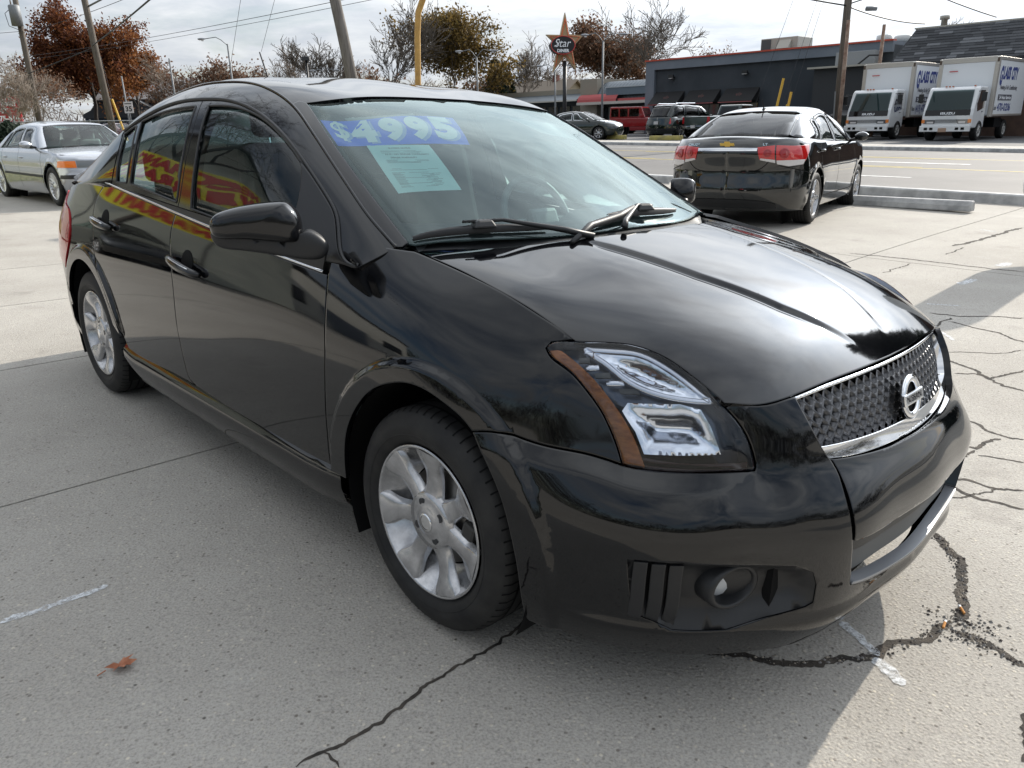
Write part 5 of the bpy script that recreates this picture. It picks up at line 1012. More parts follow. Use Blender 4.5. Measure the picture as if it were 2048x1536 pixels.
# ---- wheels
def wheel(parent, c, side, R=.315, W=.205, rimr=.216, spokes=7, style='slab', steer=0., tm=RUBBER, rm=ALLOY, name='wheel', cap='ring'):
    """outer face looks along -y for side=+1 (car's right)"""
    w = bpy.data.objects.new(name, None); COL.objects.link(w); w.empty_display_size = .1; w.parent = parent; w.location = c; w.rotation_euler = (0, rad(random.uniform(0, 50)), steer if side > 0 else steer+math.pi)
    h = W/2
    b = MB(); b.lathe([(-h+.010, rimr-.004), (-h+.000, rimr+.006), (-h-.010, rimr+.020), (-h-.016, rimr+.045), (-h-.012, R-.040), (-h-.001, R-.018), (-h+.010, R-.007), (-h+.024, R-.0015), (0, R), (h-.024, R-.0015), (h-.008, R-.008), (h+.002, R-.02), (h+.014, R-.05), (h, rimr+.006), (h-.012, rimr-.004)], 72)
    t = b.build('tyre', tm, w, smooth=True)
    # tread blocks: sipes across the shoulder and three rain grooves
    g = MB(); g.m = 0
    for gy in (-.055, -.018, .018, .055): g.lathe([(gy*W/.205-.004, R+.0006), (gy*W/.205+.004, R+.0006)], 72)
    for k in range(64):
        q = 2*math.pi*k/64; ca, sa = math.cos(q), math.sin(q); dx, dz = -sa, ca; V = []
        for y, r in ((-h+.0045, R-.0105), (-h+.022, R-.0009), (-h+.048, R+.0004)):
            for e in (-.0022, .0022): V.append((r*ca+dx*(e+.10*(y+h)), y-.0016, r*sa+dz*(e+.10*(y+h))))
        g.put(V, [(0, 2, 3, 1), (2, 4, 5, 3)])
    g.build('tread_groove', DARK, t)
    if style == 'slab':
        for rr in (.0, .004): MB().lathe([(-h-.0125-rr*.4, rimr+.028+rr*4.5), (-h-.0145, rimr+.030+rr*4.5), (-h-.0125-rr*.4, rimr+.032+rr*4.5)], 72).build('sidewall_rib', tm, t, smooth=True)
    # barrel, lip, disc
    yf = -h+.004
    b = MB(); b.lathe([(yf-.006, rimr), (yf-.010, rimr-.004), (yf-.004, rimr-.009), (yf+.006, rimr-.012), (yf+.045, rimr-.050 if style == 'slab' else rimr-.022), (yf+.060, rimr-.062 if style == 'slab' else rimr-.03), (yf+.062, rimr-.075 if style == 'slab' else rimr-.04)], 72)
    rim = b.build('rim', rm, w, smooth=True)
    b = MB(); b.lathe([(yf+.064, rimr-.02), (yf+.066, .02)], 48); b.build('dark_well', DARK, w, smooth=True)
    b = MB(); b.lathe([(yf+.058, .135), (yf+.054, .130), (yf+.054, .075), (yf+.045, .07), (yf+.045, .02)], 40); b.build('brake_disc', STEEL, w, smooth=True)
    b = MB(); b.box((.125, yf+.050, .02), (.05, .05, .11), 0); bevel(b.build('brake_caliper', mat('caliper', (.05, .048, .045), .5, .3), w), .01)
    # face: spokes as shaped slabs
    def face_y(r): return yf+.004+.018*max(0, 1-(r/.10))**1.0*-.6+.016*sst1(.05, .19, r)*-.2+.010*math.sin(math.pi*min(1, r/rimr))
    S = MB()
    for k in range(spokes):
        a0 = 2*math.pi*k/spokes; nr = 12; rows = []
        for i in range(nr+1):
            r = .052+(rimr-.010-.052)*i/nr; tt = i/nr
            if style == 'slab': hw = .0285-.004*math.sin(math.pi*tt)+.021*sst1(.55, 1.0, tt)+.010*sst1(.22, 0, tt)
            elif style == 'thin': hw = .0085+.002*tt
            else: hw = .020+.008*sst1(.3, 0, tt)+.002*tt
            y0 = face_y(r)-(.009*sst1(.5, .95, tt) if style == 'slab' else 0); edge = .020 if style == 'slab' else .016
            row = []
            for off, dy in ((-hw-.006, edge), (-hw, .003), (-hw+.005, 0.), (0, -.0015), (hw-.005, 0.), (hw, .003), (hw+.006, edge)):
                p = Vector((r, 0, off)); ca, sa = math.cos(a0), math.sin(a0); row.append((p.x*ca-p.z*sa, y0+dy, p.x*sa+p.z*ca))
            rows.append(row)
        S.grid(rows)
    S.build('spokes', rm, w, smooth=True)
    b = MB(); b.lathe([(yf+.022, .085), (yf+.004, .078), (face_y(.06)-.002, .060), (face_y(.04)-.004, .040), (face_y(.03)-.006, .030), (face_y(.03)-.006, .0005)], 48); b.build('hub', rm, w, smooth=True)
    for k in range(5 if style != 'slab' else 4):
        a0 = 2*math.pi*(k+.5)/(5 if style != 'slab' else 4); x, z = .0545*math.cos(a0), .0545*math.sin(a0)
        b = MB(); b.lathe([(face_y(.057)-.0045, .0115), (face_y(.057)-.004, .0005)], 14, c=(x, 0, z)); b.build('lug_hole', mat('lug', (.06, .062, .068), .35, .6) if 'lug' not in bpy.data.materials else bpy.data.materials['lug'], w, smooth=True)
    b = MB(); b.lathe([(face_y(.03)-.007, .026), (face_y(.03)-.0095, .024), (face_y(.03)-.0095, .020)], 28); b.lathe([(face_y(.03)-.008, .0195), (face_y(.03)-.008, .0005)], 24); b.build('center_cap', CHROME if cap == 'ring' else rm, w, smooth=True)
    return w
def sst1(a, b, x): t = min(1, max(0, (x-a)/(b-a))); return t*t*(3-2*t)
for x in (0., -2.685):
    for s in (1, -1): wheel(car, (x, -.772*s, .316), s, W=.205)
# wheel wells
for x in (0., -2.685):
    for s in (1, -1):
        b = MB(); prof = []; 
        P = [[(x+.385*math.cos(q), s*y, .316+.385*math.sin(q)) for q in np.linspace(math.pi*1.15, -math.pi*.15, 26)] for y in (-.872, -.55)]
        b.grid(P if s < 0 else P[::-1]); k = len(b.V); b.put([(x+.385*math.cos(q), -.55*s, .316+.385*math.sin(q)) for q in np.linspace(0, 2*math.pi, 24, endpoint=False)], [tuple(range(24))])
        b.build('wheel_well', DARK, car, smooth=True)
# underbody
b = MB(); b.box((-1.36, 0, .235), (1.95, 1.62, .09)); b.box((-1.34, 0, .40), (4.3, 1.06, .22)); b.box((.62, 0, .26), (.22, 1.1, .1)); b.build('underbody', DARK, car)
b = MB(); b.prism([(.805, 0), (.80, .2), (.77, .36), (.66, .52), (.50, .66), (.30, .74), (.30, -.74), (.50, -.66), (.66, -.52), (.77, -.36), (.80, -.2)], .172, .55, lambda a, c, e: (a, c, e)); b.build('bumper_core', DARK, car)
# dark inner skin that backs the panel gaps
_in = loop(crv([(.0, .30), (.5, .30), (.9, .30), (1.05, .30)]), [(1.10, .50)], [(1.22, .74)], [(1.45, .80)], [(1.62, .80)], [(1.80, .74)], [(1.92, .56)], [(1.95, .28)], [(3.62, .28)], [(3.70, .56)], [(3.88, .74)], [(4.1, .80)], [(4.3, .80)], [(4.52, .60)], [(4.55, .3)], [(5.2, .3)], [(US[-1], .3)], [(US[-1], .92)], crv([(5.2, .92), (4.5, .93), (3.9, .95), (3.0, .95), (2.0, .86), (1.5, .84), (1.1, .80), (.7, .70)]), [(.6, .585)], [(0, .57)])
_in = loop(*[crv([_in[i], _in[(i+1) % len(_in)]], .1) for i in range(len(_in))], step=.1)
both_sides(Panel(SHELL, _in, off=-.055, gap=0, rim=0, depth=0, res=.12), 'inner_body', DARK, car)
Panel(HOODF, _ho, off=-.05, gap=.02, rim=0, depth=0, res=.12, half=(1, 0.)).obj('engine_bay_cover', DARK, car, 'B')
# cowl between hood and windshield
xs = np.linspace(-.70, .70, 29); P = [[], [], [], []]
for y in xs:
    a = abs(y); hx = np.interp(a, [0, .15, .33, .525, .66, .70], [.04, .03, -.005, -.095, -.205, -.25]); wx = np.interp(a, [0, .3, .55, .72], [-.05, -.085, -.165, -.25]); hz = HOOD([hx], [a])[0][2]
    P[0].append((hx+.03, y, hz-.022)); P[1].append((hx-.02, y, hz-.018)); P[2].append((wx+.01, y, hz-.004)); P[3].append((wx-.03, y, hz+.008))
MB().grid(P).build('cowl_panel', TRIM, car, smooth=True)
# ---- wipers
def onD(i, j, off=0.):
    p = DOME([i], [j])[0]; n = DOME.normal(np.array([i]), np.array([j]))[0]; n *= np.sign(n[2]); return p+n*off
def wiper(path, arm, tip):
    """path: blade along the glass as (i,j); arm: flat arm from the pivot under the hood edge to the middle of the blade"""
    c = crv(path, .04); n = len(c); P = []
    for k, (a, b) in enumerate(c):
        e = math.sin(math.pi*min(max(k/(n-1), .04), .96))**.35; q = onD(a, b, .006); q2 = onD(a, b, .006+.017*e); w = onD(a-.012*e, b, .004)-q; P.append([tuple(q+w), tuple(q2+w*.5), tuple(q2-w*.4), tuple(q-w)])
    o = MB().grid(P).build('windshield_wiper', TRIM, car, smooth=True)
    MB().tube([tuple(onD(a, b, .004)) for a, b in c], .0035, 5).build('wiper_blade', RUBBER, o, smooth=True)
    MB().tube([tuple(p) for p in arm], [.010, .009, .0055, .004][:len(arm)], 8).build('wiper_arm', TRIM, o, smooth=True)
    b = MB(); b.box(tuple(np.array(tip)), (.075, .05, .022), rz=1.3, taper=.6); bevel(b.build('wiper_cover', TRIM, o), .006)
wiper([(.004, .60), (.014, .70), (.022, .80), (.020, .90)], [(.03, -.265, 1.026), (-.03, -.33, 1.045), onD(.03, .80, .034), onD(.032, .72, .030)], onD(.026, .76, .026))
wiper([(.052, 1.13), (.050, 1.3), (.040, 1.50)], [(.035, -.13, 1.045), (-.01, -.07, 1.055), onD(.062, 1.27, .032), onD(.060, 1.35, .028)], onD(.058, 1.30, .026))
MB().tube([(.03, -.36, 1.018), (-.04, -.20, 1.046), (-.06, -.04, 1.060), onD(.05, 1.24, .03)], [.007, .012, .014, .010], 8).build('wiper_linkage', TRIM, car, smooth=True)
# ---- antenna on the roof
a0 = Vector((-2.32, 0, 1.475)); b = MB(); b.tube([a0, a0+Vector((-.06, 0, .11)), a0+Vector((-.11, 0, .20))], [.006, .0045, .0035], 6); o = b.build('roof_antenna', TRIM, car, smooth=True); b = MB(); b.box((-2.31, 0, 1.472), (.07, .035, .03), taper=.5); b.build('antenna_base', TRIM, o)
# ---- cabin
b = MB(); b.box((-1.35, 0, .42), (2.7, 1.5, .05)); b.box((-2.72, 0, .68), (.05, 1.5, .5)); b.box((-2.95, 0, .98), (.5, 1.3, .03)); b.build('cabin_floor', CABIN, car)
P = []
for y in np.linspace(-.70, .70, 15):
    k = 1-.18*abs(y)/.7
    P.append([(.0-.22*(abs(y)/.7)**2, y, .985), (-.25, y, 1.0+.012*k), (-.50, y, .995), (-.62, y, .96), (-.64, y, .84), (-.58, y, .62)])
MB().grid([list(r) for r in zip(*P)]).build('dashboard', CABIN, car, smooth=True)
b = MB(); b.box((-.40, .36, 1.01), (.30, .36, .05), taper=.7); bevel(b.build('instrument_hood', CABIN, car), .02)
def seat(y, x, back_rake=.22, name='seat', wid=.50, headrest=True):
    b = MB(); b.box((x+.26, y, .60), (.52, wid, .16)); s_ = bevel(b.build(name, SEAT, car), .06, 3)
    d = Vector((-math.sin(back_rake), 0, math.cos(back_rake))); f = Vector((math.cos(back_rake), 0, math.sin(back_rake)))
    b = MB(); b.box(tuple(Vector((x, y, .66))+d*.30), (.13, wid*.96, .62), ax=(f, Vector((0, 1, 0)), d), taper=.86); bevel(b.build('seat_back', SEAT, s_), .05, 3)
    if headrest:
        b = MB(); b.box(tuple(Vector((x, y, .66))+d*.73), (.09, wid*.52, .19), ax=(f, Vector((0, 1, 0)), d), taper=.9); bevel(b.build('headrest', SEAT, s_), .035, 3)
        for k in (-.06, .06): MB().tube([Vector((x, y+k, .66))+d*.58, Vector((x, y+k, .66))+d*.68], .006, 6).build('headrest_post', CHROME, s_)
    return s_
seat(-.37, -1.42); seat(.37, -1.42); s_ = seat(0, -2.36, .38, 'rear_bench', 1.30, False)
for y in (-.42, .42):
    b = MB(); b.box((-2.66, y, 1.13), (.09, .26, .16)); bevel(b.build('headrest', SEAT, s_), .03, 3)
b = MB(); pts = []; cw = Vector((-.80, .36, .955)); wu = Vector((-.42, 0, .91)).normalized(); wr = Vector((0, 1, 0))
for k in range(33): q = 2*math.pi*k/32; pts.append(cw+wr*.185*math.cos(q)+wu*.185*math.sin(q))
b.tube(pts, .015, 8, False); sw = b.build('steering_wheel', CABIN, car, smooth=True); b = MB(); b.box(tuple(cw+Vector((.03, 0, 0))), (.05, .16, .11), ax=(wu.cross(wr)*-1, wr, wu)); bevel(b.build('wheel_hub', CABIN, sw), .02); MB().tube([cw-wr*.18, cw+wr*.18], .014, 6).build('wheel_spoke', CABIN, sw)
b = MB(); b.box((-.98, .0, 1.355), (.03, .24, .065)); bevel(b.build('rear_view_mirror', CABIN, car), .012)
# headliner, visors, inner pillars
_hlr = loop(crv([(1.06, 1.2), (1.06, .9), (1.03, .62)]), crv([(1.06, .60), (1.6, .62), (2.4, .62)]), crv([(2.46, .64), (2.48, 1.2)])); _hlr[np.abs(_hlr[:, 1]-1.2) < 1e-5, 1] = 1.2
Panel(DOME, _hlr, half=(1, 1.2), off=-.035, depth=0, gap=0, rim=0, res=.12).obj('headliner', CABINLT, car, 'B')
for (i, j) in ((.93, .70), (.93, 1.52)):
    V = [onD(i, j, -.03), onD(i, j+.30, -.03), onD(i-.17, j+.28, -.035), onD(i-.17, j+.02, -.035)]; MB().put(V, [(0, 1, 2, 3)]).build('sun_visor', CABINLT, car)
both_sides(Panel(DOME, loop(crv([(1.60, .43), (1.56, .2), (1.56, .0)]), crv([(1.72, .0), (1.73, .2), (1.78, .43)])), off=-.05, gap=0, depth=0, rim=0, res=.1), 'inner_pillar', CABIN, car)
both_sides(Panel(DOME, loop(crv([(.02, .48), (.4, .46), (.9, .46), (1.1, .46)]), crv([(1.1, .57), (.7, .58), (.3, .60), (.02, .60)])), off=-.03, gap=0, depth=0, rim=0, res=.1), 'inner_pillar', CABIN, car)
for s in (1, -1):
    b = MB(); b.grid([[(-.35, -.80*s, .93), (-.35, -.76*s, .5)], [(-1.5, -.80*s, .975), (-1.5, -.76*s, .5)], [(-2.6, -.76*s, 1.03), (-2.6, -.74*s, .5)]]).build('door_card', CABIN, car)
# ---- price banner and notice behind the windshield
def sheet(name, quad, nx, ny, off, m, parent, **k):
    q = [np.array(c, float) for c in quad]   # TL TR BR BL
    P = [[onD(*(q[0]*(1-i/nx)*(1-j/ny)+q[1]*(i/nx)*(1-j/ny)+q[2]*(i/nx)*(j/ny)+q[3]*(1-i/nx)*(j/ny)), off) for j in range(ny+1)] for i in range(nx+1)]
    return MB().grid(P).build(name, m, parent, smooth=True, **k)
def print_on(name, body, quad, x0, x1, y0, y1, m, parent, off, bold=.02, shear=0., **k):
    """letters filling the box x0..x1, y0..y1 (0..1, y upwards) of the quad"""
    V, F = letters(body, bold, shear); lo, hi = V.min(0), V.max(0); q = [np.array(c, float) for c in quad]; P = []
    for v in V:
        x = x0+(x1-x0)*(v[0]-lo[0])/(hi[0]-lo[0]); y = y0+(y1-y0)*(v[1]-lo[1])/(hi[1]-lo[1])
        P.append(onD(*(q[0]*(1-x)*y+q[1]*x*y+q[2]*x*(1-y)+q[3]*(1-x)*(1-y)), off))
    return add(name, P, F, m, parent, smooth=False, **k)
def dull(name, c, tr=0.): return mat(name, c, .55, spec=.25)
BLUE = mat('banner_blue_vinyl', (.02, .16, .90), .45, emis=None); WHITEV = mat('banner_white_vinyl', (.90, .92, .95), .5); LTBL = mat('banner_light_blue', (.40, .52, .85), .5)
bq = DOb['banner']; bq = [bq[0], bq[1], bq[2], bq[3]]
ban = sheet('price_banner', bq, 14, 5, -.0048, BLUE, car, label='blue price banner reading $4995 across the top of the windshield')
for ch, x0, x1, y0, y1, sh in (('$', .045, .15, .20, .98, 0), ('4', .165, .345, .12, .97, 0), ('9', .385, .545, .13, .97, 0), ('9', .575, .735, .13, .97, 0), ('5', .765, .945, .14, .97, 0)):
    print_on('banner_shadow', ch, bq, x0+.022, x1+.022, y0-.05, y1-.06, LTBL, ban, -.0043, bold=.055 if ch != '$' else .02)
    print_on('banner_digit', ch, bq, x0, x1, y0, y1, WHITEV, ban, -.0038, bold=.06 if ch != '$' else .02)
pq = DOb['paper']; PAPER = mat('teal_white_paper', (.62, .84, .82), .7)
pap = sheet('dealer_notice', pq, 6, 8, -.0048, PAPER, car, label='pale notice sheet taped under the price banner')
GREY = mat('notice_grey_print', (.22, .27, .28), .8)
for body, x0, x1, y0, y1 in (('BUYERS GUIDE', .32, .66, .905, .935), ('AS IS - NO DEALER WARRANTY', .20, .88, .76, .79), ('DEALER WARRANTY', .26, .66, .685, .715)):
    print_on('notice_line', body, pq, x0, x1, y0, y1, GREY, pap, -.0040, bold=.02)
rr = random.Random(3)
for k, y in enumerate([.86, .84, .81, .65, .63, .61, .59, .46, .435, .38, .36, .345, .33, .31, .29, .275, .255, .24, .22, .20, .18, .165, .15, .12, .10]):
    x0 = .12 if k > 7 else .16; x1 = x0+rr.uniform(.5, .74); q = [np.array(c, float) for c in pq]
    f = lambda x, y: onD(*(q[0]*(1-x)*y+q[1]*x*y+q[2]*x*(1-y)+q[3]*(1-x)*(1-y)), -.0041)
    MB().put([f(x0, y), f(x1, y), f(x1, y-.006), f(x0, y-.006)], [(0, 1, 2, 3)]).build('notice_rule', GREY, pap)

# ================================================================== other vehicles: one generator, real dimensions per car
def gen_car(name, label, cat, sp, loc, rz, body, glass=None, pitch=0., group=None):
    """local frame: x forwards from the front axle, y to the left, z up"""
    root = thing(name, label, cat, group=group)
    root.matrix_world = Matrix.Translation(loc) @ Matrix.Rotation(rz, 4, 'Z') @ Matrix.Rotation(pitch, 4, 'Y')
    glass = glass or GLASS; B = sp['B']; wb = sp['wb']; tr = sp.get('tyre', .32)
    zl = np.array(sp.get('zl', [.2, .3, .42, .55, .68, .80, .92, 1.04])); f = np.interp(zl, *zip(*sp.get('prof', [(.2, .95), (.3, .975), (.45, .992), (.6, 1.), (.75, .995), (.88, .97), (1.0, .93), (1.1, .89)])))
    fx = np.interp(zl, *zip(*sp['front'])); rx = np.interp(zl, *zip(*sp['rear'])); cf, cr_ = sp.get('cf', .42), sp.get('cr', .36); pf, pr = sp.get('pf', 3.0), sp.get('pr', 3.4)
    st = []
    for k in (0, .32, .6, .8, .92): st.append(np.stack([fx-cf*k**pf, -k*B*f*.985, zl], 1))
    xs = [x for x in np.arange(.28, -wb-.30, -.42)]
    for x in xs: e = 1-.022*sst1(-.5, .6, x)-.025*sst1(-wb+.5, -wb-.6, x); st.append(np.stack([np.full(len(zl), x), -B*f*e, zl], 1))
    for k in (.92, .8, .6, .32, 0): st.append(np.stack([rx+cr_*k**pr, -k*B*f*.975, zl], 1))
    G_ = np.array(st); mid = G_[:, 3, :2]; U_ = np.concatenate([[0], np.cumsum(np.linalg.norm(np.diff(mid, axis=0), axis=1))]); m_ = np.array([1, -1, 1])
    Gx = np.concatenate([G_[3:0:-1]*m_, G_, G_[-2:-5:-1]*m_]); Ux = np.concatenate([-U_[3:0:-1], U_, 2*U_[-1]-U_[-2:-5:-1]])
    R = sp.get('arch', tr+.055); fl = sp.get('flare', .012)
    def fl_(p, n, u, v):
        d = np.zeros(len(p))
        for cx in (0., -wb): r = np.hypot(p[:, 0]-cx, p[:, 2]-tr); d = np.maximum(d, fl*(1-sst(R+.04, R+.065, r)))
        return p+np.stack([0*d, -d*(np.abs(p[:, 1]) > .3), 0*d], 1)
    S = Patch(Ux, zl, Gx, fl_); ue = U_[-1]
    ref = lambda P: np.stack([np.clip(P[:, 0], -wb-.1, .2), np.zeros(len(P)), np.full(len(P), .6)], 1)
    uu = np.linspace(0, ue, 400)
    def ux(x, z, side=0): xx = S.raw(uu, np.full(400, z))[:, 0]; return float(np.interp(-x, -xx, uu))
    def uy(y, z, front=True):
        yy = -S.raw(uu, np.full(400, z))[:, 1]; k = int(np.argmax(yy)); 
        return float(np.interp(y, yy[:80], uu[:80])) if front else float(np.interp(y, yy[::-1][:80], uu[::-1][:80]))
    zt = lambda x: np.interp(x, *zip(*sorted(sp['top'])))
    us = np.linspace(0, ue, 90); tz = []
    for u in us:
        z = .8
        for _ in range(3): z = float(zt(S.raw([u], [z])[0][0]))
        tz.append(z)
    tz = np.array(tz); zb = sp.get('z0', .22)
    # outline of one side with wheel openings
    def opening(cx):
        a = np.linspace(-.32, math.pi+.32, 34); P = np.stack([cx+R*np.cos(a), tr+R*np.sin(a)], 1); P = P[P[:, 1] > zb+.01]; return np.stack([[ux(x, z) for x, z in P], P[:, 1]], 1)
    o1, o2 = opening(0.), opening(-wb)
    top = np.stack([us, tz], 1)
    out = loop(crv([(0, zb), (o1[0, 0]-.02, zb)], .08), o1, crv([(o1[-1, 0]+.02, zb), (o2[0, 0]-.02, zb)], .08), o2, crv([(o2[-1, 0]+.02, zb), (ue, zb)], .08), top[::-1], step=.01)
    for v_ in (0., ue): out[np.abs(out[:, 0]-v_) < 1e-6, 0] = v_
    # both ends lie on the centre plane: build each side separately, normals agree at the seam
    P_ = Panel(S, out, gap=0, depth=0, rim=0, res=sp.get('res', .055), ref=ref)
    P_.obj('body_shell', body, root, 'R'); P_.obj('body_shell', body, root, 'L')
    # hood and trunk lid
    def deck(nm, xa, xb, crown, n=14, m=sp.get('deckm', 8)):
        rows = []
        for x in np.linspace(xa, xb, n):
            z = float(zt(x)); u = ux(x, z); 
            b = -S([u], [z])[0][1]
            rows.append([(x, -b*k, z+crown*(1-abs(k)**2.2)) for k in np.linspace(-1, 1, 2*m+1)])
        g = MB(); g.grid(rows if xb > xa else rows[::-1]); return g.build(nm, body, root, smooth=True)
    # close the nose and the tail: rows that follow the rounded top edge
    def cap(nm, front, xb, crown):
        rows = []; uend = ux(xb, float(zt(xb))); 
        rng_u = np.linspace(0, uend, 16) if front else np.linspace(ue, uend, 16)
        for u in rng_u:
            z = float(np.interp(u, us, tz)); p = S([u], [z])[0]; rows.append([(p[0], p[1]*k, p[2]+crown*(1-abs(k)**2.2)*min(1, abs(u-rng_u[0])/.5)) for k in np.linspace(1, -1, 2*8+1)])
        g = MB(); g.grid(rows[::-1] if front else rows); return g.build(nm, body, root, smooth=True)
    cap('hood', True, sp['cowl'], sp.get('crown', .05))
    if sp.get('deck', True): cap('trunk_lid', False, sp['tail'], sp.get('crown_r', .035))
    # greenhouse
    cx_, hx, hz, rx_, rz_, bx, rw, rt = sp['cowl'], sp['head'][0], sp['head'][1], sp['rear_head'][0], sp['rear_head'][1], sp['tail'], sp['rw'], sp['roof']
    def bt(x): z = float(zt(x)); return -S([ux(x, z)], [z])[0][1], z
    L9 = [[], [], [], [], [], []]; T = [0, .36, .68, 1]
    def lerp(a, b, t): return tuple(p+(q-p)*t for p, q in zip(a, b))
    b0, z0_ = bt(cx_-.22); b8, z8 = bt(bx); cr0 = sp.get('crown', .05)
    base = [(cx_-.30, b0-.012, z0_-.03), (cx_-.26, b0-.02, z0_-.01), (cx_-.22, b0-.045, z0_+.01), (cx_-.18, b0-.09, z0_+.02), (cx_-.04, b0*.5, z0_+cr0*.75), (cx_, 0, z0_+cr0)]
    hd = [(hx+.02, bt(hx)[0]-.01, bt(hx)[1]-.03), (hx-.10, rw+.10, hz-.115), (hx-.05, rw+.045, hz-.05), (hx, rw, hz-.028), (hx, rw*.55, hz-.006), (hx, 0, hz)]
    rf = (hx+rx_)/2; md = [(rf, bt(rf)[0]-.01, bt(rf)[1]-.03), (rf, rw+.085, rt-.135), (rf, rw+.04, rt-.07), (rf, rw, rt-.042), (rf, rw*.55, rt-.010), (rf, 0, rt)]
    rh = [(rx_+.12, bt(rx_)[0]-.01, bt(rx_)[1]-.03), (rx_+.10, rw+.10, rz_-.125), (rx_+.05, rw+.045, rz_-.06), (rx_, rw, rz_-.035), (rx_-.03, rw*.55, rz_-.008), (rx_-.04, 0, rz_)]
    bs = [(bx+.10, b8-.012, z8-.03), (bx+.08, b8-.03, z8-.005), (bx+.05, b8-.07, z8+.012), (bx+.02, b8-.13, z8+.02), (bx-.06, b8*.5, z8+sp.get('crown_r', .035)*.8), (bx-.08, 0, z8+sp.get('crown_r', .035))]
    q3 = lambda a, b, t: lerp(a, b, t)
    bw = sp.get('bow', .03)
    for j in range(6):
        r = [base[j], q3(base[j], hd[j], .36), q3(base[j], hd[j], .70), hd[j], q3(hd[j], md[j], .5), md[j], q3(md[j], rh[j], .5), rh[j], q3(rh[j], bs[j], .5), bs[j]]
        r = [list(p) for p in r]
        if j: 
            for i, a in ((1, .8), (2, .8), (8, 1.0)): r[i][2] += bw*a*.8
            for i in (4, 6): r[i][2] += .5*abs(rt-max(hz, rz_))*.35
        if j in (1, 2): 
            for i in (1, 2, 8): r[i][1] += .012
        L9[j] = r
    Ld = np.array(L9); Ld[:, :, 1] *= -1; sg = np.linalg.norm(np.diff(Ld[3], axis=0), axis=1); DU_ = np.concatenate([[0], np.cumsum(sg)]); DV_ = np.array([0, .40, .47, .54, .82, 1.15]); DVx_ = np.concatenate([DV_, 2.3-DV_[-2::-1]]); Lx_ = np.concatenate([Ld, Ld[-2::-1]*m_], 0)
    D = Patch(DU_, DVx_, np.transpose(Lx_, (1, 0, 2))); iH, iR, iE = DU_[3], DU_[7], DU_[-1]
    refd = lambda P: np.stack([np.clip(P[:, 0], bx+.3, cx_-.5), np.zeros(len(P)), np.full(len(P), .7)], 1)
    dx = np.linspace(0, iE, 300); xj = D(dx, np.full(300, .2))[:, 0]; I = lambda x: float(np.interp(-x, -xj, dx))
    wins = []
    for (xa, xb_, ta, tb) in sp['windows']:     # front and rear x at the foot and at the top of each pane
        a0, a1, c0, c1 = I(xa), I(ta), I(xb_), I(tb); wins.append(loop(crv([(a0, .055), (a0+(a1-a0)*.55+sp.get('wbulge', .0), .24), (a1, .395)]), crv([(a1+.05, .415), ((a1+c1)/2, .42), (c1-.03, .412)]), crv([(c1, .395), (c0+(c1-c0)*.45, .22), (c0, .055)]), crv([(c0-.02, .045), (a0+.02, .045)])))
    body_out = loop(crv([(iH, 1.15), (iH, .85), (iH-.02, .60)]), crv([(iH-.04, .57), (iH*.5, .575), (.03, .59)]), [(0, .55)], crv([(0, .5), (0, .05)]), crv([(.02, 0), (iE-.02, 0)]), crv([(iE, .03), (iE, .52)]), crv([(iE-.05, .60), ((iE+iR)/2, .59), (iR+.05, .585)]), crv([(iR+.02, .62), (iR+.01, .85), (iR, 1.15)])); body_out[np.abs(body_out[:, 1]-1.15) < 1e-5, 1] = 1.15
    Panel(D, body_out, holes=wins, half=(1, 1.15), gap=0, rim=0, depth=.02, res=.07, ref=refd).obj('roof', body, root, 'B')
    for w in wins:
        for sd in 'RL':
            o = Panel(D, w, off=-.004, gap=.018, rim=0, depth=0, res=.09, ref=refd).obj('side_window', glass, root, sd)
            Panel(D, w, holes=[inset(w, .020)], off=.001, gap=-.004, rim=0, depth=0, res=.2, ref=refd).obj('window_trim', sp.get('wtrim', GLOSSTRIM), root, sd)
    wso = loop(crv([(iH, 1.15), (iH, .85), (iH-.02, .60)]), crv([(iH-.04, .57), (iH*.5, .575), (.03, .59)]), crv([(.0, .60), (0, .85), (0, 1.15)])); wso[np.abs(wso[:, 1]-1.15) < 1e-5, 1] = 1.15
    Panel(D, wso, half=(1, 1.15), off=-.006, gap=.004, rim=0, depth=0, res=.1, ref=refd).obj('windshield', sp.get('wsm', glass), root, 'B')
    rwo = loop(crv([(iR, 1.15), (iR+.01, .85), (iR+.02, .62)]), crv([(iR+.05, .585), ((iE+iR)/2, .59), (iE-.05, .60)]), crv([(iE, .62), (iE, .85), (iE, 1.15)])); rwo[np.abs(rwo[:, 1]-1.15) < 1e-5, 1] = 1.15
    Panel(D, rwo, half=(1, 1.15), off=-.006, gap=.004, rim=0, depth=0, res=.1, ref=refd).obj('rear_window', sp.get('rwm', glass), root, 'B')
    # wheels, wells, floor, cabin
    ww = sp.get('tw', .21)
    for x in (0., -wb):
        for s in (1, -1):
            wheel(root, (x, -(B-.018-ww/2)*s, tr), s, R=tr, W=ww, rimr=tr*sp.get('rr', .70), spokes=sp.get('spokes', 5), style=sp.get('wstyle', 'bar'), cap='x', rm=sp.get('rim', ALLOY))
            b = MB(); P = [[(x+(R+.004)*math.cos(q), s*y, tr+(R+.004)*math.sin(q)) for q in np.linspace(math.pi*1.12, -math.pi*.12, 20)] for y in (-B+.03, -B+.34)]; b.grid(P if s < 0 else P[::-1]); b.put([(x+(R+.02)*math.cos(q), -(B-.34)*s, tr+(R+.02)*math.sin(q)) for q in np.linspace(0, 2*math.pi, 20, endpoint=False)], [tuple(range(20))]); b.build('wheel_well', DARK, root, smooth=True)
    b = MB(); b.box((-wb/2, 0, zb+.06), (wb-2*R-.05, B*1.86, .10)); b.box((-wb/2, 0, .44), (wb+1.1, B*1.1, .26)); b.build('underbody', DARK, root)
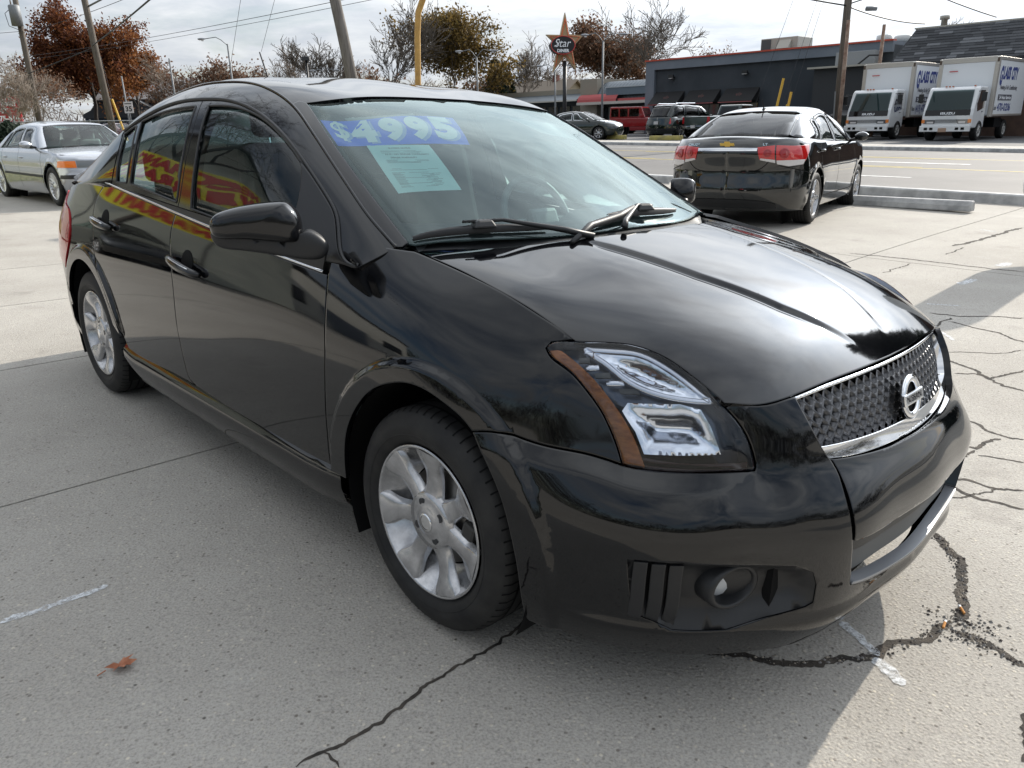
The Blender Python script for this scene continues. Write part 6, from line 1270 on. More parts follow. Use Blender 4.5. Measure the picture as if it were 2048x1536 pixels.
    b = MB(); b.box(((cx_+bx)/2-.2, 0, .5), (abs(cx_-bx)*.9, B*1.6, .05)); b.box((cx_-.62, 0, zt(cx_)-.16), (.55, B*1.6, .22)); b.build('dashboard', CABIN, root)
    for y in (-.38, .38):
        for x in (sp['seat'], sp['seat']-.92):
            b = MB(); b.box((x, y, .78), (.16, .5, .62), taper=.85); b.box((x-.02, y, 1.16), (.10, .27, .17)); b.box((x+.28, y, .55), (.5, .5, .16)); bevel(b.build('seat', sp.get('seatm', SEAT), root), .04)
    return root, S, D, ux, uy, ref, (U_, ue, zt, I)
def on_body(S, ref, name, pts, m, root, off=.004, sides='RL', depth=.012, res=.05, **k):
    o = loop(*[crv([pts[i], pts[(i+1) % len(pts)]], .03) for i in range(len(pts))]); r = [Panel(S, o, off=off, gap=0, depth=depth, rim=.004, res=res, ref=ref, **k).obj(name, m, root, s) for s in sides]; return r
def seam_on(S, ref, pts, root, w=.007, sides=(1, -1), name='door_seam'):
    q = crv(pts, .04); P = S(q[:, 0], q[:, 1]); n = S.normal(q[:, 0], q[:, 1]); n *= np.sign(np.einsum('ij,ij->i', n, P-ref(P)))[:, None]
    for s in sides:
        b = MB(); t = np.gradient(P, axis=0); t /= np.linalg.norm(t, axis=1)[:, None]; o = np.cross(n, t); A = P+n*.0016+o*w/2; C = P+n*.0016-o*w/2
        b.grid([[tuple(a*[1, s, 1]), tuple(c*[1, s, 1])] if s > 0 else [tuple(c*[1, s, 1]), tuple(a*[1, s, 1])] for a, c in zip(A, C)]); b.build(name, DARK, root, smooth=True)
def car_mirror(root, x, y, z, m, k=1.):
    for s in (1, -1):
        P = []
        for t in np.linspace(0, 1, 9):
            e = math.sin(math.pi*min(.97, max(.03, t)))**.4; P.append([(x-.02-.03*t+.075*e*k*math.cos(q)*(.8), -s*(y+.02+.19*t*k), z+.065*e*k*math.sin(q)) for q in np.linspace(0, 2*math.pi, 13)])
        b = MB(); b.grid(P if s < 0 else [r[::-1] for r in P]); o = b.build('side_mirror', m, root, smooth=True)
        b = MB(); b.tube([(x, -s*(y-.06), z-.06), (x-.01, -s*(y+.05), z-.03)], .022, 8); b.build('mirror_stalk', TRIM, o, smooth=True)
# ---- black sedan parked nose to the street
CRUZE = dict(B=.898, wb=2.685, tyre=.325, tw=.215, spokes=5, wstyle='bar', front=[(.2, .78), (.35, .88), (.5, .92), (.7, .88), (.9, .70), (1.04, .5)], rear=[(.2, -3.50), (.32, -3.60), (.42, -3.63), (.55, -3.62), (.68, -3.60), (.80, -3.62), (.92, -3.64), (1.0, -3.60), (1.04, -3.56)],
  zl=[.2, .3, .42, .55, .68, .80, .92, 1.0, 1.08], top=[(1, .70), (.6, .84), (.2, .93), (-.2, .98), (-.6, .985), (-1.5, 1.0), (-2.4, 1.03), (-2.9, 1.055), (-3.3, 1.065), (-3.6, 1.06)], cowl=-.05, tail=-3.14, head=(-1.12, 1.405), rear_head=(-2.34, 1.40), roof=1.475, rw=.56,
  windows=[(-.55, -1.50, -1.22, -1.53), (-1.60, -2.30, -1.60, -2.10), (-2.33, -2.62, -2.15, -2.36)], seat=-1.45, cr=.40, cf=.5, pr=3.2, wb_=0, bow=.035, z0=.20, rwm=glass_mat('dark_tint_glass', (.10, .11, .12)), crown=.06)
CB = paint('black_green_paint', (.0045, .0055, .0055), .03)
cth = rad(55.8); crr = np.array([3.942, 10.072]); lf = np.array([-math.sin(cth), math.cos(cth)]); fw_ = np.array([math.cos(cth), math.sin(cth)])
_c = crr+lf*.86+fw_*2.685
cz, S_, D_, ux, uy, rf_, ex_ = gen_car('black_sedan', 'black sedan parked facing the street, seen from behind with red tail lights', 'car', CRUZE, (_c[0], _c[1], -.030), cth, CB, pitch=math.atan(.034/2.685))
ue = ex_[1]
def Y(y, z): return (uy(y, z, False), z)
def X(x, z): return (ux(x, z), z)
WLENS = mat('clear_white_lens', (.62, .60, .60), .12, coat=.6)
red = mat('tail_red_bright', (.50, .012, .012), .07, coat=1.)
for nm, pts in (('tail_light', [Y(.56, .985), Y(.73, .975), X(-3.06, .985), X(-3.12, .90), X(-3.22, .80), Y(.70, .79), Y(.58, .80)]), ('tail_light_inner', [Y(.545, .985), Y(.565, .80), Y(.40, .83), Y(.365, .965)])):
    for o in on_body(S_, rf_, nm, pts, red, cz, off=.008, depth=.02): pass
for pts in ([Y(.58, .815), X(-3.22, .82), X(-3.25, .765), Y(.70, .745), Y(.585, .772)], [Y(.565, .822), Y(.41, .842), Y(.405, .822), Y(.567, .785)]): on_body(S_, rf_, 'reverse_lens', pts, WLENS, cz, off=.0105, depth=.02)
for (y, z, r) in ((.655, .895, .062), (.485, .90, .046)):
    for s in (1, -1):
        u = uy(y, z, False); p = S_([u], [z])[0]; n = S_.normal(np.array([u]), np.array([z]))[0]; n = n*(1 if n[0] < 0 else -1); nv = Vector(n*np.array([1, s, 1])); a = nv.orthogonal().normalized(); b_ = nv.cross(a); c = Vector(p*np.array([1, s, 1]))+nv*.012
        V = []; 
        for h, q in ((0, 1.), (.004, .9), (.001, .72), (.005, .5), (.006, .02)):
            for k in range(24): t = 2*math.pi*k/24; V.append(c+nv*h+(a*math.cos(t)+b_*math.sin(t))*r*q)
        F = [(i*24+k, i*24+(k+1) % 24, (i+1)*24+(k+1) % 24, (i+1)*24+k) for i in range(4) for k in range(24)]; add('lamp_ring', V, F, mat('tail_red_deep', (.30, .004, .006), .08, coat=1.) if 'tail_red_deep' not in bpy.data.materials else bpy.data.materials['tail_red_deep'], cz)
def band_rear(name, y0, y1, za, zb, m, off, bow=0., depth=.02, n=14):
    """strip across the tail between z values (functions of y)"""
    rows = []
    for y in np.linspace(-y1, y1, 2*n+1):
        r = []
        for z in np.linspace(za(abs(y)), zb(abs(y)), 4): u = uy(abs(y), z, False); p = S_([u], [z])[0]; r.append((p[0]-off, -y if False else math.copysign(abs(p[1]), y), z))
        rows.append(r)
    b = MB(); b.grid(rows[::-1]); return b.build(name, m, cz, smooth=True)
band_rear('chrome_garnish', 0, .37, lambda y: .925-.0*y, lambda y: .960+.004*(1-(y/.37)**2), CHROME, .016)
band_rear('plate_recess', 0, .35, lambda y: .72+.02*(y/.35)**6, lambda y: .922, CB, -.022)
band_rear('bumper_lower', 0, .60, lambda y: .235, lambda y: .345-.05*(y/.6)**4, TRIM, .006)
seam_on(S_, rf_, [Y(.001, .682), Y(.34, .69), Y(.44, .735), Y(.50, .80)], cz, .010, name='trunk_seam'); seam_on(S_, rf_, [Y(.62, .75), Y(.80, .70), X(-3.20, .68), X(-3.04, .64)], cz, .010, name='bumper_seam')
seam_on(S_, rf_, [X(-1.52, .99), X(-1.50, .7), X(-1.50, .33)], cz); seam_on(S_, rf_, [X(-.42, .97), X(-.40, .65), X(-.43, .33)], cz); seam_on(S_, rf_, [X(-2.44, 1.0), X(-2.46, .8), X(-2.30, .55), X(-2.22, .33)], cz); seam_on(S_, rf_, [X(-.45, .33), X(-1.3, .325), X(-2.2, .33)], cz, .012, name='sill_seam')
for x in (-1.58, -2.42):
    for s in (1, -1):
        p = S_([ux(x, .90)], [.90])[0]; MB().tube([(x+.10, s*(p[1]-.006), .905), (x, s*(p[1]-.034), .907), (x-.10, s*(p[1]-.006), .908)], [.012, .014, .012], 8).build('door_handle', CB, cz, smooth=True)
car_mirror(cz, -.56, .87, 1.055, CB)
b = MB()   # bow-tie emblem
for poly, m_ in (([(-.085, -.016), (-.030, -.016), (-.036, -.034), (.028, -.034), (.034, -.016), (.090, -.016), (.098, .016), (.040, .016), (.046, .034), (-.022, .034), (-.028, .016), (-.078, .016)], 0),):
    xr_ = S_([uy(.02, 1.005, False)], [1.005])[0][0]; b.prism([(-a, c+1.002) for a, c in poly], xr_-.016, xr_-.004, lambda a, b_, c: (c, -a, b_))
em = b.build('emblem', mat('gold_emblem', (.75, .50, .12), .3, .8), cz)
b = MB(); xr_ -= .004; b.prism([(-a*1.08, c*1.22+1.002) for a, c in [(-.085, -.016), (-.030, -.016), (-.036, -.034), (.028, -.034), (.034, -.016), (.090, -.016), (.098, .016), (.040, .016), (.046, .034), (-.022, .034), (-.028, .016), (-.078, .016)]], xr_-.006, xr_+.002, lambda a, b_, c: (c, -a, b_)); b.build('emblem_rim', CHROME, em)
for body, y, w in (('CRUZE', .52, .15), ('LT', -.43, .055)):
    p = S_([uy(abs(y)-.06, 1.0, False)], [1.0])[0]; text_on('badge_letters', body, (p[0]-.022, y, .988), (0, -1, 0), (.08, 0, 1), .026, CHROME, cz, w=w, bold=.015, thick=.003)
for y in (-.11, .11): 
    b = MB(); b.lathe([(-.012, .008), (-.016, .0005)], 10, c=(S_([uy(.11, .84, False)], [.84])[0][0]+.022, y, .845), axis='x'); b.build('plate_screw', CHROME, cz)
b = MB(); b.tube([(-2.22, 0, 1.432), (-2.30, 0, 1.50), (-2.34, 0, 1.555)], [.010, .006, .004], 6); b.box((-2.20, 0, 1.432), (.12, .05, .03), taper=.5); b.build('roof_antenna', TRIM, cz)
# ---- silver luxury sedan at the left
BMW = dict(B=.93, wb=2.93, tyre=.335, tw=.235, spokes=20, wstyle='thin', rr=.69, front=[(.2, .72), (.32, .80), (.45, .86), (.52, .87), (.56, .83), (.62, .80), (.78, .78), (.84, .72), (.95, .5)], rear=[(.2, -3.95), (.4, -4.05), (.6, -4.08), (.8, -4.08), (1.0, -4.02)], zl=[.2, .32, .45, .52, .58, .66, .76, .84, .92, 1.0],
  prof=[(.2, .95), (.32, .985), (.45, 1.), (.55, 1.), (.60, .992), (.76, .985), (.86, .955), (.95, .92), (1.1, .88)], top=[(.9, .80), (.5, .855), (0, .91), (-.4, .945), (-.6, .95), (-1.8, .955), (-3.0, .955), (-3.6, .95), (-4.1, .93)], cowl=-.42, tail=-3.22, head=(-1.20, 1.365), rear_head=(-2.55, 1.36), roof=1.43, rw=.56,
  windows=[(-.85, -1.62, -1.36, -1.66), (-1.74, -2.52, -1.76, -2.34), (-2.55, -2.82, -2.37, -2.52)], seat=-1.62, cf=.42, pf=3.6, cr=.4, bow=.02, z0=.19, flare=.008, seatm=mat('grey_leather', (.28, .28, .28), .5), wtrim=GLOSSTRIM, crown=.035)
SILVER = paint('silver_metallic_paint', (.50, .52, .56), .22, .9, .55)
SALLOY = mat('bright_alloy', (.66, .66, .67), .25, .7)
BMW['rim'] = SALLOY
bth = rad(-42.6); bf = np.array([-7.95, 13.842]); lf = np.array([-math.sin(bth), math.cos(bth)]); _c = bf+lf*.90
bm, S_, D_, ux, uy, rf_, ex_ = gen_car('silver_sedan', 'silver luxury sedan with many-spoked wheels parked beside the grass on the left', 'car', BMW, (_c[0], _c[1], float(gz(*_c))+.005), bth, SILVER, pitch=math.atan(.02/2.93))
def Yf(y, z): return (uy(y, z, True), z)
def X(x, z): return (ux(x, z), z)
on_body(S_, rf_, 'turn_signal', [Yf(.70, .765), X(.35, .765), X(.30, .66), Yf(.70, .655)], mat('orange_lens', (.85, .20, .02), .12, coat=.7), bm, off=.006)
for o in on_body(S_, rf_, 'headlight', [Yf(.34, .775), Yf(.69, .77), Yf(.69, .655), Yf(.36, .66)], mat('headlight_glass', (.16, .17, .18), .08, coat=1.), bm, off=.006): pass
for y in (.10, .20): on_body(S_, rf_, 'kidney_grille', [Yf(y-.06, .77), Yf(y+.05, .77), Yf(y+.045, .63), Yf(y-.06, .63)], TRIM, bm, off=.004)
on_body(S_, rf_, 'bumper_strip', [Yf(.02, .535), Yf(.80, .535), X(.40, .535), X(.40, .475), Yf(.80, .475), Yf(.02, .475)], TRIM, bm, off=.014, depth=.02)
on_body(S_, rf_, 'side_moulding', [X(-.40, .515), X(-1.5, .525), X(-2.50, .535), X(-2.50, .495), X(-1.5, .485), X(-.40, .475)], TRIM, bm, off=.012, depth=.014)
for a in ([X(-.47, .93), X(-.45, .7), X(-.47, .26)], [X(-1.66, .94), X(-1.66, .7), X(-1.66, .27)], [X(-2.62, .94), X(-2.64, .8), X(-2.52, .6), X(-2.48, .5)], [X(.28, .80), X(.34, .72), X(.30, .6)]): seam_on(S_, rf_, a, bm, .006)
for x in (-1.50, -2.42):
    for s in (1, -1): p = S_([ux(x, .80)], [.80])[0]; MB().tube([(x+.10, s*(p[1]-.004), .80), (x, s*(p[1]-.03), .80), (x-.10, s*(p[1]-.004), .80)], .012, 6).build('door_handle', SILVER, bm, smooth=True)
car_mirror(bm, -.80, .87, 1.03, SILVER, 1.0)
for s in (1,): MB().tube([(-.42, -.5, .985), (-.50, .1, .995), (-.46, .55, .985)], .010, 6).build('wiper_arm', TRIM, bm)
# ---- cars across the street
def far_car(nm, label, cat, sp, px, hdg, body, z=None, **k):
    z = float(gz(*px))+.065 if z is None else z; return gen_car(nm, label, cat, sp, (px[0], px[1], z), hdg, body, **k)
base_sp = dict(B=.92, wb=2.75, tyre=.33, front=[(.2, .8), (.4, .92), (.6, .93), (.8, .8), (1.0, .5)], rear=[(.2, -3.6), (.5, -3.75), (.8, -3.75), (1.0, -3.68)], zl=[.2, .35, .5, .65, .8, .92, 1.04], top=[(1, .72), (.5, .88), (0, .96), (-.5, .99), (-1.8, 1.0), (-3, 1.03), (-3.8, 1.02)], cowl=-.15, tail=-3.2, head=(-1.15, 1.41), rear_head=(-2.45, 1.40), roof=1.48, rw=.57, windows=[(-.65, -1.55, -1.3, -1.58), (-1.65, -2.55, -1.66, -2.38)], seat=-1.5, res=.12)
eA = math.atan2(E1[1], E1[0])
GRNP = paint('dark_green_paint', (.006, .012, .009), .05); REDP = paint('red_paint', (.26, .012, .016), .06); WHTP = paint('white_paint', (.72, .73, .74), .12)
sd, S_, D_, ux, uy, rf_, ex_ = far_car('dark_sedan', 'dark green sedan facing right in the diner lot, in front of the red jeep', 'car', dict(base_sp, wtrim=CHROME, spokes=7), (5.35, 43.2), eA+.25, GRNP)
car_mirror(sd, -.6, .87, 1.03, GRNP)
rc, *_ = far_car('red_coupe', 'small red car with a pale reflecting windshield beside the white jeep', 'car', base_sp, (10.35, 54.6), eA+.05, REDP)
VAN = dict(B=.98, wb=2.88, tyre=.34, front=[(.2, .75), (.45, .9), (.65, .9), (.9, .7), (1.1, .3)], rear=[(.2, -3.70), (.45, -3.84), (.7, -3.84), (1.0, -3.78), (1.1, -3.76)], zl=[.22, .4, .55, .7, .85, 1.0, 1.12], top=[(1, .78), (.5, .98), (.1, 1.06), (-.5, 1.08), (-2, 1.08), (-3.8, 1.08)], cowl=.12, tail=-3.66, head=(-.85, 1.62), rear_head=(-3.30, 1.66), roof=1.74, rw=.66, windows=[(-.55, -1.28, -1.08, -1.30), (-1.38, -2.45, -1.38, -2.42), (-2.55, -3.42, -2.52, -3.25)], seat=-1.2, cf=.4, cr=.22, pr=5, spokes=5, res=.12, deck=False, bow=.03)
VAN['rwm'] = VAN_G = glass_mat('dark_van_glass', (.12, .15, .15))
vn, S_, D_, ux, uy, rf_, ex_ = far_car('minivan', 'dark green minivan with a roof rack parked in front of the grey wall', 'van', VAN, (11.2, 46.2), rad(38), GRNP, glass=VAN_G)
def Y(y, z): return (uy(y, z, False), z)
on_body(S_, rf_, 'tail_light', [Y(.80, 1.03), (ux(-3.62, 1.03), 1.03), (ux(-3.66, .72), .72), Y(.80, .74)], REDL, vn, off=.006); band = [Y(.02, .50), Y(.85, .50), (ux(-3.4, .5), .5), (ux(-3.4, .40), .40), Y(.85, .40), Y(.02, .40)]; on_body(S_, rf_, 'rear_bumper_pad', band, TRIM, vn, off=.02)
for s in (1, -1): MB().tube([(-1.3, .62*s, 1.74), (-1.4, .62*s, 1.79), (-3.0, .62*s, 1.79), (-3.1, .62*s, 1.73)], .018, 6).build('roof_rail', CHROME, vn)
b = MB(); b.box((-3.86, 0, .80), (.012, .31, .16)); b.build('license_plate', WLENS, vn); car_mirror(vn, -.5, .95, 1.12, GRNP)
# red off-roader and its white twin, built as boxes with flat glass
def offroader(loc, rz, body, label, top=None):
    r = thing('offroad_car', label, 'jeep', loc, rz, 'boxy off-road cars outside the diner'); top = top or body
    b = MB(); b.box((-1.45, 0, .80), (2.75, 1.52, .52)); b.box((-.02, 0, .86), (1.05, 1.30, .34), taper=.94); bevel(b.build('body_shell', body, r), .04)
    for x in (.0, -2.45):
        for s in (1, -1): b = MB(); b.prism([(x-.52, .62), (x-.36, .86), (x+.36, .86), (x+.55, .74), (x+.55, .69), (x+.34, .80), (x-.34, .80), (x-.46, .6)], .56*s, .88*s); b.build('fender_flare', body, r)
    b = MB(); b.prism([(-.52, 1.06), (-.78, 1.70), (-2.78, 1.72), (-2.84, 1.06)], -.72, .72); bevel(b.build('hard_top', top, r), .04)
    for s in (1, -1):
        for x0, x1 in ((-.92, -1.55), (-1.65, -2.15), (-2.23, -2.72)): b = MB(); b.put([(x0, s*.724, 1.14), (x1, s*.724, 1.14), (x1, s*.724, 1.60), (x0-.0, s*.724, 1.60)], [(0, 1, 2, 3) if s < 0 else (3, 2, 1, 0)]); b.build('side_window', VAN_G, r)
        wl = MB(); wl.lathe([(.0, .09), (.02, .085), (.025, .001)], 14, c=(.50, s*.44, .90), axis='x'); wl.build('headlight', WHITEL, r)
    b = MB(); b.put([(-.53, -.66, 1.12), (-.53, .66, 1.12), (-.745, .62, 1.62), (-.745, -.62, 1.62)], [(0, 1, 2, 3)]); b.build('windshield', GLASS, r)
    b = MB(); b.box((.62, 0, .56), (.16, 1.55, .16)); bevel(b.build('front_bumper', TRIM, r), .02); b = MB()
    for k in range(7): b.box((.51, -.21+.07*k, .90), (.02, .034, .22))
    b.build('grille_slot', DARK, r)
    for x in (0., -2.45):
        for s in (1, -1): wheel(r, (x, -.76*s, .38), s, R=.38, W=.25, rimr=.235, spokes=5, style='bar', cap='x')
    return r
offroader((9.2, 49.0, float(gz(9.2, 49.0))+.065), eA+.3, REDP, 'red boxy off-road car standing behind the dark green sedan')
offroader((11.4, 60.0, float(gz(11.4, 60.0))+.065), eA+.3, WHTP, 'white boxy off-road car parked against the diner front')
# pickup with its tailgate to the street
pk = thing('pickup_truck', 'dark grey-green pickup truck with its tailgate towards the street', 'pickup', (12.9, 44.6, float(gz(12.9, 44.6))+.065), rad(33))
PKP = paint('green_grey_paint', (.035, .05, .045), .08); b = MB(); b.box((-2.2, 0, .86), (2.3, 1.9, .50)); bevel(b.build('cargo_bed', PKP, pk), .05); b = MB(); b.box((-.2, 0, .88), (1.9, 1.88, .55)); b.box((1.35, 0, .90), (1.3, 1.78, .40)); bevel(b.build('cab_body', PKP, pk), .07)
b = MB(); b.prism([(.72, 1.12), (.2, 1.66), (-.72, 1.68), (-.98, 1.14)], -.76, .76); bevel(b.build('cab_roof', PKP, pk), .06)
for s in (1, -1): b = MB(); b.put([(.56, s*.765, 1.18), (-.0, s*.765, 1.18), (-.0, s*.765, 1.58), (.22, s*.765, 1.58)], [(0, 1, 2, 3)]); b.put([(-.08, s*.765, 1.18), (-.82, s*.765, 1.18), (-.68, s*.765, 1.6), (-.08, s*.765, 1.6)], [(0, 1, 2, 3)]); b.build('side_window', VAN_G, pk)
b = MB(); b.put([(-.985, .62, 1.2), (-.985, -.62, 1.2), (-.79, -.58, 1.6), (-.79, .58, 1.6)], [(0, 1, 2, 3)]); b.build('rear_window', glass_mat('pickup_glass', (.3, .36, .36)), pk)
b = MB(); b.box((-3.37, 0, .88), (.05, 1.62, .44)); bevel(b.build('tailgate', PKP, pk), .015); b = MB(); b.box((-3.48, 0, .56), (.16, 1.8, .16)); bevel(b.build('rear_bumper', CHROME, pk), .02); b = MB(); b.box((-3.58, 0, .60), (.01, .3, .14)); b.build('license_plate', WLENS, pk)
for s in (1, -1): b = MB(); b.box((-3.36, s*.88, .92), (.06, .13, .34)); b.build('tail_light', REDL, pk)
for x in (1.25, -2.3):
    for s in (1, -1): wheel(pk, (x, -.80*s, .37), s, R=.37, W=.25, rimr=.22, spokes=5, style='bar', cap='x')
# ---- two white box trucks
TWHITE = paint('truck_white_paint', (.74, .75, .76), .2, .5); BOXW = mat('box_white_panel', (.74, .76, .78), .45); ALU = mat('aluminium_trim', (.50, .47, .43), .4, .5); TGL = glass_mat('truck_glass', (.22, .30, .30)); NAVY = mat('navy_lettering', (.03, .05, .22), .6); TEXTG = mat('grey_lettering', (.10, .10, .12), .6); BROWN = mat('brown_plate', (.10, .07, .05), .6)
def box_truck(loc, rz, label, phone, city, plate_rust):
    r = thing('box_truck', label, 'truck', loc, rz, 'white box trucks across the street')
    # cab-over: section in x,z extruded across
    b = MB(); b.prism([(.62, .50), (.66, .60), (.66, 1.02), (.60, 1.28), (.22, 2.06), (.10, 2.16), (-.95, 2.16), (-.95, .50)], -.98, .98); cab = bevel(b.build('cab_body', TWHITE, r), .07, 3)
    b = MB(); b.put([(.612, -.86, 1.24), (.612, .86, 1.24), (.26, .80, 2.02), (.26, -.80, 2.02)], [(0, 1, 2, 3)]); b.V = [(x+.012, y, z+.006) for x, y, z in b.V]; b.build('windshield', TGL, r)
    b = MB(); b.put([(.655, -.88, 1.02), (.655, .88, 1.02), (.612, .87, 1.25), (.612, -.87, 1.25)], [(0, 1, 2, 3)]); b.V = [(x+.010, y, z) for x, y, z in b.V]; b.build('front_panel', GLOSSTRIM, r)
    text_on('front_lettering', 'ISUZU', (.668, -.26, 1.07), (0, 1, 0), (-.16, 0, 1), .085, WHITEV, r, w=.56, bold=.03, lift=.004)
    b = MB(); b.box((.665, 0, .80), (.03, .86, .14)); gr = b.build('grille', TRIM, r); b = MB()
    for k in range(3): b.box((.685, 0, .755+.045*k), (.02, .84, .014))
    b.build('grille_bar', TWHITE, gr)
    for s in (1, -1):
        b = MB(); b.box((.655, s*.66, .78), (.05, .44, .17)); hl = bevel(b.build('headlight', mat('truck_lamp_dark', (.10, .10, .11), .1, coat=1.) if 'truck_lamp_dark' not in bpy.data.materials else bpy.data.materials['truck_lamp_dark'], r), .01)
        b = MB(); b.box((.675, s*.62, .755), (.03, .26, .07)); b.build('lamp_lens', WLENS, hl); b = MB(); b.box((.65, s*.90, .80), (.07, .12, .14)); b.build('turn_signal', mat('orange_lens2', (.75, .22, .04), .15, coat=.5) if 'orange_lens2' not in bpy.data.materials else bpy.data.materials['orange_lens2'], hl)
        # doors with side windows
        b = MB(); b.put([(.18, s*.985, 1.16), (-.62, s*.985, 1.30), (-.62, s*.985, 2.0), (.06, s*.985, 2.0), (.30, s*.985, 1.45)], [(0, 1, 2, 3, 4) if s < 0 else (4, 3, 2, 1, 0)]); b.build('side_window', TGL, r)
        m = MB(); m.tube([(.30, s*.98, 1.95), (.36, s*1.22, 1.98), (.36, s*1.22, 1.55), (.34, s*.99, 1.48)], .014, 6); o = m.build('mirror_bracket', TRIM, r); b = MB(); b.box((.36, s*1.22, 1.74), (.06, .20, .36)); bevel(b.build('mirror_head', TRIM, o), .02)
        b = MB(); b.box((-.45, s*.99, 1.16), (.10, .03, .03)); b.build('door_handle', TRIM, r)
    b = MB(); b.box((.74, 0, .50), (.14, 1.96, .24)); bp = bevel(b.build('front_bumper', TWHITE, r), .02)
    for y in (-.72, -.50, .50, .72): b = MB(); b.box((.815, y, .50), (.01, .13, .10)); b.build('bumper_slot', DARK, bp)
    b = MB(); b.box((.82, -.06, .45), (.012, .32, .16)); b.build('license_plate', mat('rusty_plate', (.42, .28, .20), .6) if plate_rust else WLENS, bp)
    for y in (-.35, -.22, -.09, .75): b = MB(); b.box((.12, y, 2.18), (.10, .05, .04)); b.build('marker_lamp', mat('amber_marker', (.5, .12, .02), .2) if 'amber_marker' not in bpy.data.materials else bpy.data.materials['amber_marker'], r)
    # cargo box
    b = MB(); b.box((-3.45, 0, 2.16), (4.65, 2.30, 2.36)); cb = bevel(b.build('cargo_box', BOXW, r), .06, 3)
    b = MB()
    for s in (1, -1):
        b.box((-1.20, s*1.09, 2.13), (.20, .17, 2.40)); b.box((-3.45, s*1.14, 3.27), (4.5, .06, .15)); b.box((-3.45, s*1.14, 1.00), (4.5, .05, .10))
    b.box((-1.13, 0, 3.24), (.05, 2.1, .22)); bevel(b.build('box_trim', ALU, cb), .03)
    for s in (-1, 1): b = MB(); b.box((-1.15, s*1.12, 3.20), (.12, .09, .16)); b.build('corner_cap', BROWN, cb)
    for s, ex in ((1, (-1, 0, 0)), (-1, (1, 0, 0))):
        y = s*1.152; x0 = -1.55 if s > 0 else -5.4; o = lambda dx, z: (x0-dx if s > 0 else x0+dx, y, z)
        text_on('side_lettering', 'G', o(.0, 2.25), ex, (0, 0, 1), .68, NAVY, cb, w=.38, bold=.05, shear=.12, lift=.004)
        text_on('side_lettering', 'LASS', o(.42, 2.48), ex, (0, 0, 1), .46, NAVY, cb, w=1.05, bold=.05, shear=.12, lift=.004)
        text_on('side_lettering', 'CITY', o(1.62, 2.48), ex, (0, 0, 1), .46, NAVY, cb, w=.95, bold=.05, shear=.12, lift=.004)
        text_on('side_lettering', 'Heating & Air Conditioning', o(.25, 2.05), ex, (0, 0, 1), .17, TEXTG, cb, w=2.5, bold=.02, shear=.2, lift=.004)
        b = MB(); c = o(1.15, 1.72); b.box((c[0], c[1]+.004*s, c[2]), (1.95, .012, .24)); bevel(b.build('lettering_band', TEXTG, cb), .005)
        text_on('side_lettering', '24 Hour Service', o(.32, 1.65), ex, (0, 0, 1), .14, WHITEV, cb, w=1.7, bold=.03, lift=.014)
        text_on('side_lettering', city, o(-.18, 1.22), ex, (0, 0, 1), .18, TEXTG, cb, w=.34, shear=.3, lift=.004); text_on('side_lettering', phone, o(.28, 1.18), ex, (0, 0, 1), .30, NAVY, cb, w=1.9, bold=.02, lift=.004)
    b = MB(); b.box((-1.085, -.55, 2.82), (.01, .34, .035)); b.build('maker_mark', mat('red_mark', (.5, .03, .03), .5) if 'red_mark' not in bpy.data.materials else bpy.data.materials['red_mark'], cb)
    b = MB(); b.box((-3.1, 0, .72), (5.2, .8, .22)); b.box((-2.6, .85, .70), (.9, .4, .4)); b.build('chassis', DARK, r)
    for x in (-.35, -3.9):
        for s in (1, -1): wheel(r, (x, -.88*s, .40), s, R=.40, W=.24, rimr=.24, spokes=6, style='bar', cap='x', rm=mat('truck_rim', (.45, .44, .42), .5, .3) if 'truck_rim' not in bpy.data.materials else bpy.data.materials['truck_rim'])
    return r
tA = math.atan2(-E2[1], -E2[0])
for (x, y), ph, cty, pr_, lb in (((17.05, 37.35), '(419) 470-0206', 'Toledo', False, 'white box truck standing left of its twin, lettering cut off by the other truck'), ((19.05, 34.35), '470-0206', 'Local', True, 'white box truck nearest the picture edge, with a rusty plate and bumper')):
    box_truck((x, y, float(gz(x, y))+.065), tA, lb, ph, cty, pr_)

# ---- things left of the picture that show only as reflections in the black paint and glass
far_car('black_hatchback', 'black car parked in front of the white office, seen mirrored in the front door', 'car', base_sp, (-10.2, 7.6), rad(-52), CB, z=float(gz(-10.2, 7.6)))

# ================================================================== trees
BARK = mat('grey_bark', (.075, .062, .052), .9, build=mottled((.085, .07, .058), (.16, .135, .11), 6)); BARKL = mat('pale_hazy_twigs', (.24, .20, .165), .9); BARKD = mat('dark_bark', (.035, .028, .024), .9)  # twig tone is lightened to carry the backlit distance haze in its colour
def leaf_mat(n, a, b, c):
    def f(nt, p):
        o = nd(nt, 'ShaderNodeObjectInfo'); g = nd(nt, 'ShaderNodeNewGeometry'); r = ramp(nt, g.outputs['Random Per Island'], [(.1, a), (.5, b), (.9, c)]); nt.links.new(r, p.inputs['Base Color'])
        tr = nd(nt, 'ShaderNodeBsdfTranslucent'); nt.links.new(r, tr.inputs[0]); m = nd(nt, 'ShaderNodeMixShader'); m.inputs[0].default_value = .35; out = nt.nodes['Material Output']; nt.links.new(p.outputs[0], m.inputs[1]); nt.links.new(tr.outputs[0], m.inputs[2]); nt.links.new(m.outputs[0], out.inputs[0])
    return mat(n, b, .7, spec=.2, build=f)
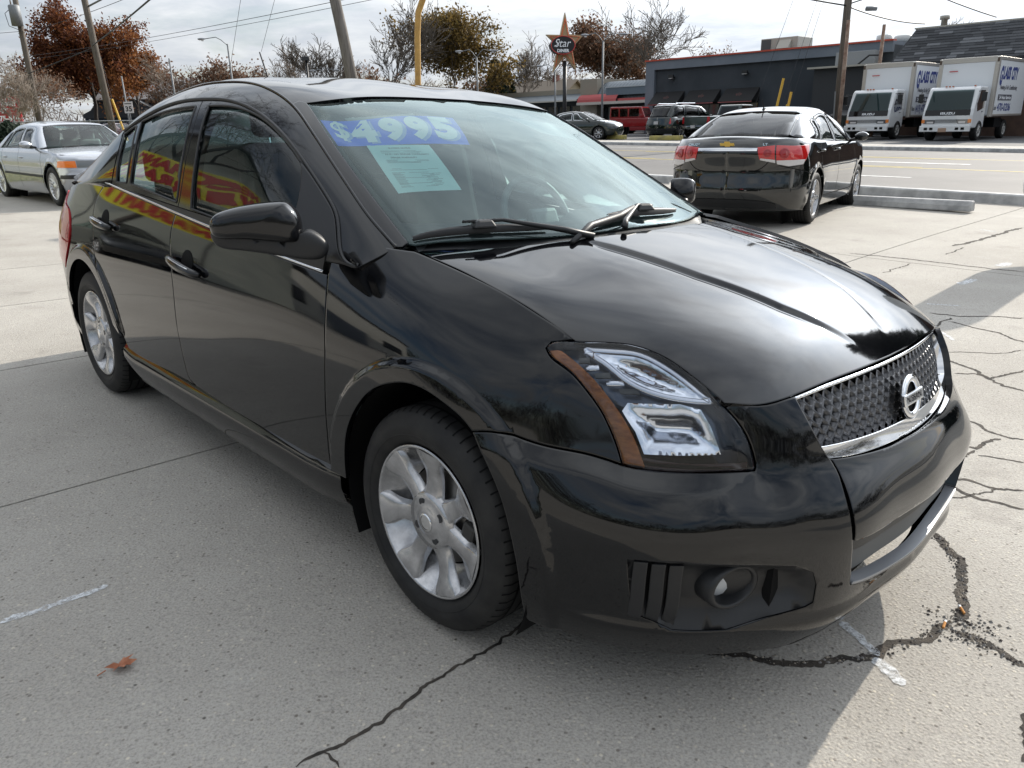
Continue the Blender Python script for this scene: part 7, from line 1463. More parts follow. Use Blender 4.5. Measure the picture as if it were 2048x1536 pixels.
OAKL = leaf_mat('russet_oak_leaves', (.075, .026, .016), (.13, .045, .022), (.24, .09, .03)); OAKL2 = leaf_mat('orange_oak_leaves', (.13, .048, .02), (.22, .085, .028), (.32, .14, .045)); GOLDL = leaf_mat('olive_gold_leaves', (.085, .062, .02), (.17, .115, .035), (.24, .16, .05)); RUSTL = leaf_mat('dry_rust_leaves', (.10, .055, .035), (.17, .09, .055), (.22, .13, .08)); CONL = leaf_mat('conifer_green', (.012, .022, .014), (.022, .036, .022), (.035, .05, .03)); YELL = leaf_mat('yellow_fallen', (.30, .20, .03), (.45, .30, .06), (.35, .25, .12))
def skeleton(h, spread, seed, trunk=.22, levels=5, r0=.016, up=.3, nb=(4, 3, 3, 3), droop=0.):
    """branch polylines as (points, radii, level); grown from the ground at the origin"""
    R = random.Random(seed); out = []
    def grow(p, d, ln, r, lv):
        n = 5 if lv < 2 else 4 if lv < 3 else 3; pts = [p]; q = p.copy(); dd = d.copy()
        for i in range(n):
            dd = (dd+Vector((R.gauss(0, .13), R.gauss(0, .13), R.gauss(0, .09)+up*.10*(1 if lv < 3 else .3)-droop*.05*lv))).normalized(); q = q+dd*(ln/n); pts.append(q.copy())
        rad_ = [r*(1-.55*i/n) for i in range(n+1)]; out.append((pts, rad_, lv))
        if lv >= levels: return
        k = nb[min(lv, len(nb)-1)]+R.randint(0, 1)
        for j in range(k):
            t = (.30+.70*(j+R.random()*.8)/k) if lv else (.55+.45*(j+R.random()*.6)/k); i = min(int(t*n), n-1); f = t*n-i; b0 = pts[i].lerp(pts[i+1], min(1, f))
            az = R.uniform(0, 2*math.pi); sp = R.uniform(.45, .95)*spread; a = dd.orthogonal().normalized(); a = Matrix.Rotation(az, 3, dd) @ a
            nd_ = (dd*math.cos(sp)+a*math.sin(sp)); nd_.z += up*.45; nd_.normalize(); grow(b0, nd_, ln*R.uniform(.52, .80), max(.006, r*(1-.55*t)*R.uniform(.45, .62)), lv+1)
    grow(Vector((0, 0, -.2)), Vector((R.gauss(0, .03), R.gauss(0, .03), 1)).normalized(), h*trunk*2.0, h*r0, 0); return out
def fit(sk, h, w):
    """scale the skeleton so that its crown is h high and about w wide"""
    P = np.array([p[:] for s in sk for p in s[0]]); zs = h/np.percentile(P[:, 2], 99.7); xs = w/(2*np.percentile(np.hypot(P[:, 0], P[:, 1]), 97)+1e-6)
    return [([Vector((p.x*xs, p.y*xs, p.z*zs)) for p in s[0]], s[1], s[2]) for s in sk]
def tree(name, label, pos, h, w, seed, bark=BARK, twig=None, leaf=None, nleaf=0, lsize=.3, levels=5, trunk=.22, spread=1., nb=(4, 3, 3, 3), r0=.016, up=.3, lo=.25, group=None, cat='tree', keep=None, twr=.012, z=None, droop=0., clump=.5):
    x, y = pos; t = thing(name, label, cat, (x, y, float(gz(x, y)) if z is None else z), random.Random(seed).uniform(0, 6), group)
    sk = fit(skeleton(h, spread, seed, trunk, levels, r0, up, nb, droop), h, w); b = MB(); tw = MB()
    for pts, rr, lv in sk:
        if lv <= 2: b.tube(pts, rr, 6 if lv < 2 else 4, False)
        else: tw.tube(pts, [max(twr*(1.5 if lv == 3 else 1), q) for q in rr], 3, False)
    b.build('trunk', bark, t, smooth=True)
    if tw.V: tw.build('branches', twig or bark, t, smooth=True)
    if leaf:
        ends = [p for pts, rr, lv in sk if lv >= levels-1 for p in pts[1:] if p.z > h*lo]; R = np.random.default_rng(seed)
        E = np.array([p[:] for p in ends]); k = R.integers(0, len(E), nleaf); C = E[k]+R.normal(0, clump, (nleaf, 3))*[1, 1, .8]; a = R.normal(size=(nleaf, 3)); a /= np.linalg.norm(a, axis=1)[:, None]; c = np.cross(a, R.normal(size=(nleaf, 3))); c /= np.linalg.norm(c, axis=1)[:, None]; s = lsize*(.55+.9*R.random(nleaf))[:, None]
        V = np.stack([C-a*s, C+c*s*.55, C+a*s, C-c*s*.55], 1).reshape(-1, 3); F = np.arange(4*nleaf).reshape(-1, 4); me = bpy.data.meshes.new('crown'); me.vertices.add(4*nleaf); me.vertices.foreach_set('co', V.ravel()); me.loops.add(4*nleaf); me.loops.foreach_set('vertex_index', F.ravel()); me.polygons.add(nleaf); me.polygons.foreach_set('loop_start', np.arange(nleaf)*4); me.polygons.foreach_set('loop_total', np.full(nleaf, 4)); me.update(); me.validate(); me.materials.append(leaf); link('crown', me, t)
    return t
def pxy(px, d):
    """ground position at distance d ahead for a bearing given by tangent"""
    return (px*d, d)
# big russet oak on the left: leaning limbs, dense crown
tree('oak_tree', 'big russet oak with dark leaning limbs, in full leaf behind the leaning street lamp pole', pxy(-.505, 106), 15.0, 15.0, 11, BARKD, None, OAKL, 52000, .17, levels=4, trunk=.14, spread=1.25, nb=(5, 4, 4), r0=.022, lo=.30, clump=.5)
tree('oak_tree', 'orange-brown oak filling the right flank of the big russet oak', pxy(-.452, 106), 12.5, 10.0, 23, BARKD, None, OAKL2, 20000, .16, levels=4, trunk=.14, spread=1.1, nb=(4, 4, 4), r0=.02, lo=.12, clump=.45)
tree('bare_tree', 'small pale bare tree standing just in front of the red rental sign', pxy(-.603, 42), 4.6, 4.6, 31, mat('pale_bark', (.17, .15, .125), .9), BARKL, levels=5, trunk=.12, spread=.95, nb=(5, 4, 3, 3), r0=.012, twr=.010, up=.35)
tree('bare_tree', 'thin bare tree at the far left edge beside the transformer pole', pxy(-.70, 46), 5.2, 6.0, 37, BARKL, BARKL, YELL, 260, .10, levels=5, trunk=.14, spread=1., nb=(4, 3, 3, 3), twr=.010)
for k, (px, d, h, w, sd, lb) in enumerate(((-.655, 75, 6.5, 9, 41, 'greyish bare scrub tree behind the pale small house'), (-.575, 90, 7.5, 10, 43, 'greyish bare tree between the rental sign and the blue house'))): tree('bare_tree', lb, pxy(px, d), h, w, sd, BARKL, BARKL, RUSTL, 2500, .13, levels=5, nb=(4, 3, 3, 3), twr=.02)
T = [(-.405, 82, 7.6, 9.5, 51, 'twiggy bare tree with brownish top right of the orange oak', RUSTL, 900, BARKL), (-.352, 86, 7.4, 9, 53, 'brown-tinged bare tree behind the lamp pole with a left arm', RUSTL, 2600, BARKL), (-.315, 90, 6.4, 7, 57, 'low bare tree just right of the lamp pole with a left arm', None, 0, BARKL), (-.263, 86, 8.8, 8, 59, 'bare tree with airy twigs behind the black shoebox lamp', None, 0, BARKL), (-.222, 84, 9.2, 7.5, 61, 'bare upright tree left of the thick leaning pole', None, 0, BARK),
     (-.147, 74, 11.2, 11.0, 67, 'wide bare tree with steep dense twigs between the leaning pole and the yellow pipe', None, 0, BARK), (-.062, 78, 10.6, 11.0, 71, 'olive and gold leafed tree behind the yellow pipe', GOLDL, 7800, BARK), (.018, 86, 9.2, 9, 73, 'bare tree left of the star sign', None, 0, BARK), (.118, 84, 10.2, 10, 79, 'rust leafed tree right of the star sign', RUSTL, 9000, BARK), (.196, 76, 11.6, 12, 83, 'tall spreading bare tree over the corner of the charcoal building', None, 0, BARK), (.245, 110, 9.5, 8, 87, 'small brownish treetop showing over the charcoal roof', RUSTL, 1600, BARKL), (.52, 80, 9.2, 7, 89, 'bare treetop showing above the shingled roof', None, 0, BARKL)]
for px, d, h, w, sd, lb, lf_, nl, bk_ in T: tree('bare_tree' if not lf_ or nl < 3000 else 'leafy_tree', lb, pxy(px, d), h, w, sd, bk_, BARK if bk_ is BARK else BARKL, lf_, nl*2, .145, levels=5, trunk=.16 if sd != 83 else .20, spread=.85 if sd in (61, 67) else 1.0, nb=(5, 4, 3, 3), r0=.013, twr=.020, up=.5 if sd in (61, 67) else .3, clump=.45)
for k in range(14):
    px = -.47+.05*k+random.Random(k).uniform(-.015, .015); d = 118+7*(k % 3)
    if px < .12: tree('bare_tree', '%s bare tree of the far row, %s' % (('low', 'tall', 'broad')[k % 3], ('far left behind the rental sign', 'behind the left limb of the russet oak', 'behind the russet oak trunk', 'behind the orange oak', 'just right of the orange oak', 'behind the lamp pole with one arm', 'left of the shoebox lamp', 'right of the shoebox lamp', 'left of the thick leaning pole', 'right of the thick leaning pole', 'left of the yellow pipe', 'right of the gold tree')[k % 12]), pxy(px, d), 7.5+random.Random(k+9).uniform(-1, 1.5), 10, 200+k, BARKL, BARKL, RUSTL if k % 3 == 0 else None, 900 if k % 3 == 0 else 0, .28, levels=4, nb=(6, 5, 4), twr=.03, group='far row of bare trees')
def conifer(label, pos, h, w, seed, n=5200, z=None):
    t = thing('conifer_tree', label, 'tree', (pos[0], pos[1], float(gz(*pos)) if z is None else z), group=None); b = MB(); b.tube([(0, 0, 0), (0, 0, h)], [.16, .02], 6); b.build('trunk', BARKD, t); R = np.random.default_rng(seed); zz = h*(.08+.92*R.random(n)**1.3*.99); lay = .5+.5*np.abs(np.sin(zz*6.0/h*3.14)); rr = w/2*(1-zz/h)**.9*np.sqrt(R.random(n))*(.65+.45*lay); an = R.random(n)*6.283; C = np.stack([rr*np.cos(an), rr*np.sin(an), zz-.25*rr], 1); d = np.stack([np.cos(an), np.sin(an), -.35+0*an], 1)+R.normal(0, .25, (n, 3)); d /= np.linalg.norm(d, axis=1)[:, None]; c = np.cross(d, R.normal(size=(n, 3))); c /= np.linalg.norm(c, axis=1)[:, None]; s = (.18+.25*R.random(n))[:, None]*h/9
    V = np.stack([C, C+d*s+c*s*.22, C+d*s*1.7, C+d*s-c*s*.22], 1).reshape(-1, 3); add('crown', V, np.arange(4*n).reshape(-1, 4), CONL, t, smooth=False)
conifer('dark conifer among the bare trees left of the star sign', pxy(-.012, 84), 7.0, 4.2, 3); conifer('dark narrow conifer left of the star sign, second in the pair', pxy(.004, 86), 5.8, 3.4, 4); conifer('small dark conifer behind the blue house', pxy(-.497, 118), 7.5, 4, 5); conifer('dark conifer beyond the right picture edge, mirrored on the hood', (13.5, 11.0), 8.5, 5.0, 6, 9000)
# far tree line closing the horizon
def treeline(name, pts, h, seed, m, n=9000, **k):
    R = np.random.default_rng(seed); P = np.array(pts, float); t = np.linspace(0, 1, len(P)); q = R.random(n); x, y = np.interp(q, t, P[:, 0]), np.interp(q, t, P[:, 1]); top = h*(.65+.35*np.sin(q*83+seed)*np.sin(q*31)); z = top*R.random(n)**.7+np.array([float(v) for v in gz(x, y)]); C = np.stack([x+R.normal(0, 2, n), y+R.normal(0, 2, n), z], 1); a = R.normal(size=(n, 3)); a[:, 2] = np.abs(a[:, 2])*2.2; a /= np.linalg.norm(a, axis=1)[:, None]; c = np.cross(a, R.normal(size=(n, 3))); c /= np.linalg.norm(c, axis=1)[:, None]; s = (.5+.7*R.random(n))[:, None]
    V = np.stack([C-a*s, C+c*s*.10, C+a*s, C-c*s*.10], 1).reshape(-1, 3); return add(name, V, np.arange(4*n).reshape(-1, 4), m, None, smooth=False, kind='stuff', **k)
treeline('distant_trees', [(-190, 170), (-90, 165), (0, 160), (70, 140), (140, 90)], 7.5, 1, leaf_mat('far_twigs', (.10, .085, .075), (.15, .125, .105), (.20, .16, .13)), 16000, label='grey band of distant bare trees along the horizon', cat='trees')
# bare tree behind the photographer, mirrored in the side windows; dark trees and a far side behind it
tree('bare_tree', 'bare tree outside the picture at the left, mirrored in the front side window', (-10.5, 8.6), 9.5, 10.5, 301, BARKD, BARKD, levels=5, trunk=.13, spread=1.1, nb=(5, 4, 3, 3), r0=.018, twr=.009)
treeline('trees_behind', [(-60, 14), (-46, -14), (-20, -36), (20, -40), (48, -20), (60, 6)], 9, 2, leaf_mat('behind_twigs', (.02, .022, .016), (.04, .035, .025), (.06, .045, .03)), 14000, label='dark trees outside the picture behind the photographer', cat='trees')

# ================================================================== poles, signs, wires, small things
WOOD = mat('weathered_pole_wood', (.13, .105, .085), .9, build=mottled((.085, .070, .058), (.17, .145, .12), 3, stretch=(8, 8, .6), bmp=.5, bscale=14)); WOODG = mat('grey_pole_wood', (.17, .155, .145), .9, build=mottled((.10, .09, .082), (.20, .185, .17), 3, stretch=(8, 8, .6), bmp=.5, bscale=14)); GALV = mat('galvanised_steel', (.20, .21, .22), .6, .3); GUYY = mat('yellow_guard', (.60, .36, .04), .5); OCHRE = mat('ochre_painted_pipe', (.46, .27, .07), .5, build=mottled((.36, .21, .06), (.50, .30, .08), 7)); RUST = mat('rusty_pole', (.22, .12, .07), .8, build=mottled((.14, .06, .035), (.34, .26, .20), 2.5)); WIRE = mat('black_cable', (.02, .02, .022), .6); LAMPG = mat('lamp_grey', (.30, .31, .33), .5, .2)
def pole(name, label, cat, foot, top, r0, r1, m, group=None):
    t = thing(name, label, cat, foot, group=group); d = Vector(top)-Vector(foot); MB().tube([(0, 0, -.3), tuple(d*.5), tuple(d)], [r0, (r0+r1)/2, r1], 12).build('pole_shaft', m, t, smooth=True); return t
def cobra(t, base, tip, m=GALV, k_=1.):
    base, tip = Vector(base), Vector(tip); d = tip-base; mid = base+d*.5+Vector((0, 0, .28)); MB().tube([base, base.lerp(mid, .55)+Vector((0, 0, .10)), mid+Vector((0, 0, .05)), tip], .045*k_, 8).build('lamp_arm', m, t, smooth=True)
    a = Vector((d.x, d.y, 0)).normalized(); s = a.cross(Vector((0, 0, 1))); b = MB(); P = []
    for k, (u, w, h0, h1) in enumerate(((-.12, .05, -.04, .05), (.05, .10, -.08, .09), (.30, .17, -.13, .12), (.58, .16, -.16, .10), (.78, .05, -.07, .04))): c = tip+a*u*k_; P.append([tuple(c+s*w*k_*math.cos(q)+Vector((0, 0, k_*(h1 if math.sin(q) > 0 else -h0)*math.sin(q)))) for q in np.linspace(0, 2*math.pi, 13)])
    b.grid(P); b.build('lamp_head', LAMPG, t, smooth=True); b = MB(); b.lathe([(-.14, .02), (-.24, .10), (-.20, .14), (-.12, .15)], 12, c=tuple(tip+a*.42*k_), axis='z'); b.V = [tuple(tip+(Vector(v)-tip)*k_) if k_ < 1 else v for v in b.V]; b.build('lamp_glass', WHITEL, t, smooth=True)
def W(px, d, z): return Vector((px*d, d, z))
p1f = W(-.577, 52, float(gz(-.577*52, 52))); p1 = pole('utility_pole', 'utility pole with a grey transformer at the far left', 'pole', p1f, W(-.5745, 52, 12.2), .19, .15, WOOD)
c = W(-.5745, 52, 8.25)-p1f; b = MB(); b.lathe([(-.6, .02), (-.6, .32), (.5, .32), (.56, .26), (.58, .02)], 18, c=(c.x+.05, c.y-.45, c.z), axis='z'); b.build('transformer', GALV, p1, smooth=True); b = MB(); b.lathe([(.58, .05), (.86, .03), (.88, .005)], 8, c=(c.x-.1, c.y-.45, c.z), axis='z'); b.build('bushing', BROWN if 'BROWN' in globals() else DARK, p1); MB().tube([c+Vector((-.3, -.45, .3)), c+Vector((-.55, -.5, .1)), c+Vector((-.45, -.5, -.6)), c+Vector((.2, -.3, -.9))], .02, 5).build('jumper_wire', WIRE, p1)
p2f = W(-.487, 43, float(gz(-.487*43, 43))); p2 = pole('utility_pole', 'leaning utility pole with a cobra-head street lamp in front of the russet oak', 'pole', p2f, W(-.4975, 43, 11.5), .19, .14, WOOD); q = Vector(W(-.495, 43, 7.35))-p2f; cobra(p2, tuple(q), tuple(q+Vector((4.5, -.6, .75))))
g = thing('guy_guard', 'yellow guy wire guard slanting beside the leaning lamp pole', 'guy guard', W(-.470, 42, float(gz(-.470*42, 42)))); MB().tube([(0, 0, 0), (-.52, 0, 2.5)], .055, 8).build('guard_tube', GUYY, g); MB().tube([(-.52, 0, 2.5), (-.95, .5, 4.6)], .012, 5).build('guy_wire', WIRE, g)
p3f = W(-.170, 22.8, float(gz(-.17*22.8, 22.8))); p3 = pole('utility_pole', 'thick leaning wooden pole rising behind the black sedan roof', 'pole', p3f, W(-.2185, 22.2, 7.4), .17, .13, WOODG)
p4f = W(.4115, 38.0, float(gz(.4115*38, 38)))
p4 = pole('utility_pole', 'tall utility pole in front of the charcoal wall with switch gear on its wire', 'pole', p4f, W(.4080, 38.0, 10.2), .19, .15, WOOD)
b = MB(); b.tube([(.0, 0, 5.9), (.7, -.3, 6.1)], .03, 6); b.build('cross_arm', GALV, p4); b = MB(); b.tube([(-.30, -.2, 2.2), (-.24, -.2, .9)], .03, 6); b.build('conduit', GALV, p4)
for k, (pxt, pxb, zt_, d, lb) in enumerate(((.4125, .4150, 5.35, 37, 'slim rusty post right of the tall utility pole'), (.4560, .4565, 5.55, 41, 'slim rusty post at the corner of the shingled building'))): f = W(pxb, d, float(gz(pxb*d, d))); pole('rusty_post', lb, 'post', f, W(pxt, d, zt_), .09, .08, RUST)
for k, (a, za, c_, zb_, d) in enumerate(((.3405, 3.05, .3290, .75, 38), (.3515, 2.45, .3440, .75, 38), (.3480, 1.9, .3435, .72, 37.6))): f = W(c_, d, zb_-.3); t = thing('guy_guard', ['tallest yellow guy guard left of the tall utility pole', 'middle yellow guy guard left of the tall utility pole', 'short yellow guy guard nearest the tall utility pole'][k], 'guy guard', f); MB().tube([(0, 0, 0), tuple(W(a, d, za)-f)], .06, 8).build('guard_tube', GUYY, t)
# ochre pipe that bends over at the top
yf = W(-.1100, 14.0, float(gz(-1.54, 14))); t = thing('bent_pipe', 'ochre painted pipe bending over to the right at its top', 'pipe', yf); pts = [W(-.1065, 14, 2.0), W(-.1040, 14, 2.75), W(-.1015, 14, 3.10), W(-.0935, 14, 3.35), W(-.080, 14, 3.52), W(-.03, 14, 3.72)]; MB().tube([(0, 0, 0)]+[tuple(p-yf) for p in pts], .052, 12).build('pipe_shaft', OCHRE, t, smooth=True)
# far lamps
def lamp_t(label, px, d, z, heads, kind='cobra', group=None):
    f = W(px, d, float(gz(px*d, d))); t = pole('street_lamp', label, 'street lamp', f, W(px, d, z), .08, .06, GALV, group)
    for hx in heads: cobra(t, (0, 0, z-f.z-.1), (hx*.8, -.2, z-f.z+.35), k_=.62)
    return t
lamp_t('wooden pole with one lamp arm to the left above the black roof', -.3325, 60, 7.2, (-1.9,)); lamp_t('double-headed lot lamp in front of the bare upright tree', -.2185, 70, 5.6, (-1., 1.)); lamp_t('double-headed lot lamp in front of the gold tree', -.0340, 60, 6.0, (-1.3, 1.3)); lamp_t('double-headed lot lamp just left of the star sign pole', .0610, 66, 5.3, (-1.3, 1.3)); lamp_t('double-headed lot lamp in front of the rust leafed tree', .1190, 55, 6.4, (-1.3, 1.3))
lamp_t('thin grey pole without arm right of the big oak trunk', -.466, 75, 6.2, ()); f = W(-.2400, 60, float(gz(-.24*60, 60))); t = pole('street_lamp', 'black shoebox lamp showing above the sedan roof', 'street lamp', f, W(-.2400, 60, 6.0), .09, .08, TRIM); b = MB(); b.box((0, 0, 6.0-f.z+.12), (.62, .5, .26), taper=.8); b.build('lamp_head', TRIM, t)
lamp_t('short dark lamp post left of the lamp pole with one arm', -.405, 62, 6.5, ()); 
# star sign of the diner
sf = W(.0726, 58, float(gz(.0726*58, 58))); st = thing('star_sign', 'tall pole sign with a gold star and a black oval reading Star Diner', 'sign', sf)
MB().tube([(0, 0, 0), (0, 0, 5.4-sf.z)], .14, 12).build('sign_pole', mat('black_sign_pole', (.02, .02, .022), .5), st, smooth=True)
sc = Vector((0, .0, 6.45-sf.z)); xa, za = Vector((.985, .17, 0)), Vector((0, 0, 1)); na = xa.cross(za)
def starpts(k=1., top=2.08, r=1.0): 
    P = [(0, 2.05), (.285, .68), (1.30, .60), (.52, -.18), (.80, -1.62), (-.02, -.72), (-.88, -1.78), (-.50, -.10), (-1.35, .66), (-.34, .64)]; c = np.array(P).mean(0)*0; return [(a*k, b_*k) for a, b_ in P]
def prism_on(name, poly, n0, n1, m, par): n = len(poly); V = [sc+xa*a+za*c+na*o for o in (n0, n1) for a, c in poly]; return add(name, V, [tuple(range(n))[::-1], tuple(range(n, 2*n))]+[(i, (i+1) % n, (i+1) % n+n, i+n) for i in range(n)], m, par, smooth=False)
GOLD = mat('gold_star_paint', (.42, .30, .16), .5); NEON = mat('orange_tube', (.75, .16, .06), .4); star = prism_on('star', starpts(), -.12, .16, GOLD, st); inner = [(a*.80, c*.80+.02) for a, c in starpts()]; V = [tuple(sc+xa*a+za*c+na*.185) for a, c in inner]; MB().tube(V+[V[0]], .035, 6).build('star_outline', NEON, star)
ov = [(-.26+.84*math.cos(t), -.06+.58*math.sin(t)) for t in np.linspace(0, 2*math.pi, 36, endpoint=False)]; OVB = mat('black_oval', (.012, .012, .014), .4); oval = prism_on('sign_oval', [(a-.0, c) for a, c in ov], -.1, .62, OVB, st); ring = [tuple(sc+xa*a+za*c+na*.63) for a, c in ov]; MB().tube(ring+[ring[0]], .03, 6).build('oval_rim', mat('red_rim', (.5, .05, .04), .4), oval)
text_on('sign_lettering', 'Star', sc+xa*(-.86)+za*(-.17)+na*.62, xa, za, .50, WHITEV, oval, w=1.16, bold=.0, shear=.28, lift=.02); text_on('sign_lettering', 'DINER', sc+xa*(-.68)+za*(-.50)+na*.62, xa, za, .19, WHITEV, oval, w=.86, bold=.04, lift=.02); MB().tube([sc+xa*(-.90)+za*(-.13)+na*.65, sc+xa*(-.62)+za*(-.02)+na*.65, sc+xa*(-.50)+za*.20+na*.65], .022, 5).build('script_flourish', WHITEV, oval)
# red rental sign board on two posts
rp = W(-.617, 45, 0); rz_ = float(gz(rp.x, rp.y)); rs_ = thing('rental_sign', 'red board sign with white lettering about apartments for rent, half behind the small bare tree', 'sign', (rp.x, rp.y, rz_), rad(18)); RB = mat('sign_red', (.46, .02, .03), .5); b = MB(); b.box((0, 0, 2.12), (1.62, .12, 1.40)); board = b.build('sign_board', RB, rs_)
for k in (-.6, .6): b = MB(); b.box((k, .02, .75), (.10, .10, 1.5)); b.build('sign_post', TRIM, rs_)
for body, z, h, w in (('PRIVATE', 2.60, .13, 1.2), ('APARTMENT', 2.30, .17, 1.40), ('RENT', 1.94, .24, .95), ('475-514', 1.54, .24, 1.15)): text_on('sign_lettering', body, (-.74 if body != '475-514' else -.48, -.062, z), (1, 0, 0), (0, 0, 1), h, WHITEV, board, w=w, bold=.05, lift=.004)
text_on('sign_lettering', '419', (-.74, -.062, 1.56), (1, 0, 0), (0, 0, 1), .11, WHITEV, board, w=.2, bold=.04, lift=.004)
b = MB(); b.box((0, -.065, 2.51), (1.5, .01, .025)); b.build('sign_rule', WHITEV, board)
s2 = W(-.4635, 50, float(gz(-.4635*50, 50))); t = thing('speed_sign', 'small white traffic sign on a post beside the yellow guy guard', 'sign', s2); MB().tube([(0, 0, 0), (0, 0, 2.6)], .03, 6).build('sign_post', GALV, t); b = MB(); b.box((0, -.05, 2.2), (.55, .02, .66)); pl_ = b.build('sign_plate', WLENS, t); text_on('sign_lettering', '35', (-.2, -.062, 1.98), (1, 0, 0), (0, 0, 1), .28, INK, pl_, w=.4, bold=.03); b = MB(); b.box((0, -.064, 2.42), (.42, .004, .05)); b.build('sign_print', INK, pl_)
# chain-link fence at the left: posts, rails and a wire mesh
fa, fb_ = np.array([-25., 30.]), np.array([-14.2, 40.]); fz = float(gz(*fa)); fn = thing('chain_link_fence', 'chain-link fence with steel posts behind the silver sedan', 'fence', (fa[0], fa[1], fz)); fd = fb_-fa; FL = np.linalg.norm(fd); L2_ = int(FL/2.6)
for k in range(L2_+1): p = fd*k/L2_; MB().tube([(p[0], p[1], 0), (p[0], p[1], 1.5)], .032, 6).build('fence_post', GALV, fn)
for z in (.08, 1.42): MB().tube([(0, 0, z), (fd[0], fd[1], z)], .022, 6).build('fence_rail', GALV, fn)
b = MB(); u = fd/FL
for k in range(int(FL/.16)):
    for sg in (1, -1):
        a0 = k*.16; a1 = a0+sg*1.3
        if 0 <= a1 <= FL: b.tube([(u[0]*a0, u[1]*a0, .1), (u[0]*a1, u[1]*a1, 1.4)], .004, 3, False)
b.build('wire_mesh', GALV, fn)
# wires: sagging between poles and out of the frame
def wire(label, a, b_, sag, r, group='overhead wires'):
    a, b_ = Vector(a), Vector(b_); t = np.linspace(0, 1, 24); P = [a.lerp(b_, k)-Vector((0, 0, 4*sag*k*(1-k))) for k in t]; o = MB().tube(P, r, 5).build('overhead_wire', WIRE, None, smooth=True, label=label, cat='wire', group=group); return o
at_ = lambda px, d, z: (px*d, d, z)
wire('upper one of two long thin wires crossing above the sedan roof', at_(-.60, 90, 9.2), at_(.32, 26, 7.35), .5, .016); wire('lower one of two long thin wires crossing above the sedan roof', at_(-.60, 90, 8.9), at_(.33, 26, 7.15), .5, .013)
wire('thick cable running from the leaning lamp pole up to the right', W(-.4945, 43, 5.6), at_(-.26, 16, 5.42), .10, .03); wire('thick cable continuing left of the leaning lamp pole', W(-.4945, 43, 5.5), W(-.75, 50, 2.6), .2, .025)
wire('wire from the transformer pole to the left edge, upper', W(-.5745, 52, 7.4), W(-.80, 50, 6.9), .1, .014); wire('wire from the transformer pole to the left edge, lower', W(-.5735, 52, 5.6), W(-.80, 50, 4.6), .2, .014); wire('thin wire from the transformer pole to the right behind the oak', W(-.5745, 52, 7.3), at_(-.2, 30, 8.6), .4, .014); wire('thin wire from the leaning lamp pole top to the upper right', W(-.497, 43, 9.1), at_(-.2, 30, 7.9), .2, .013)
wire('steep thin guy wire dropping toward the black roof, left', at_(-.305, 40, 7.8), at_(-.335, 46, 4.3), .0, .010, 'steep guy wires'); wire('steep thin guy wire dropping toward the black roof, right', at_(-.262, 40, 7.9), at_(-.293, 46, 5.4), .0, .010, 'steep guy wires')
wire('heavy wire leaving the tall utility pole to the left', W(.409, 38, 6.05), at_(.27, 33, 6.35), .05, .035); wire('heavy wire from the tall utility pole to the shingled roof', W(.411, 38, 6.0), (*SN(-16.2, 45.4), 5.75), .15, .032); wire('upper service wire from the tall utility pole to the shingled roof', at_(.40, 33, 7.3), (*SN(-13.0, 45.6), 5.75), .15, .03)
for a, c_, lb_ in ((.335, .395, 'middle thin stay wire in front of the charcoal wall'), (.30, .37, 'leftmost thin stay wire in front of the charcoal wall'), (.345, .402, 'thin stay wire nearest the tall utility pole')): wire(lb_, at_(a, 37, .9), at_(c_, 38, 9.6), .0, .008, 'stay wires of the tall pole')
sg_ = thing('wire_splice', 'grey splice box hanging on the wire right of the tall utility pole', 'splice box', at_(.438, 38.6, 5.98)); b = MB(); b.lathe([(-.26, .03), (-.24, .10), (.24, .10), (.26, .03)], 12, axis='x'); b.build('splice_case', GALV, sg_, smooth=True)
lp = thing('cable_coil', 'oval coil of cable hanging on the service wire above the trucks', 'cable coil', at_(.512, 37, 6.40)); MB().tube([(.42*math.cos(t), 0, .16*math.sin(t)) for t in np.linspace(0, 2*math.pi, 24)], .03, 6).build('coil_loop', WIRE, lp, smooth=True)
# wheel stops and kerb pieces
def stop(label, s0, s1, n0, m, group, h=.14, w=.18):
    c = SN((s0+s1)/2, n0); z = float(gs((s0+s1)/2, n0)); L_2 = (s1-s0)/2; o = MB(); o.prism([(-w/2, 0), (-w/2+.01, h*.55), (-w/2+.045, h), (w/2-.045, h), (w/2-.01, h*.55), (w/2, 0)], -L_2, L_2, lambda a, c_, e: (e, a, c_)); ob = bevel(o.build('wheel_stop', m, None, label=label, cat='wheel stop', group=group), .018, 2); ob.location = (c[0], c[1], z); ob.rotation_euler = (0, 0, math.atan2(E1[1], E1[0])); return ob
stop('long grey concrete wheel stop in front of the black-green sedan', -5.85, -3.43, 12.42, KERB, None, .15, .19)
YST = mat('faded_yellow_stop', (.40, .34, .10), .8, build=mottled((.25, .22, .10), (.46, .38, .10), 4))
for k, (s, lb) in enumerate(((-30.6, 'faded yellow wheel stop behind the dark green sedan'), (-28.1, 'faded yellow wheel stop between the dark green sedan and the minivan'), (-24.6, 'faded yellow wheel stop behind the minivan'), (-22.0, 'faded yellow wheel stop behind the pickup'))): o = stop(lb, s, s+1.9, 33.6, YST, 'yellow wheel stops across the street', .22, .26); o.location.z += .065
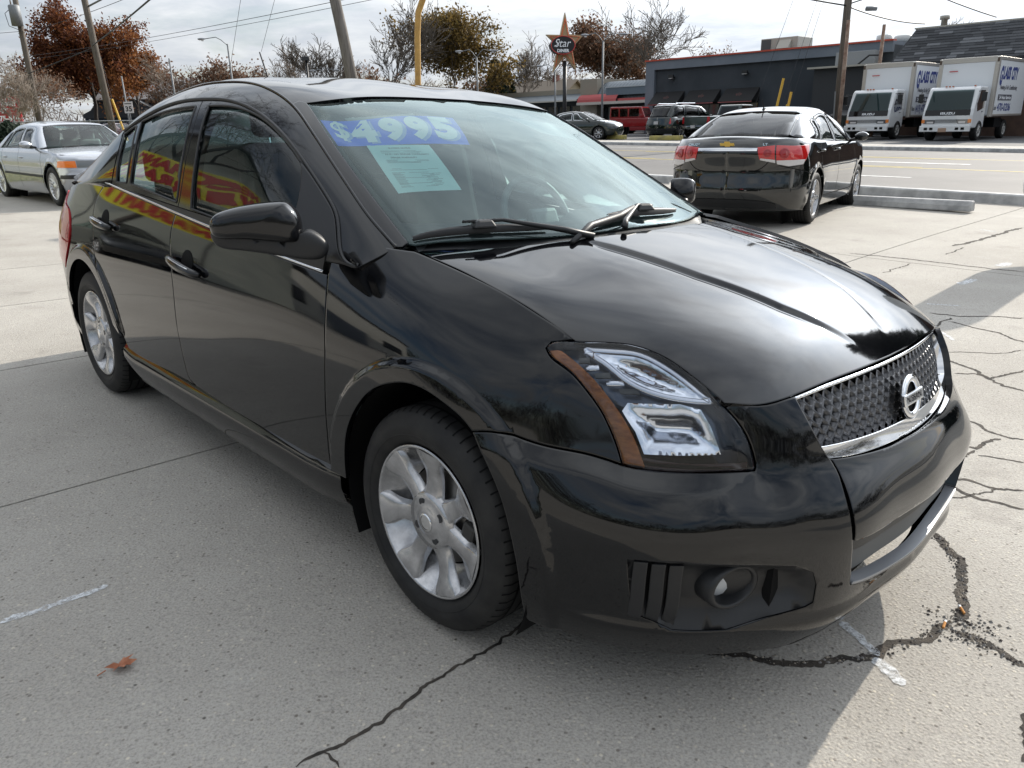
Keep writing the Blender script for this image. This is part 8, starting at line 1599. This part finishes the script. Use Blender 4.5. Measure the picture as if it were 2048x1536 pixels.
# dumpsters by the charcoal wall
for s, n, lb, m in ((-21.2, 42.5, 'blue dumpster with sloping lid left of the tall utility pole', mat('navy_dumpster', (.02, .03, .065), .5)), (-17.9, 42.3, 'dark green dumpster right of the tall utility pole', mat('green_dumpster', (.015, .022, .02), .5))):
    c = SN(s, n); t = thing('dumpster', lb, 'dumpster', (c[0], c[1], float(gs(s, n))+.065), math.atan2(E1[1], E1[0])); b = MB(); b.prism([(-.7, .15), (-.8, 1.0), (.8, 1.25), (.7, .15)], -1.1, 1.1, lambda a, c_, e: (e, a, c_)); bevel(b.build('bin_body', m, t), .03); b = MB(); b.prism([(-.86, .98), (-.86, 1.06), (.86, 1.33), (.86, 1.25)], -1.14, 1.14, lambda a, c_, e: (e, a, c_)); b.build('bin_lid', TRIM, t); b = MB()
    for k in (-.8, -.3, .3, .8): b.box((k, -.77, .55), (.06, .05, .7))
    b.build('bin_rib', m, t)
# grass verge and fallen leaves at the left
GR = mat('verge_soil', (.13, .12, .05), .95, build=mottled((.10, .12, .035), (.20, .17, .07), 1.5)); sheet_sn('grass_verge', -75, -19.6, -3, 12.6, .012, GR, kind='structure', d0=.5); sheet_sn('grass_verge', -19.62, -16.2, -6, 2.35, .012, GR, kind='structure', d0=.5)
R = np.random.default_rng(8); n = 16000; V = []; ss = -19.6-R.random(n)**1.6*26; nn = 1+R.random(n)*10
k2 = R.random(n) < .25; ss[k2] = -16.3-R.random(k2.sum())*3.3; nn[k2] = -3+R.random(k2.sum())*5.2
P = np.stack([ss*E1[0]+nn*E2[0], ss*E1[1]+nn*E2[1], gs(ss, nn)], 1); a = R.random(n)*6.28; w = .012+.01*R.random(n); h = .05+.08*R.random(n); d = np.stack([np.cos(a), np.sin(a), 0*a], 1); V = np.stack([P-d*w[:, None], P+d*w[:, None], P+np.stack([R.normal(0, .03, n), R.normal(0, .03, n), h], 1)], 1).reshape(-1, 3); add('grass', V, np.arange(3*n).reshape(-1, 3), leaf_mat('grass_blades', (.07, .10, .02), (.11, .15, .03), (.19, .19, .06)), None, smooth=False, kind='stuff', label='short grass on the verge at the left', cat='grass')
n = 2600; ss = -19.8-R.random(n)*30; nn = 3+R.random(n)*9; kk = R.random(n) < .2; ss[kk] = -15.6-R.random(kk.sum())*3.5; nn[kk] = 2.0+R.random(kk.sum())*.8; P = np.stack([ss*E1[0]+nn*E2[0], ss*E1[1]+nn*E2[1], gs(ss, nn)+.03], 1); d = R.normal(size=(n, 3)); d[:, 2] *= .3; d /= np.linalg.norm(d, axis=1)[:, None]; e = np.cross(d, [0, 0, 1])+R.normal(0, .2, (n, 3)); V = np.stack([P-d*.06, P+e*.04, P+d*.06, P-e*.04], 1).reshape(-1, 3); add('fallen_leaves', V, np.arange(4*n).reshape(-1, 4), YELL, None, smooth=False, kind='stuff', label='yellow fallen leaves on the verge', cat='leaves')
for k, (s, n_, lb, m) in enumerate(((-27.2, 5.6, 'clipped dark green bush at the left picture edge', CONL),)):
    c = SN(s, n_); t = thing('bush', lb, 'bush', (c[0], c[1], float(gs(s, n_)))); N_ = 2600; q = R.normal(size=(N_, 3)); q /= np.linalg.norm(q, axis=1)[:, None]; q = q*(.55+.45*R.random(N_)[:, None])*[1.0, .9, .75]+[0, 0, .7]; d = R.normal(size=(N_, 3))*.06; e = R.normal(size=(N_, 3))*.05; add('foliage', np.stack([q-d, q+e, q+d, q-e], 1).reshape(-1, 3), np.arange(4*N_).reshape(-1, 4), m, t, smooth=False)
# parked cars far left, mostly hidden
far_car('parked_car', 'pale hatchback behind the chain-link fence at the far left', 'car', base_sp, (-47, 68), rad(160), WHTP, z=float(gz(-47, 68))); far_car('parked_car', 'dark blue car behind the chain-link fence at the far left', 'car', base_sp, (-36.5, 57), rad(165), paint('navy_paint', (.01, .015, .04), .08), z=float(gz(-36.5, 57)))
far_car('parked_car', 'maroon car showing its pale roof right of the blue house', 'car', base_sp, (-28.2, 56), rad(150), paint('maroon_paint', (.08, .012, .015), .08), z=float(gz(-28.2, 56))-.1); far_car('parked_car', 'white car whose roof shows under the small bare tree', 'car', base_sp, (-35, 62), rad(190), WHTP, z=float(gz(-35, 62))-.1)
# unidentified white object at the right, narrow shape made up to fit its shadow
ws_ = thing('white_stand_in', 'made-up rounded white object cut by the right picture edge, sized to its shadow', 'sign', G3(5.32, 7.55)); b = MB(); prof = []; P = []
for z in np.linspace(.42, 1.95, 22):
    t = min(1., (z-.42)/.28, (1.95-z)/.28); w = .26*math.sqrt(max(.02, 1-(1-max(0, t))**2)); P.append([(w*1.25*math.cos(q), .14*math.sin(q)*(w/.26)**.5, z) for q in np.linspace(0, 2*math.pi, 25)])
b.grid([r[::-1] for r in P]); b.build('stand_in_body', WHTP, ws_, smooth=True); MB().tube([(.06, 0, 0), (.06, 0, .6)], .05, 10).build('sign_post', GALV, ws_)
# fallen oak leaf, cigarette ends and rubble on the concrete
LF = mat('dry_oak_leaf', (.36, .14, .07), .8, build=mottled((.28, .10, .05), (.46, .20, .11), 30)); lx, ly = -1.012, 1.611; V = [(0, 0, .010)]; prof = [(0, .055), (.35, .030), (.65, .060), (1.0, .034), (1.35, .058), (1.8, .030), (2.2, .050), (2.7, .022), (3.14, .052), (3.6, .022), (4.1, .048), (4.5, .030), (4.9, .056), (5.3, .034), (5.65, .058), (5.95, .030)]
for a, r in prof: r = r*.62; V.append((r*1.15*math.cos(a), r*.8*math.sin(a), .004+.016*abs(math.sin(a*1.5+.6))))
lf = add('oak_leaf', V, [(0, i, i % 16+1) for i in range(1, 17)], LF, None, smooth=False, label='dry brown oak leaf lying alone on the concrete at the lower left', cat='leaf', loc=G3(lx, ly, .002)); lf.rotation_euler = (0, 0, .5); b = MB(); b.tube([(-.034, 0, .008), (-.055, -.006, .004)], .0015, 5); b.build('leaf_stem', LF, lf)
for (x, y, a, lb) in ((1.291, 1.869, 1.5, 'cigarette end standing in the cracked joint at the right'), (1.20, 1.80, .9, 'cigarette end lying in the cracked joint')):
    t = thing('cigarette_end', lb, 'cigarette end', G3(x, y, .005), a); MB().tube([(-.012, 0, 0), (.012, 0, .004)], .0038, 8).build('filter', mat('cigarette_cork', (.55, .24, .06), .8) if 'cigarette_cork' not in bpy.data.materials else bpy.data.materials['cigarette_cork'], t); MB().tube([(.012, 0, .004), (.020, 0, .005)], .0036, 8).build('paper', WHITEV, t)
R2 = np.random.default_rng(12); b = MB()
for k in range(900):
    seg = [CRK['cracks'][i][0] for i in (2, 3, 3, 4, 2, 3)][R2.integers(6)]; P = np.array(seg); j = R2.integers(len(P)-1); q = P[j]+(P[j+1]-P[j])*R2.random()+R2.normal(0, .010, 2); r = .0016+.0045*R2.random()**2.5
    if R2.random() < .3: q = np.array([1.25, 1.78])+R2.normal(0, .045, 2)
    z = float(gz(*q))+.001; a = R2.random()*3; b.m = int(R2.integers(3)); b.put([(q[0]+r*math.cos(a+t)*(1+.3*R2.random()), q[1]+r*math.sin(a+t), z) for t in (0, 1.5, 3.1, 4.6)]+[(q[0], q[1], z+r*.9)], [(0, 1, 4), (1, 2, 4), (2, 3, 4), (3, 0, 4)])
b.build('crack_rubble', [mat('rubble_dark', (.06, .05, .045), .9), mat('rubble_tan', (.30, .26, .21), .9), mat('rubble_grey', (.20, .19, .18), .9)], lot, kind='stuff')
wd_ = G3(*SN(-6.4, 14.6)); t = thing('dry_weed', 'dry reddish weed growing at the foot of the street kerb', 'weed', wd_); b = MB()
for k in range(26): a = R2.random()*6.3; s_ = .05+.12*R2.random(); b.tube([(R2.normal(0, .05), R2.normal(0, .05), 0), (s_*math.cos(a), s_*math.sin(a), .08+.16*R2.random()), (1.6*s_*math.cos(a+.3), 1.6*s_*math.sin(a+.3), .10+.2*R2.random())], .006, 3, False)
b.build('weed_stems', mat('rust_weed', (.26, .10, .05), .9), t)
